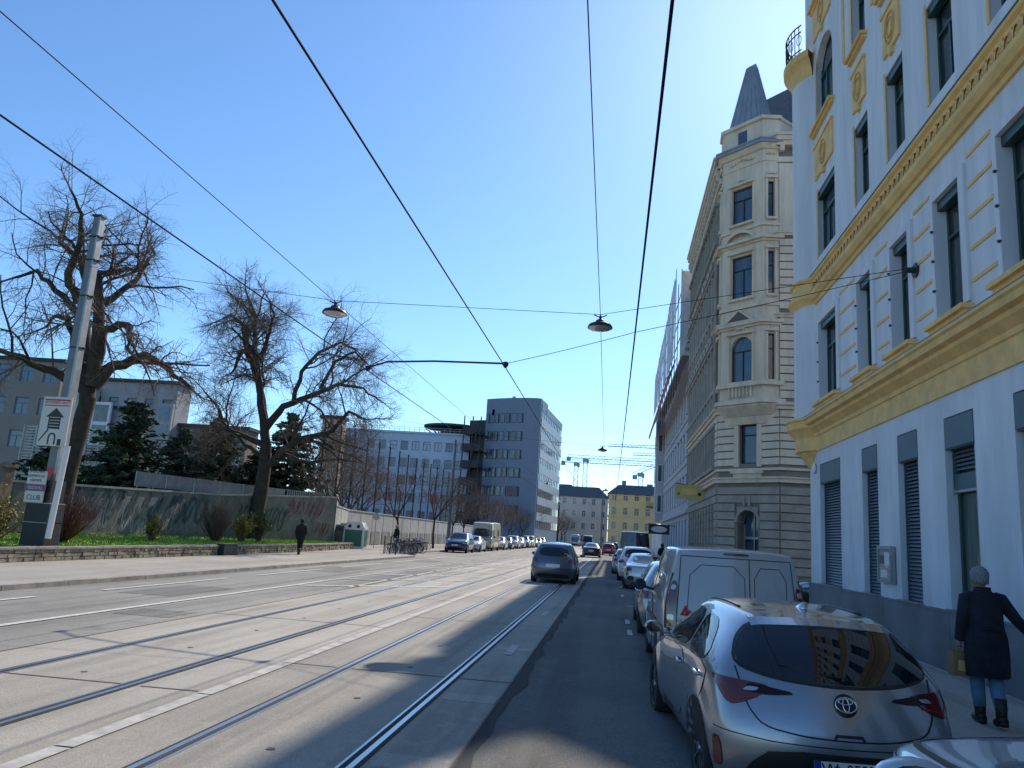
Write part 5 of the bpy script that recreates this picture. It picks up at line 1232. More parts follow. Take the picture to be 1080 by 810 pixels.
crane('second crane hidden by the terrace, lower jib', (58, 440, 0), 49.5, -10, 48, PI - .03)

# ------------------------------------------------------------------ vehicles
def chaikin(P, n=2, closed=True):
    for _ in range(n):
        Q = []; m_ = len(P) if closed else len(P) - 1
        if not closed: Q.append(P[0])
        for i in range(m_):
            a, b = P[i], P[(i + 1) % len(P)]
            Q.append((a[0] * .8 + b[0] * .2, a[1] * .8 + b[1] * .2)); Q.append((a[0] * .2 + b[0] * .8, a[1] * .2 + b[1] * .8))
        if not closed: Q.append(P[-1])
        P = Q
    return P
def resample(P, st, closed=True):
    Q = []; m_ = len(P) if closed else len(P) - 1
    for i in range(m_):
        a, b = P[i], P[(i + 1) % len(P)]; L_ = math.hypot(b[0] - a[0], b[1] - a[1]); n = max(1, int(L_ / st))
        for k in range(n): Q.append((a[0] + (b[0] - a[0]) * k / n, a[1] + (b[1] - a[1]) * k / n))
    if not closed: Q.append(P[-1])
    return Q
VIEWS = {'rear': (lambda u, v: (Vector((u, -3, v)), Vector((0, 1, 0)))), 'front': (lambda u, v: (Vector((u, 12, v)), Vector((0, -1, 0)))),
         'left': (lambda u, v: (Vector((-4, u, v)), Vector((1, 0, 0)))), 'right': (lambda u, v: (Vector((4, u, v)), Vector((-1, 0, 0)))),
         'rear_left': (lambda u, v: (Vector((u * .7071 - 2.8, -u * .7071 - 2.8, v)), Vector((.7071, .7071, 0)))), 'rear_right': (lambda u, v: (Vector((u * .7071 + 2.8, u * .7071 - 2.8, v)), Vector((-.7071, .7071, 0)))),
         'top': (lambda u, v: (Vector((u, v, 5)), Vector((0, 0, -1))))}
def project(bvh, view, u, v, off):
    o, d = VIEWS[view](u, v); h = bvh.ray_cast(o, d)
    if h[0] is None: return None
    nrm = h[1] if h[1].dot(d) < 0 else -h[1]
    if view in ('left', 'right') and abs(nrm.dot(d)) < .42: return None
    return h[0] + nrm * off
def patch(bvh, view, poly, off=.004, res=.06, rnd=2, mb=None, m=0):
    P = resample(chaikin(poly, rnd) if rnd else poly, res); n = len(P)
    us = [p[0] for p in P]; vs = [p[1] for p in P]; pts = [Vector(p) for p in P]
    u = min(us) + res * .5
    while u < max(us):
        v = min(vs) + res * .5
        while v < max(vs):
            if in_poly(u, v, P): 
                if min((u - p[0]) ** 2 + (v - p[1]) ** 2 for p in P) > (res * .35) ** 2: pts.append(Vector((u, v)))
            v += res
        u += res
    r = geometry.delaunay_2d_cdt(pts, [(i, (i + 1) % n) for i in range(n)], [list(range(n))], 1, 1e-5)
    V = [project(bvh, view, p.x, p.y, off) for p in r[0]]
    mb = mb or MB(); idx = {}; vv = []; ff = []
    for f in r[2]:
        if any(V[i] is None for i in f): continue
        ff.append(tuple(idx.setdefault(i, len(idx)) for i in f))
    inv_ = {b: a for a, b in idx.items()}; vv = [V[inv_[k]] for k in range(len(inv_))]
    mb.add(vv, ff, m); return mb
def ribbon(bvh, view, path, w_, off=.002, res=.05, mb=None, m=0, closed=False):
    P = resample(path, res, closed); mb = mb or MB(); V = []
    for i, p in enumerate(P):
        a = P[i - 1] if (i or closed) else P[0]; b = P[(i + 1) % len(P)] if (closed or i < len(P) - 1) else P[-1]
        d = Vector((b[0] - a[0], b[1] - a[1])); 
        if d.length < 1e-6: d = Vector((1, 0))
        d.normalize(); nx, ny = -d.y * w_ / 2, d.x * w_ / 2
        V.append((project(bvh, view, p[0] - nx, p[1] - ny, off), project(bvh, view, p[0] + nx, p[1] + ny, off)))
    for i in range(len(V) if closed else len(V) - 1):
        a, b = V[i], V[(i + 1) % len(V)]
        if None in a or None in b: continue
        mb.add([a[0], a[1], b[1], b[0]], [(0, 1, 2, 3)], m)
    return mb
BODY = {
 'hatch': dict(L=4.2, W=1.78, H=1.47, s=[0, .05, .17, .33, .5, .63, .75, .91, 1], belt=[.94, .97, .98, .97, .95, .94, .93, .83, .68], ws=[.82, .94, 1, 1, 1, 1, .99, .94, .8], ka=0, kb=6,
     yroof=[.48, .62, 1.0, 1.5, 1.95, 2.2, 2.34], zroof=[1.37, 1.42, 1.455, 1.47, 1.46, 1.43, 1.39], hr=[.52, .55, .58, .59, .58, .56, .54], yr=[.12, .03, .0, .12], yf=[.15, .02, .0, .2], zl=[.2, .36, .62], lw=[.9, .98, 1.0, .95], cr=.35),
 'sedan': dict(L=4.7, W=1.82, H=1.43, s=[0, .05, .2, .34, .48, .6, .73, .91, 1], belt=[.92, .98, 1.0, .97, .95, .94, .93, .82, .66], ws=[.82, .94, 1, 1, 1, 1, .99, .94, .8], ka=2, kb=6,
     yroof=[0, 0, 1.65, 2.0, 2.35, 2.65, 2.8], zroof=[0, 0, 1.37, 1.42, 1.43, 1.42, 1.37], hr=[0, 0, .52, .56, .57, .56, .53], yr=[.12, .03, .0, .08], yf=[.15, .02, .0, .2], zl=[.2, .36, .62], lw=[.9, .98, 1.0, .94], cr=.35),
 'suv': dict(L=4.5, W=1.86, H=1.66, s=[0, .05, .17, .33, .5, .64, .76, .91, 1], belt=[1.06, 1.08, 1.09, 1.08, 1.07, 1.06, 1.05, .98, .85], ws=[.85, .95, 1, 1, 1, 1, .99, .95, .84], ka=0, kb=6,
     yroof=[.34, .5, 1.0, 1.6, 2.1, 2.4, 2.6], zroof=[1.58, 1.62, 1.65, 1.66, 1.65, 1.62, 1.57], hr=[.58, .6, .63, .64, .63, .61, .58], yr=[.12, .03, .0, .08], yf=[.15, .02, .0, .14], zl=[.26, .42, .7], lw=[.92, .98, 1.0, .95], cr=.4),
 'van': dict(L=4.4, W=1.82, H=1.81, s=[0, .03, .2, .4, .56, .68, .8, .93, 1], belt=[1.08, 1.08, 1.09, 1.09, 1.08, 1.06, 1.04, .94, .78], ws=[.93, .985, 1, 1, 1, 1, .99, .95, .85], ka=0, kb=6,
     yroof=[.13, .2, .9, 1.7, 2.3, 2.55, 2.75], zroof=[1.75, 1.79, 1.81, 1.81, 1.79, 1.75, 1.69], hr=[.72, .735, .75, .75, .74, .70, .67], yr=[.10, .02, .0, .02], yf=[.15, .02, .0, .14], zl=[.22, .38, .66], lw=[.94, .985, 1.0, .975], cr=.7),
 'bigvan': dict(L=5.6, W=2.0, H=2.55, s=[0, .03, .2, .42, .6, .75, .86, .95, 1], belt=[1.3, 1.3, 1.3, 1.3, 1.3, 1.28, 1.22, 1.1, .95], ws=[.94, .985, 1, 1, 1, 1, .99, .96, .88], ka=0, kb=6,
     yroof=[.1, .2, 1.2, 2.3, 3.2, 3.7, 4.0], zroof=[2.48, 2.53, 2.55, 2.55, 2.53, 2.45, 2.35], hr=[.82, .84, .86, .86, .85, .81, .78], yr=[.10, .02, .0, .02], yf=[.15, .02, .0, .14], zl=[.25, .45, .8], lw=[.94, .985, 1.0, .985], cr=.7),
 'camper': dict(L=6.4, W=2.2, H=2.85, s=[0, .03, .2, .42, .6, .78, .93, .97, 1], belt=[1.3, 1.3, 1.3, 1.3, 1.3, 1.3, 1.28, 1.24, 1.18], ws=[.96, .99, 1, 1, 1, 1, 1, .98, .93], ka=0, kb=6,
     yroof=[.06, .2, 1.3, 2.6, 3.8, 5.0, 5.85], zroof=[2.78, 2.83, 2.85, 2.85, 2.84, 2.8, 2.72], hr=[.95, .97, .98, .98, .98, .97, .94], yr=[.08, .02, .0, .0], yf=[.12, .02, .0, .05], zl=[.35, .5, .85], lw=[.95, .99, 1.0, .99], cr=.8)}
_wheels = {}
def wheel_mesh(r, wd=.2):
    key = round(r, 2)
    if key in _wheels: return _wheels[key]
    q = MB(); q.lathe([(r * .62, -.02), (r * .66, .0), (r * .93, .0), (r, -.035), (r, -wd + .03), (r * .9, -wd), (r * .6, -wd)], n=28, axis='x'); ty = q
    rm = MB(); rm.lathe([(0, -.075), (r * .60, -.085), (r * .62, -.015), (r * .655, -.004)], n=28, axis='x', m=1)
    rm.lathe([(0, -.004), (r * .13, -.006), (r * .15, -.04)], n=12, axis='x')
    for k in range(10):
        g = k * PI / 5; a = .10; c0, s0 = math.cos(g - a), math.sin(g - a); c1, s1 = math.cos(g + a), math.sin(g + a); c2, s2 = math.cos(g - a * .55), math.sin(g - a * .55); c3, s3 = math.cos(g + a * .55), math.sin(g + a * .55)
        rm.add([(-.015, r * .13 * c0 * 1.4, r * .13 * s0 * 1.4), (-.015, r * .13 * c1 * 1.4, r * .13 * s1 * 1.4), (-.012, r * .62 * c3, r * .62 * s3), (-.012, r * .62 * c2, r * .62 * s2), (-.06, r * .13 * c0 * 1.4, r * .13 * s0 * 1.4), (-.06, r * .62 * c2, r * .62 * s2), (-.06, r * .13 * c1 * 1.4, r * .13 * s1 * 1.4), (-.06, r * .62 * c3, r * .62 * s3)], [(0, 1, 2, 3), (0, 3, 5, 4), (1, 6, 7, 2)])
    t_ = ty.build('tyre', M['rubber'], smooth=True, autosmooth=.6); r_ = rm.build('rim', [M['alloy'], M['black']], smooth=True, autosmooth=.4)
    _wheels[key] = (t_.data, r_.data); bpy.data.objects.remove(t_); bpy.data.objects.remove(r_); return _wheels[key]
def car(name, label, cat, loc, rot, kind, pm, group=None, lod=2, wr=.32, plate=None, doors=True, glass=None, scale=1., mod=None):
    """body grown from a cage of stations, then glass, lamps and seams laid on its surface; origin on the ground at the rear bumper, front along +Y"""
    B = dict(BODY[kind]); B.update(mod or {}); L_, W, H = B['L'], B['W'], B['H']; K = len(B['s']) - 1; FX_ = [-1, -.6, 0, .6, 1]
    root = thing(name, label, cat, loc, rot, group); root.scale = (scale,) * 3
    bm = bmesh.new(); V = {}
    def low(i, j, k):
        fx = FX_[i]; ya, yb = B['yr'][j], L_ - B['yf'][j]; y = ya + (yb - ya) * B['s'][k]
        bw = {0: .20, 1: .10, K - 1: -.12, K: -.34}.get(k, 0) * B.get('bow', .3 if kind in ('van', 'bigvan', 'camper') else 1.); y += bw * fx * fx * (1 if j else .8)
        hw = W / 2 * B['lw'][j] * B['ws'][k]
        z = (B['zl'][0] if 0 < k < K else B['zl'][0] + .05) if j == 0 else (B['zl'][j] if j < 3 else B['belt'][k] + .035 * (1 - fx * fx))
        if j in (1, 2): z = min(z, B['belt'][k] - .16 * (3 - j))
        return (fx * hw, y, z)
    for k in range(K + 1):
        for j in range(4):
            for i in range(5):
                if i in (0, 4) or j in (0, 3) or k in (0, K): V[i, j, k] = bm.verts.new(low(i, j, k))
    ka, kb = B['ka'], B['kb']
    for k in range(ka, kb + 1):
        for i in range(5):
            if not (i in (0, 4) or k in (ka, kb)): pass
            fx = FX_[i]; yb = B['yroof'][k] + ({ka: .10, kb: -.14}.get(k, 0)) * fx * fx
            rp = Vector((fx * B['hr'][k], yb, B['zroof'][k] - .045 * fx * fx + .01)); V[i, 5, k] = bm.verts.new(rp)
            if i in (0, 4) or k in (ka, kb):
                b_ = Vector(low(i, 3, k)); md = b_.lerp(rp, .52); md.x *= 1.02
                if k == ka: md.y -= .05 if B['yroof'][ka] > .2 else .0
                if k == kb: md.y += .05
                V[i, 4, k] = bm.verts.new(md)
    def F(*ks):
        try: bm.faces.new([V[x] for x in ks])
        except (ValueError, KeyError): pass
    for k in range(K):
        for j in range(3): F((0, j, k), (0, j + 1, k), (0, j + 1, k + 1), (0, j, k + 1)); F((4, j, k), (4, j, k + 1), (4, j + 1, k + 1), (4, j + 1, k))
        for i in range(4):
            F((i, 0, k), (i, 0, k + 1), (i + 1, 0, k + 1), (i + 1, 0, k))
            if not (ka <= k < kb): F((i, 3, k), (i + 1, 3, k), (i + 1, 3, k + 1), (i, 3, k + 1))
    for i in range(4):
        for j in range(3): F((i, j, 0), (i + 1, j, 0), (i + 1, j + 1, 0), (i, j + 1, 0)); F((i, j, K), (i, j + 1, K), (i + 1, j + 1, K), (i + 1, j, K))
        for j in (3, 4): F((i, j, ka), (i + 1, j, ka), (i + 1, j + 1, ka), (i, j + 1, ka)); F((i, j, kb), (i, j + 1, kb), (i + 1, j + 1, kb), (i + 1, j, kb))
        for k in range(ka, kb): F((i, 5, k), (i + 1, 5, k), (i + 1, 5, k + 1), (i, 5, k + 1))
    for k in range(ka, kb):
        for j in (3, 4): F((0, j, k), (0, j + 1, k), (0, j + 1, k + 1), (0, j, k + 1)); F((4, j, k), (4, j, k + 1), (4, j + 1, k + 1), (4, j + 1, k))
    cl_ = bm.edges.layers.float.new('crease_edge')
    inv = {v: k for k, v in V.items()}
    for e in bm.edges:
        a, b = inv[e.verts[0]], inv[e.verts[1]]
        if a[1] == b[1] == 3 and a[0] == b[0] and a[0] in (0, 4): e[cl_] = B['cr']
        if a[1] == b[1] == 5 and a[0] == b[0] and a[0] in (0, 4): e[cl_] = B['cr'] * .9
        if a[1] == b[1] == 5 and a[2] == b[2] == ka: e[cl_] = .55
        if a[1] == b[1] == 0: e[cl_] = .5
        if a[1] == b[1] == 3 and a[2] == b[2] == 0 and ka > 0: e[cl_] = .5
    bmesh.ops.recalc_face_normals(bm, faces=bm.faces)
    me = bpy.data.meshes.new('cage'); bm.to_mesh(me); bm.free(); tmp = bpy.data.objects.new('cage', me); scene.collection.objects.link(tmp)
    sm = tmp.modifiers.new('s', 'SUBSURF'); sm.levels = sm.render_levels = 3 if lod > 0 else 2
    body = bake(tmp); bpy.data.objects.remove(tmp)
    xs_ = [v.co.x for v in body.vertices]; ys_ = [v.co.y for v in body.vertices]; zs_ = [v.co.z for v in body.vertices]
    sx, sy = W / (max(xs_) - min(xs_)), L_ / (max(ys_) - min(ys_)); z0, z1 = min(zs_), max(zs_); zb = B['zl'][0]
    for v in body.vertices: v.co = Vector((v.co.x * sx, (v.co.y - min(ys_)) * sy, zb + (v.co.z - z0) * (H - zb) / (z1 - z0)))
    WB = (.19 * L_ if kind not in ('camper',) else 1.2, L_ - .2 * L_) if kind != 'hatch' else (.185 * L_, L_ - .2 * L_)
    # flared wheel arches
    rw = wr + .055
    for v in body.vertices:
        for wy_ in WB:
            d = math.hypot(v.co.y - wy_, v.co.z - wr)
            if abs(v.co.x) > W * .4 and d < rw * 1.5: v.co.x += math.copysign(.022 * math.exp(-((d - rw) / .09) ** 2), v.co.x)
    body.polygons.foreach_set('use_smooth', [True] * len(body.polygons)); body.materials.clear(); body.materials.append(pm)
    body.name = 'body'; bo = link(bpy.data.objects.new('body', body)); bo.parent = root
    bvh = BVHTree.FromPolygons([v.co for v in body.vertices], [tuple(p.vertices) for p in body.polygons])
    def pbuild(mb, nm, m_, par=root, sm_=True): return mb.build(nm, m_, par, smooth=sm_)
    G_ = glass or M['carglass']; res = .07 if lod > 1 else .14
    # windows: computed from the stations
    def beltz(y): 
        S = [B['yr'][3] + (L_ - B['yf'][3] - B['yr'][3]) * s for s in B['s']]
        for a in range(K):
            if S[a] <= y <= S[a + 1]: f_ = (y - S[a]) / (S[a + 1] - S[a]); return B['belt'][a] * (1 - f_) + B['belt'][a + 1] * f_
        return B['belt'][0]
    S3 = [B['yr'][3] + (L_ - B['yf'][3] - B['yr'][3]) * s for s in B['s']]
    yb0, yb1 = S3[ka], S3[kb]; yr0, yr1 = B['yroof'][ka], B['yroof'][kb]; zt = H - (.12 if kind in ('hatch', 'sedan') else .14)
    zw = beltz(2.2) + .03
    def slopeF(z): f_ = (z - B['belt'][kb]) / (B['zroof'][kb] - B['belt'][kb]); return yb1 + (yr1 - yb1) * f_
    def slopeR(z): f_ = (z - B['belt'][ka]) / (B['zroof'][ka] - B['belt'][ka]); return yb0 + (yr0 - yb0) * f_
    mdl = {'hatch': 1.62, 'sedan': 2.12, 'suv': 1.85, 'van': 1.95, 'bigvan': 3.2, 'camper': 4.6}[kind]
    rear_end = {'hatch': .62, 'sedan': .22, 'suv': .5, 'van': 9, 'bigvan': 9, 'camper': 9}[kind]
    for side in ('left', 'right'):
        w1 = [(mdl + .05, zw), (slopeF(zw) - .18, zw), (slopeF(zt) - .22, zt), (mdl + .05, zt)]
        if kind == 'camper': w1 = [(mdl + .1, zw + .1), (slopeF(zw) - .2, zw + .1), (slopeF(zw) - .28, 2.1), (mdl + .1, 2.1)]
        pbuild(patch(bvh, side, w1, .005, res, 2), 'side_window', G_)
        if rear_end < 5:
            w2 = [(slopeR(zw) + rear_end * .62 + .1, zw + .02), (mdl - .03, zw), (mdl - .03, zt), (slopeR(zt) + rear_end * .7 + .12, zt - .03)]
            pbuild(patch(bvh, side, w2, .005, res, 2), 'side_window', G_)
        if kind == 'camper':
            pbuild(patch(bvh, side, [(1.2, 1.5), (2.6, 1.5), (2.6, 2.1), (1.2, 2.1)], .006, res, 2), 'side_window', G_)
        # sill and arches
        for wy_ in WB:
            mb = MB(); ring_ = [(wy_ + rw * math.cos(g * PI / 14), max(zb + .035, wr + rw * math.sin(g * PI / 14))) for g in range(28)]
            patch(bvh, side, ring_, .006, .08, 0, mb); pbuild(mb, 'wheel_arch', M['black'])
        if doors and lod > 0:
            ds = [(mdl - .95, mdl)] if rear_end < 5 else []; ds.append((mdl, mdl + 1.12))
            for n_, (a, b) in enumerate(ds):
                zs0 = zb + .16; z_t = beltz((a + b) / 2) - .015
                low_r = a + (.30 if n_ == 0 and len(ds) > 1 else 0)
                pol = [(low_r, zs0), (b, zs0), (b, z_t), (a, z_t + .01)] if low_r == a else [(low_r, zs0), (b, zs0), (b, z_t), (a, z_t + .01), (a + .02, .72), (low_r - .05, .5)]
                gp = [(u + (-.008 if u < (a + b) / 2 else .008), v + (-.008 if v < .6 else .004)) for u, v in pol]
                mb = patch(bvh, side, gp, .002, res, 1, None, 1); patch(bvh, side, pol, .0055, res, 1, mb, 0)
                d = pbuild(mb, 'door', [pm, M['black']])
                h = project(bvh, side, b - .85 if n_ else b - .80, z_t - .09, .02) if kind != 'camper' else None
                if h is not None and lod > 1:
                    hb = MB(); sgn = -1 if side == 'left' else 1; hy = a + .12
                    h0 = project(bvh, side, hy, z_t - .09, .0); h1 = project(bvh, side, hy + .2, z_t - .085, .0)
                    if h0 and h1:
                        hb.tube([h0, h0 + Vector((sgn * .035, .02, 0)), h1 + Vector((sgn * .035, -.02, 0)), h1], [.012, .016, .016, .012], 6); hb.build('handle', pm, d, smooth=True)
    if lod > 0:
        for sgn in (-1, 1):
            h = project(bvh, 'left' if sgn < 0 else 'right', slopeF(zw) - .22, zw - .01, 0)
            if h is not None:
                mb = MB(); mb.tube([h, h + Vector((sgn * .10, .02, .03))], .022, 6); c_ = h + Vector((sgn * .17, .0, .06)); k_ = 1.5 if kind in ('bigvan', 'camper', 'van') else 1
                mb.M = Matrix.Translation(c_) @ Matrix.Diagonal((.10, .055, .062 * k_, 1)); mb.lathe([(0, -.72), (.86, -.72), (.98, -.5), (1, 0), (.8, .65), (0, 1)], n=16, axis='y'); mb.M = Matrix.Identity(4)
                mo = mb.build('mirror', pm if kind in ('hatch', 'sedan', 'suv') else M['black'], root, smooth=True)
                mb = MB(); mb.M = Matrix.Translation(c_ + Vector((0, -.0405, 0))) @ Matrix.Diagonal((.082, 1, .050 * k_, 1)); mb.lathe([(0, 0), (1, 0)], n=16, axis='y'); mb.build('mirror_glass', M['carglass'], mo)
    # windscreen and rear window
    hb0 = B['lw'][3] * W / 2 * .86; zf0 = B['belt'][kb] + .05; zf1 = B['zroof'][kb] - .02
    ws_ = [(-hb0, zf0), (hb0, zf0), (B['hr'][kb] * .96, zf1), (-B['hr'][kb] * .96, zf1)]
    if kind == 'camper': ws_ = [(-.98, 1.35), (.98, 1.35), (.92, 2.15), (-.92, 2.15)]
    pbuild(patch(bvh, 'front', ws_, .005, res, 2), 'windscreen', G_)
    if mod is None or not mod.get('norear'):
        zr0 = B['belt'][ka] + (.06 if kind != 'sedan' else .05); zr1 = B['zroof'][ka] - .045
        hb1 = B['hr'][ka] * (1.13 if kind in ('hatch', 'sedan', 'suv') else .93)
        if kind != 'camper': pbuild(patch(bvh, 'rear', [(-hb1, zr0), (hb1, zr0), (B['hr'][ka] * .96, zr1), (-B['hr'][ka] * .96, zr1)], .005, res, 2), 'rear_window', G_)
        lx0, lx1 = W / 2 * .66, W / 2 * .97; lz = B['belt'][0]
        for sgn in (-1, 1):
            if kind in ('van', 'bigvan'): pol = [(sgn * W / 2 * .84, lz - .25), (sgn * W / 2 * .97, lz - .25), (sgn * W / 2 * .95, lz + .22), (sgn * W / 2 * .85, lz + .22)]
            elif kind == 'camper': pol = [(sgn * .8, .7), (sgn * 1.02, .7), (sgn * 1.02, .9), (sgn * .8, .9)]
            else: pol = [(sgn * lx0, lz - .14), (sgn * lx1, lz - .2), (sgn * lx1, lz - .02), (sgn * lx0 * 1.03, lz - .03)]
            pbuild(patch(bvh, 'rear', pol, .006, res * .7, 2), 'tail_lamp', M['lamp_red'])
            sd_ = 'left' if sgn < 0 else 'right'
            if kind in ('hatch', 'sedan', 'suv'): pbuild(patch(bvh, sd_, [(.08, lz - .2), (.34, lz - .12), (.36, lz - .03), (.12, lz - .02)], .006, .05, 2), 'tail_lamp', M['lamp_red'])
        mb = MB()
        if kind not in ('camper',): patch(bvh, 'rear', [(-W * .36, zb + .03), (W * .36, zb + .03), (W * .33, zb + .16), (-W * .33, zb + .16)], .005, res, 1, mb)
        pbuild(mb, 'bumper_insert', M['black'])
        if lod > 0:
            mb = MB(); hwd = W / 2 * .80; zt_ = B['belt'][ka]
            if kind in ('van', 'bigvan'): 
                ribbon(bvh, 'rear', [(-hwd, zb + .3), (hwd, zb + .3), (hwd * .98, H - .12), (-hwd * .98, H - .12)], .014, .003, .06, mb, closed=True); ribbon(bvh, 'rear', [(.12, zb + .3), (.12, H - .12)], .014, .003, .06, mb)
            else: ribbon(bvh, 'rear', [(-hwd * .95, lz - .02), (-hwd * .8, .52), (hwd * .8, .52), (hwd * .95, lz - .02)], .010, .003, .05, mb)
            pbuild(mb, 'tailgate_seam', M['black'])
        pz = .6 if kind != 'suv' else .75
        if kind in ('van', 'bigvan'): pz = .48
        mb = patch(bvh, 'rear', [(-.26, pz), (.26, pz), (.26, pz + .115), (-.26, pz + .115)], .012, .1, 0); pbuild(mb, 'number_plate', M['plate'])
    # front lamps, grille, plate
    fz = B['belt'][-1]
    for sgn in (-1, 1):
        pol = [(sgn * W / 2 * .62, fz - .13), (sgn * W / 2 * .95, fz - .08), (sgn * W / 2 * .93, fz + .03), (sgn * W / 2 * .64, fz - .03)]
        if kind == 'camper': pol = [(sgn * .78, .78), (sgn * 1.0, .78), (sgn * 1.0, .98), (sgn * .78, .98)]
        pbuild(patch(bvh, 'front', pol, .006, res * .7, 2), 'headlight', M['lamp_clear'])
    mb = MB(); patch(bvh, 'front', [(-W * .3, fz - .14), (W * .3, fz - .14), (W * .28, fz - .04), (-W * .28, fz - .04)], .006, res, 1, mb); patch(bvh, 'front', [(-W * .33, zb + .07), (W * .33, zb + .07), (W * .3, zb + .2), (-W * .3, zb + .2)], .006, res, 1, mb); pbuild(mb, 'grille', M['black'])
    mb = patch(bvh, 'front', [(-.26, fz - .30), (.26, fz - .30), (.26, fz - .185), (-.26, fz - .185)], .014, .1, 0); pbuild(mb, 'number_plate', M['plate'])
    # wheels
    ty, rm = wheel_mesh(wr)
    for wy_ in WB:
        for sgn in (-1, 1):
            wo = link(bpy.data.objects.new('wheel', None)); wo.empty_display_size = .1; wo.parent = root; wo.location = (sgn * (W / 2 - .005), wy_, wr)
            if sgn < 0: wo.rotation_euler = (0, 0, PI)
            for nm, dt in (('tyre', ty), ('rim', rm)): o = link(bpy.data.objects.new(nm, dt)); o.parent = wo
    q = MB(); q.box(-W / 2 + .18, W / 2 - .18, .3, L_ - .3, .14, zb + .08); q.build('underbody', M['black'], root)
    return root, bvh, B

PC = {k: paint('paint_' + k, c, m_, r_) for k, (c, m_, r_) in dict(bronze=((.34, .36, .395), .75, .25), silver=((.42, .43, .45), .7, .25), silverblue=((.46, .53, .60), .5, .42), white=((.62, .63, .64), 0, .25), vangrey=((.37, .38, .40), .0, .3),
     greyblue=((.10, .125, .16), .6, .25), navy=((.012, .016, .028), .2, .2), black=((.012, .012, .013), .2, .2), red=((.22, .015, .02), .2, .25), blue=((.04, .07, .14), .5, .25), cream=((.50, .44, .32), 0, .4), skyblue=((.25, .33, .42), .2, .3), darkgrey=((.05, .055, .06), .5, .25)).items()}
GP = 'cars parked along the right kerb'
# nearest: silver-brown hatchback
hero, bvh, HB = car('parked_car', 'silver brown hatchback with a badge on its tailgate, nearest complete car at the right kerb', 'car', (1.63, 5.74, -.12), .075, 'hatch', PC['bronze'], GP, 2, .33, scale=.97,
    mod=dict(L=4.37, W=1.80, H=1.44, norear=True, belt=[.93, .99, 1.0, .97, .94, .92, .91, .82, .66], yroof=[.52, .72, 1.1, 1.6, 2.05, 2.3, 2.45], zroof=[1.34, 1.40, 1.43, 1.44, 1.43, 1.41, 1.36], hr=[.50, .545, .58, .59, .58, .56, .54], ws=[.84, .97, 1.02, 1, .985, .99, 1.0, .95, .8], yr=[.10, .03, .0, .16]))
def hp(mb, nm, m_, par=hero): return mb.build(nm, m_, par, smooth=True)
W2 = .9
mb = patch(bvh, 'rear', [(-.70, 1.035), (-.45, .985), (0, .965), (.45, .985), (.70, 1.035), (.64, 1.2), (.52, 1.315), (0, 1.335), (-.52, 1.315), (-.64, 1.2)], .007, .05, 2); hp(mb, 'rear_window', M['carglass'])
mb = ribbon(bvh, 'rear', chaikin([(-.715, 1.035), (-.45, .972), (0, .95), (.45, .972), (.715, 1.035), (.655, 1.2), (.53, 1.33), (0, 1.35), (-.53, 1.33), (-.655, 1.2)], 2), .02, .004, .04, None, 0, True); hp(mb, 'window_seal', M['black'])
for sgn in (-1, 1):
    sd_ = 'left' if sgn < 0 else 'right'
    mb = patch(bvh, 'rear_' + sd_, [(sgn * .50, .925), (sgn * .70, .935), (sgn * .99, .95), (sgn * .88, .875), (sgn * .74, .765), (sgn * .63, .80), (sgn * .53, .865)], .008, .03, 2); l_ = hp(mb, 'tail_lamp', M['lamp_red'])
    mb = patch(bvh, 'rear_' + sd_, [(sgn * .56, .90), (sgn * .64, .90), (sgn * .67, .87), (sgn * .58, .875)], .0105, .02, 1); mb.build('reflector', M['lamp_clear'], l_, smooth=True)
    mb = ribbon(bvh, 'rear_' + sd_, [(sgn * .56, .845), (sgn * .64, .825), (sgn * .73, .80), (sgn * .84, .88)], .012, .0105, .02); mb.build('light_guide', M['lamp_bright'], l_, smooth=True)
    mb = patch(bvh, 'rear', [(sgn * .30, .888), (sgn * .60, .925), (sgn * .635, .915), (sgn * .655, .865), (sgn * .5, .862)], .010, .035, 1); hp(mb, 'lamp_extension', M['lamp_smoke'])
    mb = patch(bvh, 'rear', [(sgn * .80, .34), (sgn * .85, .34), (sgn * .865, .54), (sgn * .83, .54)], .008, .03, 1); hp(mb, 'bumper_reflector', M['lamp_red'])
    mb = MB(); mb.tube([p for p in [project(bvh, 'top', sgn * .50, 1.1 + k * .14, .004) for k in range(12)] if p], .012, 5); hp(mb, 'roof_seam', M['black'])
# tailgate outline, bumper and valance
mb = MB(); ribbon(bvh, 'rear', chaikin([(-.70, 1.02), (-.675, .90), (-.65, .78), (-.56, .665), (-.3, .63), (0, .625), (.3, .63), (.56, .665), (.65, .78), (.675, .90), (.70, 1.02)], 2, False), .011, .004, .03, mb)
ribbon(bvh, 'rear', [(-.10, .632), (-.085, .655), (.085, .655), (.10, .632)], .02, .004, .03, mb)
hp(mb, 'tailgate_seam', M['black'])
mb = patch(bvh, 'rear', [(-.70, .22), (.70, .22), (.66, .40), (.50, .535), (-.50, .535), (-.66, .40)], .006, .05, 1); hp(mb, 'lower_valance', M['black'])
mb = MB(); p0 = project(bvh, 'rear', 0, .47, .0); y0 = p0.y - .035
mb.box(-.275, .275, y0, y0 + .03, .385, .51, 0); mb.box(-.26, .26, y0 - .003, y0, .395, .50, 1); mb.box(-.26, -.215, y0 - .005, y0 - .003, .395, .50, 2)
pl_ = mb.build('number_plate', [M['black'], M['plate'], M['blue_eu']], hero)
text_mesh('W', .11, 'plate_text', M['black'], Matrix.Translation((-.155, y0 - .005, .447)) @ Matrix.Rotation(R90, 4, 'X'), pl_, .001)
text_mesh('05857', .11, 'plate_text', M['black'], Matrix.Translation((.075, y0 - .005, .447)) @ Matrix.Rotation(R90, 4, 'X') @ Matrix.Diagonal((.88, 1, 1, 1)), pl_, .001)
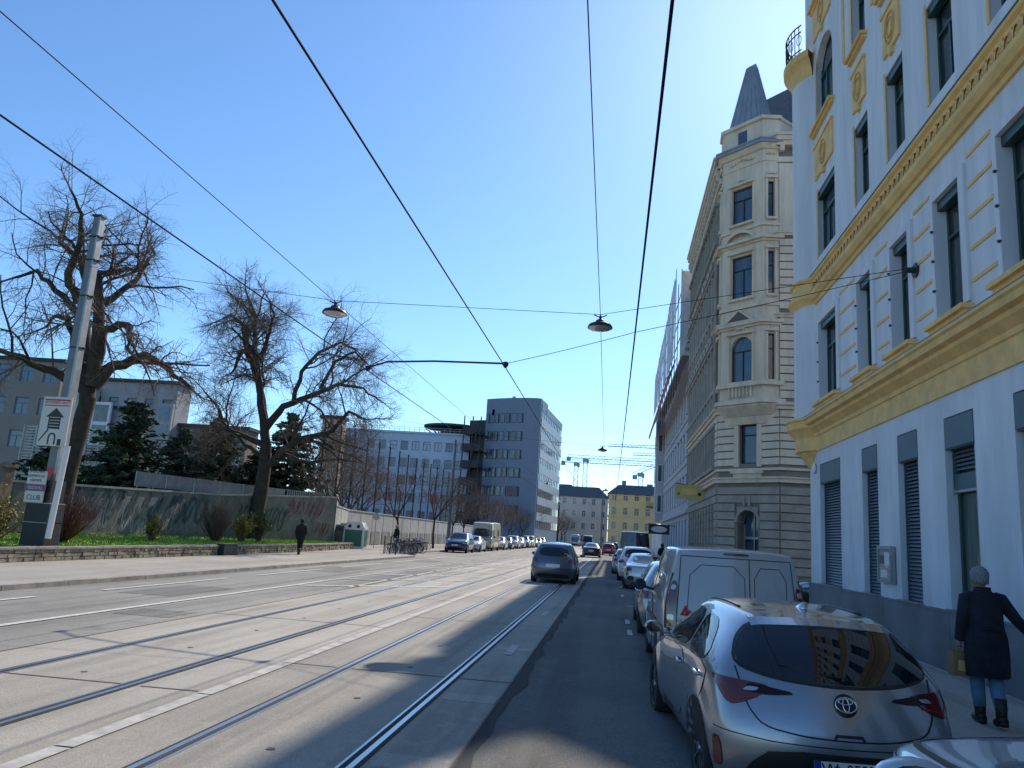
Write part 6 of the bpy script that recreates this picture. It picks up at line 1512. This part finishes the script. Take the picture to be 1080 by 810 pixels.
q = MB(); q.box(-.105, -.09, y0 - .006, y0 - .004, .46, .475); q.box(-.105, -.09, y0 - .006, y0 - .004, .42, .435); q.box(-.128, -.113, y0 - .006, y0 - .004, .46, .475); q.box(-.128, -.113, y0 - .006, y0 - .004, .42, .435); q.build('plate_dots', M['steel'], pl_)
# badge: ring of ovals on a dark disc
pe = project(bvh, 'rear', 0, .845, .0); o_, d_ = VIEWS['rear'](0, .845); nh = bvh.ray_cast(o_, d_)[1]; 
if nh.y > 0: nh = -nh
Rb = nh.to_track_quat('Z', 'Y').to_matrix().to_4x4(); Mbdg = Matrix.Translation(pe + nh * .006) @ Rb
q = MB(Mbdg); q.lathe([(0, .004), (.075, .004), (.08, 0)], n=28); bd = hp(q, 'badge', M['black'])
q = MB(Mbdg)
def oval(rx, ry, cy_=0): q.tube([(rx * math.cos(g * PI / 14), cy_ + ry * math.sin(g * PI / 14), .008) for g in range(29)], .0055, 5, cap=False)
oval(.073, .052); oval(.022, .047, 0); oval(.05, .019, .022)
q.build('badge_emblem', M['chrome'], bd, smooth=True)
# spoiler lip, brake light, antenna fin, wiper
mb = MB(); sp = []
for k in range(-10, 11):
    fx = k / 10; x_ = fx * .53; p = project(bvh, 'top', x_, .60 + .10 * fx * fx, .0)
    sp.append([Vector((x_, p.y + .22, p.z + .035)) if False else p + Vector((0, .16, .028)), p + Vector((0, .0, .012)), p + Vector((0, -.13 + .03 * fx * fx, -.03 - .01 * fx * fx)), p + Vector((0, -.12 + .03 * fx * fx, -.055)), p + Vector((0, 0, -.04))])
for a, b in zip(sp, sp[1:]):
    for i in range(4): mb.add([a[i], a[i + 1], b[i + 1], b[i]], [(0, 1, 2, 3)])
hp(mb, 'spoiler', PC['bronze'])
m_ = sp[10][3]; q = MB(); q.box(-.12, .12, m_.y - .012, m_.y + .03, m_.z - .012, m_.z + .004); q.build('brake_light', M['lamp_red'], hero)
pf = project(bvh, 'top', 0.0, 1.02, 0); q = MB(); q.add([(-.022, pf.y - .05, pf.z), (.022, pf.y - .05, pf.z), (.008, pf.y - .055, pf.z + .06), (-.008, pf.y - .055, pf.z + .06), (-.018, pf.y + .16, pf.z), (.018, pf.y + .16, pf.z)], [(0, 1, 2, 3), (0, 3, 4), (1, 5, 2), (3, 2, 5, 4)]); hp(q, 'antenna_fin', M['chrome'])
w0_, w1_ = project(bvh, 'rear', .04, .99, .02), project(bvh, 'rear', -.40, 1.06, .015); w2_ = project(bvh, 'rear', .0, 1.0, .02); q = MB(); q.tube([w0_, w1_], [.014, .006], 5); q.tube([w0_, w2_], .022, 8); hp(q, 'rear_wiper', M['black'])
# crease of the hip above the wheel, and roof front edge seam
mb = MB(); ribbon(bvh, 'rear', [(-.86, .60), (-.5, .575), (.5, .575), (.86, .60)], .008, .003, .04, mb); hp(mb, 'bumper_seam', M['black'])

# car standing behind the camera's right hand: only the front of its bonnet is in view
near, bv2, B2 = car('parked_car', 'pale silver-blue car of which only the rounded bonnet edge shows at the bottom right', 'car', (1.95, -.95, -.12), 0, 'suv', PC['silverblue'], GP, 2, .31, scale=1.07, mod=dict(belt=[1.06, 1.08, 1.09, 1.08, 1.07, 1.08, 1.10, 1.10, 1.03]))
mb = ribbon(bv2, 'top', chaikin([(-.80, 3.4), (-.78, 3.9), (-.55, 4.12), (0, 4.2), (.55, 4.12), (.78, 3.9), (.80, 3.4)], 2, False), .022, .004, .05); mb.build('bonnet_seam', M['black'], near, smooth=True)
# panel van
van, bvv, BV = car('panel_van', 'pale grey panel van with windowless rear doors, in front of the silver brown hatchback', 'van', (1.57, 10.15, -.12), .01, 'van', PC['vangrey'], None, 2, .32, mod=dict(norear=True, belt=[1.08, 1.08, 1.09, 1.09, 1.08, 1.06, 1.04, .94, .78], hr=[.685, .71, .73, .74, .73, .70, .67], H=1.84))
def vp(mb, nm, m_, par=van): return mb.build(nm, m_, par, smooth=True)
for sgn in (-1, 1):
    sv_ = 'rear_left' if sgn < 0 else 'rear_right'; l_ = vp(patch(bvv, sv_, [(sgn * .57, .83), (sgn * .68, .83), (sgn * .69, 1.0), (sgn * .67, 1.38), (sgn * .59, 1.38), (sgn * .56, 1.05)], .01, .03, 2), 'tail_lamp', M['lamp_red'])
    patch(bvv, sv_, [(sgn * .585, .90), (sgn * .66, .90), (sgn * .66, .97), (sgn * .585, .97)], .014, .03, 1).build('reflector', M['lamp_clear'], l_, smooth=True)
    patch(bvv, sv_, [(sgn * .60, 1.27), (sgn * .655, 1.27), (sgn * .655, 1.33), (sgn * .60, 1.33)], .014, .03, 1).build('reflector', M['lamp_clear'], l_, smooth=True)
    vp(patch(bvv, 'rear', [(sgn * .70, .45), (sgn * .90, .40), (sgn * .90, .80), (sgn * .78, .82)], .007, .05, 2), 'bumper_corner', M['black'])
    vp(patch(bvv, 'left' if sgn < 0 else 'right', [(.08, .8), (.17, .8), (.20, 1.70), (.12, 1.64)], .006, .05, 2), 'corner_trim', M['black'])
    vp(ribbon(bvv, 'left' if sgn < 0 else 'right', [(.55, .78), (3.3, .78)], .07, .008, .06), 'rub_strip', M['black'])
mb = MB(); 
for xa, xb in ((-.61, .10), (.22, .61)): mb = MB(); ribbon(bvv, 'rear', chaikin([(xa, .92), (xb, .92), (xb, 1.60), (xa + (.05 if xa < 0 else 0), 1.60)], 1), .009, .004, .03, mb, closed=True); vp(mb, 'door_pressing', M['seam'])
mb = MB()
ribbon(bvv, 'rear', [(.16, .42), (.16, 1.70)], .013, .004, .04, mb)
vp(mb, 'rear_door_seam', M['seam']); mb = MB()
ribbon(bvv, 'rear', [(-.745, .5), (-.72, 1.1), (-.675, 1.70), (.675, 1.70), (.72, 1.1), (.745, .5)], .012, .004, .04, mb); vp(mb, 'rear_door_seam', M['seam'])
vp(patch(bvv, 'rear', [(-.16, 1.735), (.16, 1.735), (.15, 1.765), (-.15, 1.765)], .012, .03, 1), 'brake_light', M['lamp_red'])
vp(patch(bvv, 'rear', [(-.85, .24), (.85, .24), (.85, .44), (-.85, .44)], .012, .06, 1), 'bumper', M['black'])
vp(patch(bvv, 'rear', [(-.26, .56), (.26, .56), (.26, .67), (-.26, .67)], .012, .1, 0), 'number_plate', M['plate'])
yv = project(bvv, 'rear', -.6, 1.0, 0).y
q = MB(); q.add([(-.69, yv - .008, .97), (-.655, yv - .008, .97), (-.60, yv - .008, 1.09), (-.63, yv - .008, 1.09)], [(0, 1, 2, 3)]); q.box(-.625, -.595, yv - .009, yv - .006, .97, 1.09); q.box(-.66, -.56, yv - .009, yv - .006, .97, .995); q.box(-.60, -.55, yv - .009, yv - .006, .97, 1.03); q.build('company_emblem', M['red'], van)
text_mesh('Liefer  Service', .055, 'lettering', M['steel_dark'], Matrix.Translation((-.52, yv - .008, .90)) @ Matrix.Rotation(R90, 4, 'X'), van, .001)
car('parked_car', 'light silver small car squeezed in front of the panel van, only its left side showing', 'car', (1.46, 15.6, -.12), 0, 'hatch', PC['silver'], GP, 2, .31, mod=dict(H=1.5))
car('parked_car', 'pale silver saloon with its boot towards us, beyond the small silver car', 'car', (1.42, 30.5, -.12), 0, 'sedan', PC['silver'], GP, 1, .32)
car('parked_car', 'white-roofed tall car parked in front of the silver saloon', 'car', (1.25, 36.4, -.12), 0, 'suv', PC['white'], GP, 1, .34)
car('parked_car', 'brownish grey car parked a little out from the kerb behind the dark van', 'car', (.95, 43.5, -.12), 0, 'hatch', PC['bronze'], GP, 1, .32)
car('parked_van', 'tall black delivery van standing out above the parked cars', 'van', (1.5, 51, -.12), 0, 'bigvan', PC['navy'], None, 1, .34)
for k, (pm, kd) in enumerate((('darkgrey', 'suv'), ('white', 'hatch'), ('black', 'sedan'), ('silver', 'suv'))):
    car('parked_car', ['dark grey car just beyond the tall black van', 'white car far down the right kerb', 'black saloon far down the right kerb', 'silver car last in the right-hand row'][k], 'car', (1.5, 58.5 + k * 6.4, -.12), 0, kd, PC[pm], GP, 0, .32, doors=False)
car('parked_car', 'black car in the side street, its roof just visible between van and corner house', 'car', (10.6, 27.2, -.12), math.radians(82), 'suv', PC['black'], None, 1, .34)
# moving traffic
car('driving_car', 'dark blue-grey hatchback driving away on the near tram track', 'car', (-2.15, 29.6, .01), 0, 'hatch', PC['greyblue'], None, 2, .31, mod=dict(L=4.05, H=1.53, W=1.72))
car('driving_car', 'black car with a bright roof driving away ahead of the blue-grey hatchback', 'car', (-1.95, 78, .01), 0, 'sedan', PC['black'], None, 1, .32)
car('driving_car', 'dark red car driving away beside the black one', 'car', (-.3, 98, .0), 0, 'hatch', PC['red'], None, 1, .32)
car('driving_car', 'dark blue car far ahead in the right lane', 'car', (.3, 125, -.05), 0, 'suv', PC['blue'], None, 0, .33, doors=False)
car('driving_van', 'grey box-shaped van far ahead on the tracks', 'van', (-4.4, 150, .01), PI, 'bigvan', PC['darkgrey'], None, 0, .34, doors=False)
car('oncoming_truck', 'pale blue fronted truck coming towards us in the distance', 'truck', (-8.6, 192, .01), PI, 'camper', PC['skyblue'], None, 0, .42, doors=False)
GL = 'cars parked along the left kerb'
rowL = [(66.7, 'suv', 'blue', 'dark blue off-roader facing us, first car in the left row'), (73.4, 'sedan', 'white', 'white saloon squeezed between the blue off-roader and the camper'), None,
        (89, 'hatch', 'white', 'white hatchback just behind the camper'), (95.2, 'hatch', 'darkgrey', 'dark grey hatchback second behind the camper'), (101.5, 'suv', 'white', 'tall white car third behind the camper'), (108, 'hatch', 'silverblue', 'pale blue car fourth behind the camper'),
        (114.5, 'suv', 'darkgrey', 'dark tall car fifth behind the camper'), (121, 'van', 'white', 'white van towards the end of the left row'), (128, 'sedan', 'black', 'black saloon near the far end of the left row'), (135, 'hatch', 'silver', 'silver car at the far end of the left row'), (142, 'suv', 'white', 'last white car in the left row below the office tower')]
for it in rowL:
    if it: car('parked_car', it[3], 'car', (-12.5, it[0], .0), PI, it[1], PC[it[2]], GL, 1 if it[0] < 110 else 0, .33, doors=it[0] < 90)
car('camper_van', 'cream coach-built camper van with a wide dark windscreen in the left row', 'camper van', (-12.7, 82.2, .0), PI, 'camper', PC['cream'], None, 1, .36)

# ------------------------------------------------------------------ bicycles and street things on the left
def bicycle(loc, rz, fm, label):
    t = thing('bicycle', label, 'bicycle', loc, rz, 'bicycles parked on the left pavement')
    def P(*a): return Vector((0, a[0], a[1]))
    bb, st_, hd, fr_, re = P(0, .28), P(-.17, .82), P(.40, .86), P(.62, .34), P(-.45, .34)
    q = MB()
    for a, b, r in ((bb, st_, .017), (bb, P(.42, .74), .02), (P(-.13, .72), hd, .018), (bb, re, .011), (P(-.13, .72), re, .01), (hd + P(-.0, .06), P(.44, .70), .018)): q.tube([a, b], r, 6)
    for s_ in (-.05, .05): q.tube([P(.44, .70) + Vector((s_, 0, 0)), fr_ + Vector((s_, 0, 0))], .011, 5)
    q.build('frame', fm, t)
    for c_ in (fr_, re):
        q = MB(); q.tube([(0, c_.y + .335 * math.cos(g * PI / 12), c_.z + .335 * math.sin(g * PI / 12)) for g in range(25)], .018, 5, cap=False, m=0)
        for k in range(9): g = k * PI / 9; q.tube([(0, c_.y + .33 * math.cos(g), c_.z + .33 * math.sin(g)), (0, c_.y - .33 * math.cos(g), c_.z - .33 * math.sin(g))], .003, 3, m=1)
        q.tube([(-.05, c_.y, c_.z), (.05, c_.y, c_.z)], .02, 6, m=1); q.build('wheel', [M['rubber'], M['alloy']], t)
    q = MB(); q.tube([(-.3, .33, 1.02), (-.15, .42, 1.0), (0, .42, .97), (.15, .42, 1.0), (.3, .33, 1.02)], .013, 5); q.tube([hd, (0, .41, .98)], .014, 5); q.build('handlebar', M['chrome'], t)
    q = MB(); q.M = Matrix.Translation((0, -.2, .93)) @ Matrix.Diagonal((.075, .14, .03, 1)); q.lathe([(0, -1), (.8, -.5), (1, .2), (.6, 1), (0, 1)], n=10); q.M = Matrix.Identity(4); q.tube([st_, (0, -.19, .92)], .013, 5); q.build('saddle', M['black'], t)
    q = MB(); q.tube([(-.03, 0, .28), (-.03, .1, .16)], .01, 4); q.tube([(.03, 0, .28), (.03, -.1, .4)], .01, 4); q.lathe([(.09, 0), (.09, .01)], (.035, 0, .28), 14, axis='x'); q.build('crank', M['steel_dark'], t)
    q = MB(); q.box(-.06, .06, -.62, -.28, .70, .72); q.tube([(0, -.6, .7), re], .006, 4); q.build('carrier', M['steel_dark'], t)
    return t
random.seed(88); fms = [M['black'], M['steel_dark'], M['glassbin'], M['steel_light'], M['red'], M['blue_wall']]; bproto = []
for k in range(26):
    y_ = 47.4 + k * .56; rz = R90 + random.uniform(-.18, .18) + (PI if k % 3 == 0 else 0); x_ = -13.0 + random.uniform(-.3, .25) - .09 * k
    if k < 6: t = bicycle((x_, y_, .0 if y_ > 49.4 else .0), rz, fms[k], 'bicycle parked crosswise in the crowded row, frontmost part of it'); bproto.append(t)
    else: t = copy_tree(bproto[k % 6]); t.location = (x_, y_, 0); t.rotation_euler.z = rz
    t['label'] = ['parked bicycle standing in the tightly packed row before the blue off-roader'][0]
t = thing('bicycle_rack', 'low steel bicycle rack with hoops under the parked bicycles', 'bicycle rack', (-13.1, 46.6, 0))
for k in range(13): q = MB(); q.tube([(-.3 - .09 * k, .4 + k * .85, 0), (-.3 - .09 * k, .4 + k * .85, .7), (.15 - .09 * k, .4 + k * .85, .75), (.25 - .09 * k, .4 + k * .85, 0)], .022, 5); q.build('hoop', M['steel_light'], t)
q = MB(); q = MB(); q.tube([(-.3, .3, .03), (-1.4, 11, .03)], .03, 5); q.build('base_rail', M['steel_light'], t)
for k in range(3):
    t = thing('bollard', ['thin grey bollard left of the parked bicycles', 'second grey bollard beside the bicycles', 'third bollard close to the front bicycle'][k], 'bollard', (-13.6 + k * .45, 46.2 - k * .3, .1), 0, 'bollards by the bicycles')
    q = MB(); q.tube([(0, 0, 0), (0, 0, 1.0)], .035, 8); q.lathe([(.036, 1.0), (.045, 1.02), (.045, 1.07), (0, 1.1)], n=8); q.build('shaft', M['steel_dark'], t)
t = thing('recycling_container', 'white and green glass recycling container with sloping lid', 'recycling container', (-17.9, 53.4, .1), .1)
q = MB(); q.prism([(-.75, 0), (.75, 0), (.75, 1.35), (.5, 1.8), (-.5, 1.8), (-.75, 1.35)], -.6, .6, axis='y'); q.build('body', M['white'], t)
q = MB(); q.box(-.6, .6, -.615, -.6, .15, 1.25); q.box(.75, .765, -.5, .5, .15, 1.25); q.build('green_panel', M['glassbin'], t)
q = MB(); 
for x_ in (-.3, .3): q.lathe([(0, -.02), (.11, -.02), (.12, 0)], (x_, -.612, 1.5), 14, axis='y')
q.build('slot', M['black'], t)
for k in range(3):
    t = thing('waste_container', ['dark waste container at the left of the group beside the recycling box', 'dark waste container in the middle of the group', 'dark waste container touching the white recycling box'][k], 'waste container', (-21.0 + k * .98, 52.6 + k * .16, .1), .1, 'waste containers beside the recycling box')
    q = MB(); q.add([(-.42, -.45, .12), (.42, -.45, .12), (.42, .45, .12), (-.42, .45, .12), (-.47, -.52, 1.15), (.47, -.52, 1.15), (.47, .52, 1.15), (-.47, .52, 1.15)], [(0, 1, 5, 4), (1, 2, 6, 5), (2, 3, 7, 6), (3, 0, 4, 7), (3, 2, 1, 0)]); q.build('body', M['bin_grey'], t)
    q = MB(); q.lathe([(.56, -.48), (.56, .48), (0, .48)], (0, 0, 1.0), 16, axis='x', a0=.25, a1=PI - .25); q.build('lid', M['steel_dark'], t)
    q = MB(); 
    for x_ in (-.36, .36):
        for y_ in (-.38, .38): q.lathe([(0, -.03), (.09, -.03), (.09, .03), (0, .03)], (x_, y_, .09), 10, axis='x')
    q.build('castor', M['black'], t)
t = thing('information_sign', 'small road sign post at the end of the low stone wall', 'sign', (-17.3, 56, .1)); q = MB(); q.tube([(0, 0, 0), (0, 0, 2.5)], .03, 8); q.build('post', M['steel_light'], t); q = MB(); q.lathe([(0, -.015), (.28, -.015), (.28, .015), (0, .015)], (0, -.05, 2.3), 20, axis='y'); q.build('sign_face', M['steel_light'], t)
t = thing('electric_box', 'small dark box standing against the front of the low stone wall', 'box', (-16.05, 31.5, .1), -.03); q = MB(); q.box(-.22, .12, -.55, .55, 0, .46); q.build('housing', M['steel_dark'], t); q = MB(); q.box(-.24, .14, -.57, .57, .46, .49); q.box(.12, .128, -.02, .0, .03, .44); q.build('lid', M['steel'], t)

# ------------------------------------------------------------------ people
def skin_obj(joints, edges, lv=2):
    me = bpy.data.meshes.new('sk'); me.from_pydata([j[:3] for j in joints], edges, []); o = bpy.data.objects.new('sk', me); scene.collection.objects.link(o)
    m_ = o.modifiers.new('skin', 'SKIN'); m_.use_smooth_shade = True
    for i, j in enumerate(joints): v = me.skin_vertices[0].data[i]; v.radius = (j[3], j[4] if len(j) > 4 else j[3]); v.use_root = (i == 0)
    s = o.modifiers.new('s', 'SUBSURF'); s.levels = s.render_levels = lv
    r = bake(o); bpy.data.objects.remove(o); return r
def ell_loft(rings, n=20, cap=True):
    q = MB(); vs = []
    for (cx_, cy_, cz_, rx, ry, *fold) in rings:
        f_ = fold[0] if fold else 0
        for k in range(n): g = 2 * PI * k / n; w_ = 1 + f_ * math.sin(g * 5 + cz_ * 3); vs.append((cx_ + rx * w_ * math.cos(g), cy_ + ry * w_ * math.sin(g), cz_))
    fs = [(i * n + j, i * n + (j + 1) % n, (i + 1) * n + (j + 1) % n, (i + 1) * n + j) for i in range(len(rings) - 1) for j in range(n)]
    if cap: fs += [tuple(range(n - 1, -1, -1)), tuple((len(rings) - 1) * n + j for j in range(n))]
    q.add(vs, fs); return q
def person(label, loc, rz, J, coat, trousers, capm, coat_len, hand_detail=True, sc=1.):
    """J: joint positions for a figure facing +Y"""
    t = thing('person', label, 'person', loc, rz); t.scale = (sc,) * 3
    P = {k: Vector(v) for k, v in J.items()}
    names = ['pelvis', 'waist', 'chest', 'neck', 'head0', 'shL', 'elL', 'wrL', 'shR', 'elR', 'wrR', 'hipL', 'knL', 'anL', 'toL', 'hipR', 'knR', 'anR', 'toR']
    R = dict(pelvis=.13, waist=.11, chest=.13, neck=.052, head0=.05, shL=.058, elL=.043, wrL=.029, shR=.058, elR=.043, wrR=.029, hipL=.09, knL=.06, anL=.04, toL=.035, hipR=.09, knR=.06, anR=.04, toR=.035)
    E_ = [('pelvis', 'waist'), ('waist', 'chest'), ('chest', 'neck'), ('neck', 'head0'), ('chest', 'shL'), ('shL', 'elL'), ('elL', 'wrL'), ('chest', 'shR'), ('shR', 'elR'), ('elR', 'wrR'), ('pelvis', 'hipL'), ('hipL', 'knL'), ('knL', 'anL'), ('anL', 'toL'), ('pelvis', 'hipR'), ('hipR', 'knR'), ('knR', 'anR'), ('anR', 'toR')]
    meshes = [skin_obj([(*P[n], R[n]) for n in names], [(names.index(a), names.index(b)) for a, b in E_])]
    # hands: palm and five separate fingers
    for sd_, sg in (('L', -1), ('R', 1)):
        w_ = P['wr' + sd_]; d = (w_ - P['el' + sd_]).normalized(); nrm = Vector((sg, 0, 0)); nrm = (nrm - d * nrm.dot(d)).normalized(); ac = d.cross(nrm)
        if ac.y < 0: ac = -ac
        js = [(*(w_), .026), (*(w_ + d * .045), .030), (*(w_ + d * .085), .030)]; meshes.append(skin_obj(js, [(0, 1), (1, 2)], 1))
        curl = -nrm
        for f_, (off, ln) in enumerate(((.030, .068), (.010, .078), (-.010, .072), (-.030, .056))):
            b0 = w_ + d * .07 + ac * off; b1 = w_ + d * .095 + ac * off * 1.1; b2 = b1 + (d * .9 + curl * .45).normalized() * ln * .5; b3 = b2 + (d * .35 + curl * .95).normalized() * ln * .45
            meshes.append(skin_obj([(*b0, .0095), (*b1, .009), (*b2, .008), (*b3, .007)], [(0, 1), (1, 2), (2, 3)], 1))
        b0 = w_ + d * .03 + ac * .02; b1 = w_ + d * .055 + ac * .048 + curl * .012; b2 = b1 + (d * .8 + ac * .3 + curl * .5).normalized() * .032; meshes.append(skin_obj([(*b0, .011), (*b1, .010), (*b2, .008)], [(0, 1), (1, 2)], 1))
    # head with face
    h = P['head']; q = MB(); rings = []
    for (z, rx, ry, dy) in ((-.115, .035, .04, .02), (-.10, .052, .062, .022), (-.07, .064, .08, .014), (-.03, .072, .092, .006), (.01, .076, .098, 0), (.05, .077, .098, -.004), (.085, .068, .085, -.006), (.108, .045, .058, -.006), (.118, .015, .02, -.006)): rings.append((h.x, h.y + dy, h.z + z, rx, ry))
    hq = ell_loft(rings, 18)
    hq.add([(h.x - .012, h.y + .09, h.z - .035), (h.x + .012, h.y + .09, h.z - .035), (h.x, h.y + .122, h.z - .03), (h.x, h.y + .095, h.z + .015)], [(0, 1, 2), (0, 2, 3), (1, 3, 2)])
    for s_ in (-1, 1): hq.lathe([(0, -.012), (.014, -.008), (.026, 0), (.014, .008)], (h.x + s_ * .078, h.y - .005, h.z - .01), 8, axis='x')
    me = bpy.data.meshes.new('h'); me.from_pydata(hq.v, [], hq.f); me.polygons.foreach_set('use_smooth', [True] * len(me.polygons)); meshes.append(me)
    bm = bmesh.new()
    for m_ in meshes: bm.from_mesh(m_); bpy.data.meshes.remove(m_)
    me = bpy.data.meshes.new('body'); bm.to_mesh(me); bm.free(); me.materials.clear(); me.materials.append(M['skin']); me.polygons.foreach_set('use_smooth', [True] * len(me.polygons))
    me.polygons.foreach_set('material_index', [0] * len(me.polygons))
    o = link(bpy.data.objects.new('body', me)); o.parent = t
    q = MB()
    for s_ in (-1, 1): q.lathe([(0, -.006), (.011, -.004), (.012, .004)], (h.x + s_ * .03, h.y + .088, h.z + .012), 8, axis='y')
    q.box(h.x - .022, h.x + .022, h.y + .088, h.y + .096, h.z - .066, h.z - .06); q.build('face_features', M['boot'], t)
    # coat: torso loft with sleeves
    c, pv, nk = P['chest'], P['pelvis'], P['neck']; bx_, by_ = (c.x + pv.x) / 2, (c.y + pv.y) / 2
    hem = coat_len; wst = pv.z + .13
    rings = [(pv.x, pv.y, hem, .215, .18, .04), (pv.x, pv.y, hem + .02, .22, .185, .04), (pv.x, pv.y, (hem + pv.z) / 2, .225, .175, .03), (pv.x, pv.y, pv.z, .215, .165, .02), (pv.x * .6 + c.x * .4, by_, wst, .19, .145, .015), (c.x, c.y, c.z - .08, .195, .14), (c.x, c.y, c.z + .05, .20, .135), (c.x, c.y, c.z + .13, .185, .12), (c.x, c.y, nk.z - .035, .125, .095), (nk.x, nk.y, nk.z + .01, .085, .085), (nk.x, nk.y + .0, nk.z + .045, .082, .084)]
    cq = ell_loft(rings, 26)
    cm = MB(); cm.v = list(cq.v); cm.f = list(cq.f); cm.mi = list(cq.mi)
    for sd_ in 'LR':
        a, b, w_ = P['sh' + sd_], P['el' + sd_], P['wr' + sd_]; cm.tube([a.lerp(c, .55) + Vector((0, 0, .045)), a.lerp(c, .2) + Vector((0, 0, .012)), a + (b - a) * .06, a.lerp(b, .5), b, b.lerp(w_, .5), w_], [.055, .074, .078, .069, .061, .056, .052], 14)
    co = cm.build('coat', coat, t, smooth=True, autosmooth=1.2)
    q = MB(); yb_ = pv.y - .172; q.box(pv.x - .11, pv.x + .11, yb_ - .0, yb_ + .03, pv.z + .10, pv.z + .145); q.box(pv.x - .004, pv.x + .004, yb_ - .012, yb_ + .02, hem + .01, pv.z + .02); q.build('coat_back_strap', coat, co, smooth=False)
    for sd_ in 'LR':
        a, b, w_ = P['hip' + sd_], P['kn' + sd_], P['an' + sd_]; q = MB(); q.tube([a, a.lerp(b, .5), b, b.lerp(w_, .5), w_ + Vector((0, 0, .08))], [.10, .09, .075, .068, .062], 14); q.build('trouser_leg', trousers, t, smooth=True)
        to = P['to' + sd_]; q = MB(); q.tube([w_ + Vector((0, 0, .18)), w_ + Vector((0, 0, .03)), w_ + Vector((0, -.0, -.03))], [.058, .056, .052], 12); dr = (to - w_); dr.z = 0; dr.normalize(); q.tube([w_ - dr * .06 + Vector((0, 0, -.035)), w_ + Vector((0, 0, -.03)), to + Vector((0, 0, -.0)), to + dr * .04], [.042, .05, .042, .02], 12)
        q.box(w_.x - .035, w_.x + .035, w_.y - .07, w_.y - .02, w_.z - .09, w_.z - .04); q.build('boot', M['boot'], t, smooth=True)
    if capm:
        q = MB(); rings = [(h.x, h.y - .008, h.z + .005, .090, .108), (h.x, h.y - .008, h.z + .03, .094, .112, .02), (h.x, h.y - .01, h.z + .07, .09, .106, .02), (h.x, h.y - .01, h.z + .11, .068, .08, .02), (h.x, h.y - .01, h.z + .132, .035, .04), (h.x, h.y - .01, h.z + .142, .012, .014)]
        rings.insert(0, (h.x, h.y - .03, h.z - .06, .080, .085)); ell_loft(rings, 24).build('cap', capm, t, smooth=True)
    return t
JW = dict(pelvis=(0, 0, .90), waist=(0, .01, 1.05), chest=(.0, .02, 1.24), neck=(0, .02, 1.40), head0=(0, .04, 1.46), head=(-.01, .06, 1.535), shL=(-.17, .02, 1.33), elL=(-.235, .0, 1.07), wrL=(-.245, .06, .86),
          shR=(.17, .02, 1.33), elR=(.33, .02, 1.12), wrR=(.50, .09, .97), hipL=(-.08, 0, .86), knL=(-.07, .10, .48), anL=(-.05, .10, .10), toL=(-.05, .23, .045), hipR=(.08, 0, .86), knR=(.07, -.02, .48), anR=(.03, -.20, .13), toR=(.03, -.09, .05))
person('person in long navy coat, pale knitted cap and light jeans walking beside the white house', (4.10, 9.4, .02), .0, JW, M['coat'], M['jeans'], M['greyknit'], .50)
t = thing('paper_bag', 'brown paper carrier bag hanging from the walking person\'s left hand', 'bag', (3.845, 9.47, .50), .3)
q = MB(); q.add([(-.10, -.05, 0), (.10, -.05, 0), (.10, .05, 0), (-.10, .05, 0), (-.11, -.045, .26), (.11, -.045, .25), (.105, .045, .25), (-.105, .045, .26)], [(0, 1, 5, 4), (1, 2, 6, 5), (2, 3, 7, 6), (3, 0, 4, 7), (3, 2, 1, 0)]); q.add([(-.06, -.052, .06), (.05, -.053, .05), (.06, -.052, .16), (-.05, -.052, .17)], [(0, 1, 2, 3)], 1); q.build('bag_body', [M['paper'], M['yellow']], t)
q = MB()
for y_ in (-.045, .045): q.tube([(-.05, y_, .25), (-.045, y_ * .4, .30), (.0, 0, .33), (.045, y_ * .4, .30), (.05, y_, .25)], .004, 4, cap=False)
q.build('handle', M['paper'], t)
JS = dict(JW); JS.update(elR=(.22, .03, 1.06), wrR=(.18, .16, .90), wrL=(-.22, .1, .86))
person('person in black walking along the low stone wall near the graffiti', (-15.0, 36.6, .1), .2, JS, M['black_cloth'], M['black_cloth'], M['black_cloth'], .72, sc=1.03)
person('person in dark clothes standing behind the parked bicycles', (-15.2, 54.5, .1), 2.4, JS, M['black_cloth'], M['black_cloth'], None, .72, sc=1.08)
person('person in a dark jacket far off on the right pavement beside the parked cars', (3.3, 52.0, .02), .0, JS, M['black_cloth'], M['black_cloth'], M['black_cloth'], .72, sc=1.05)
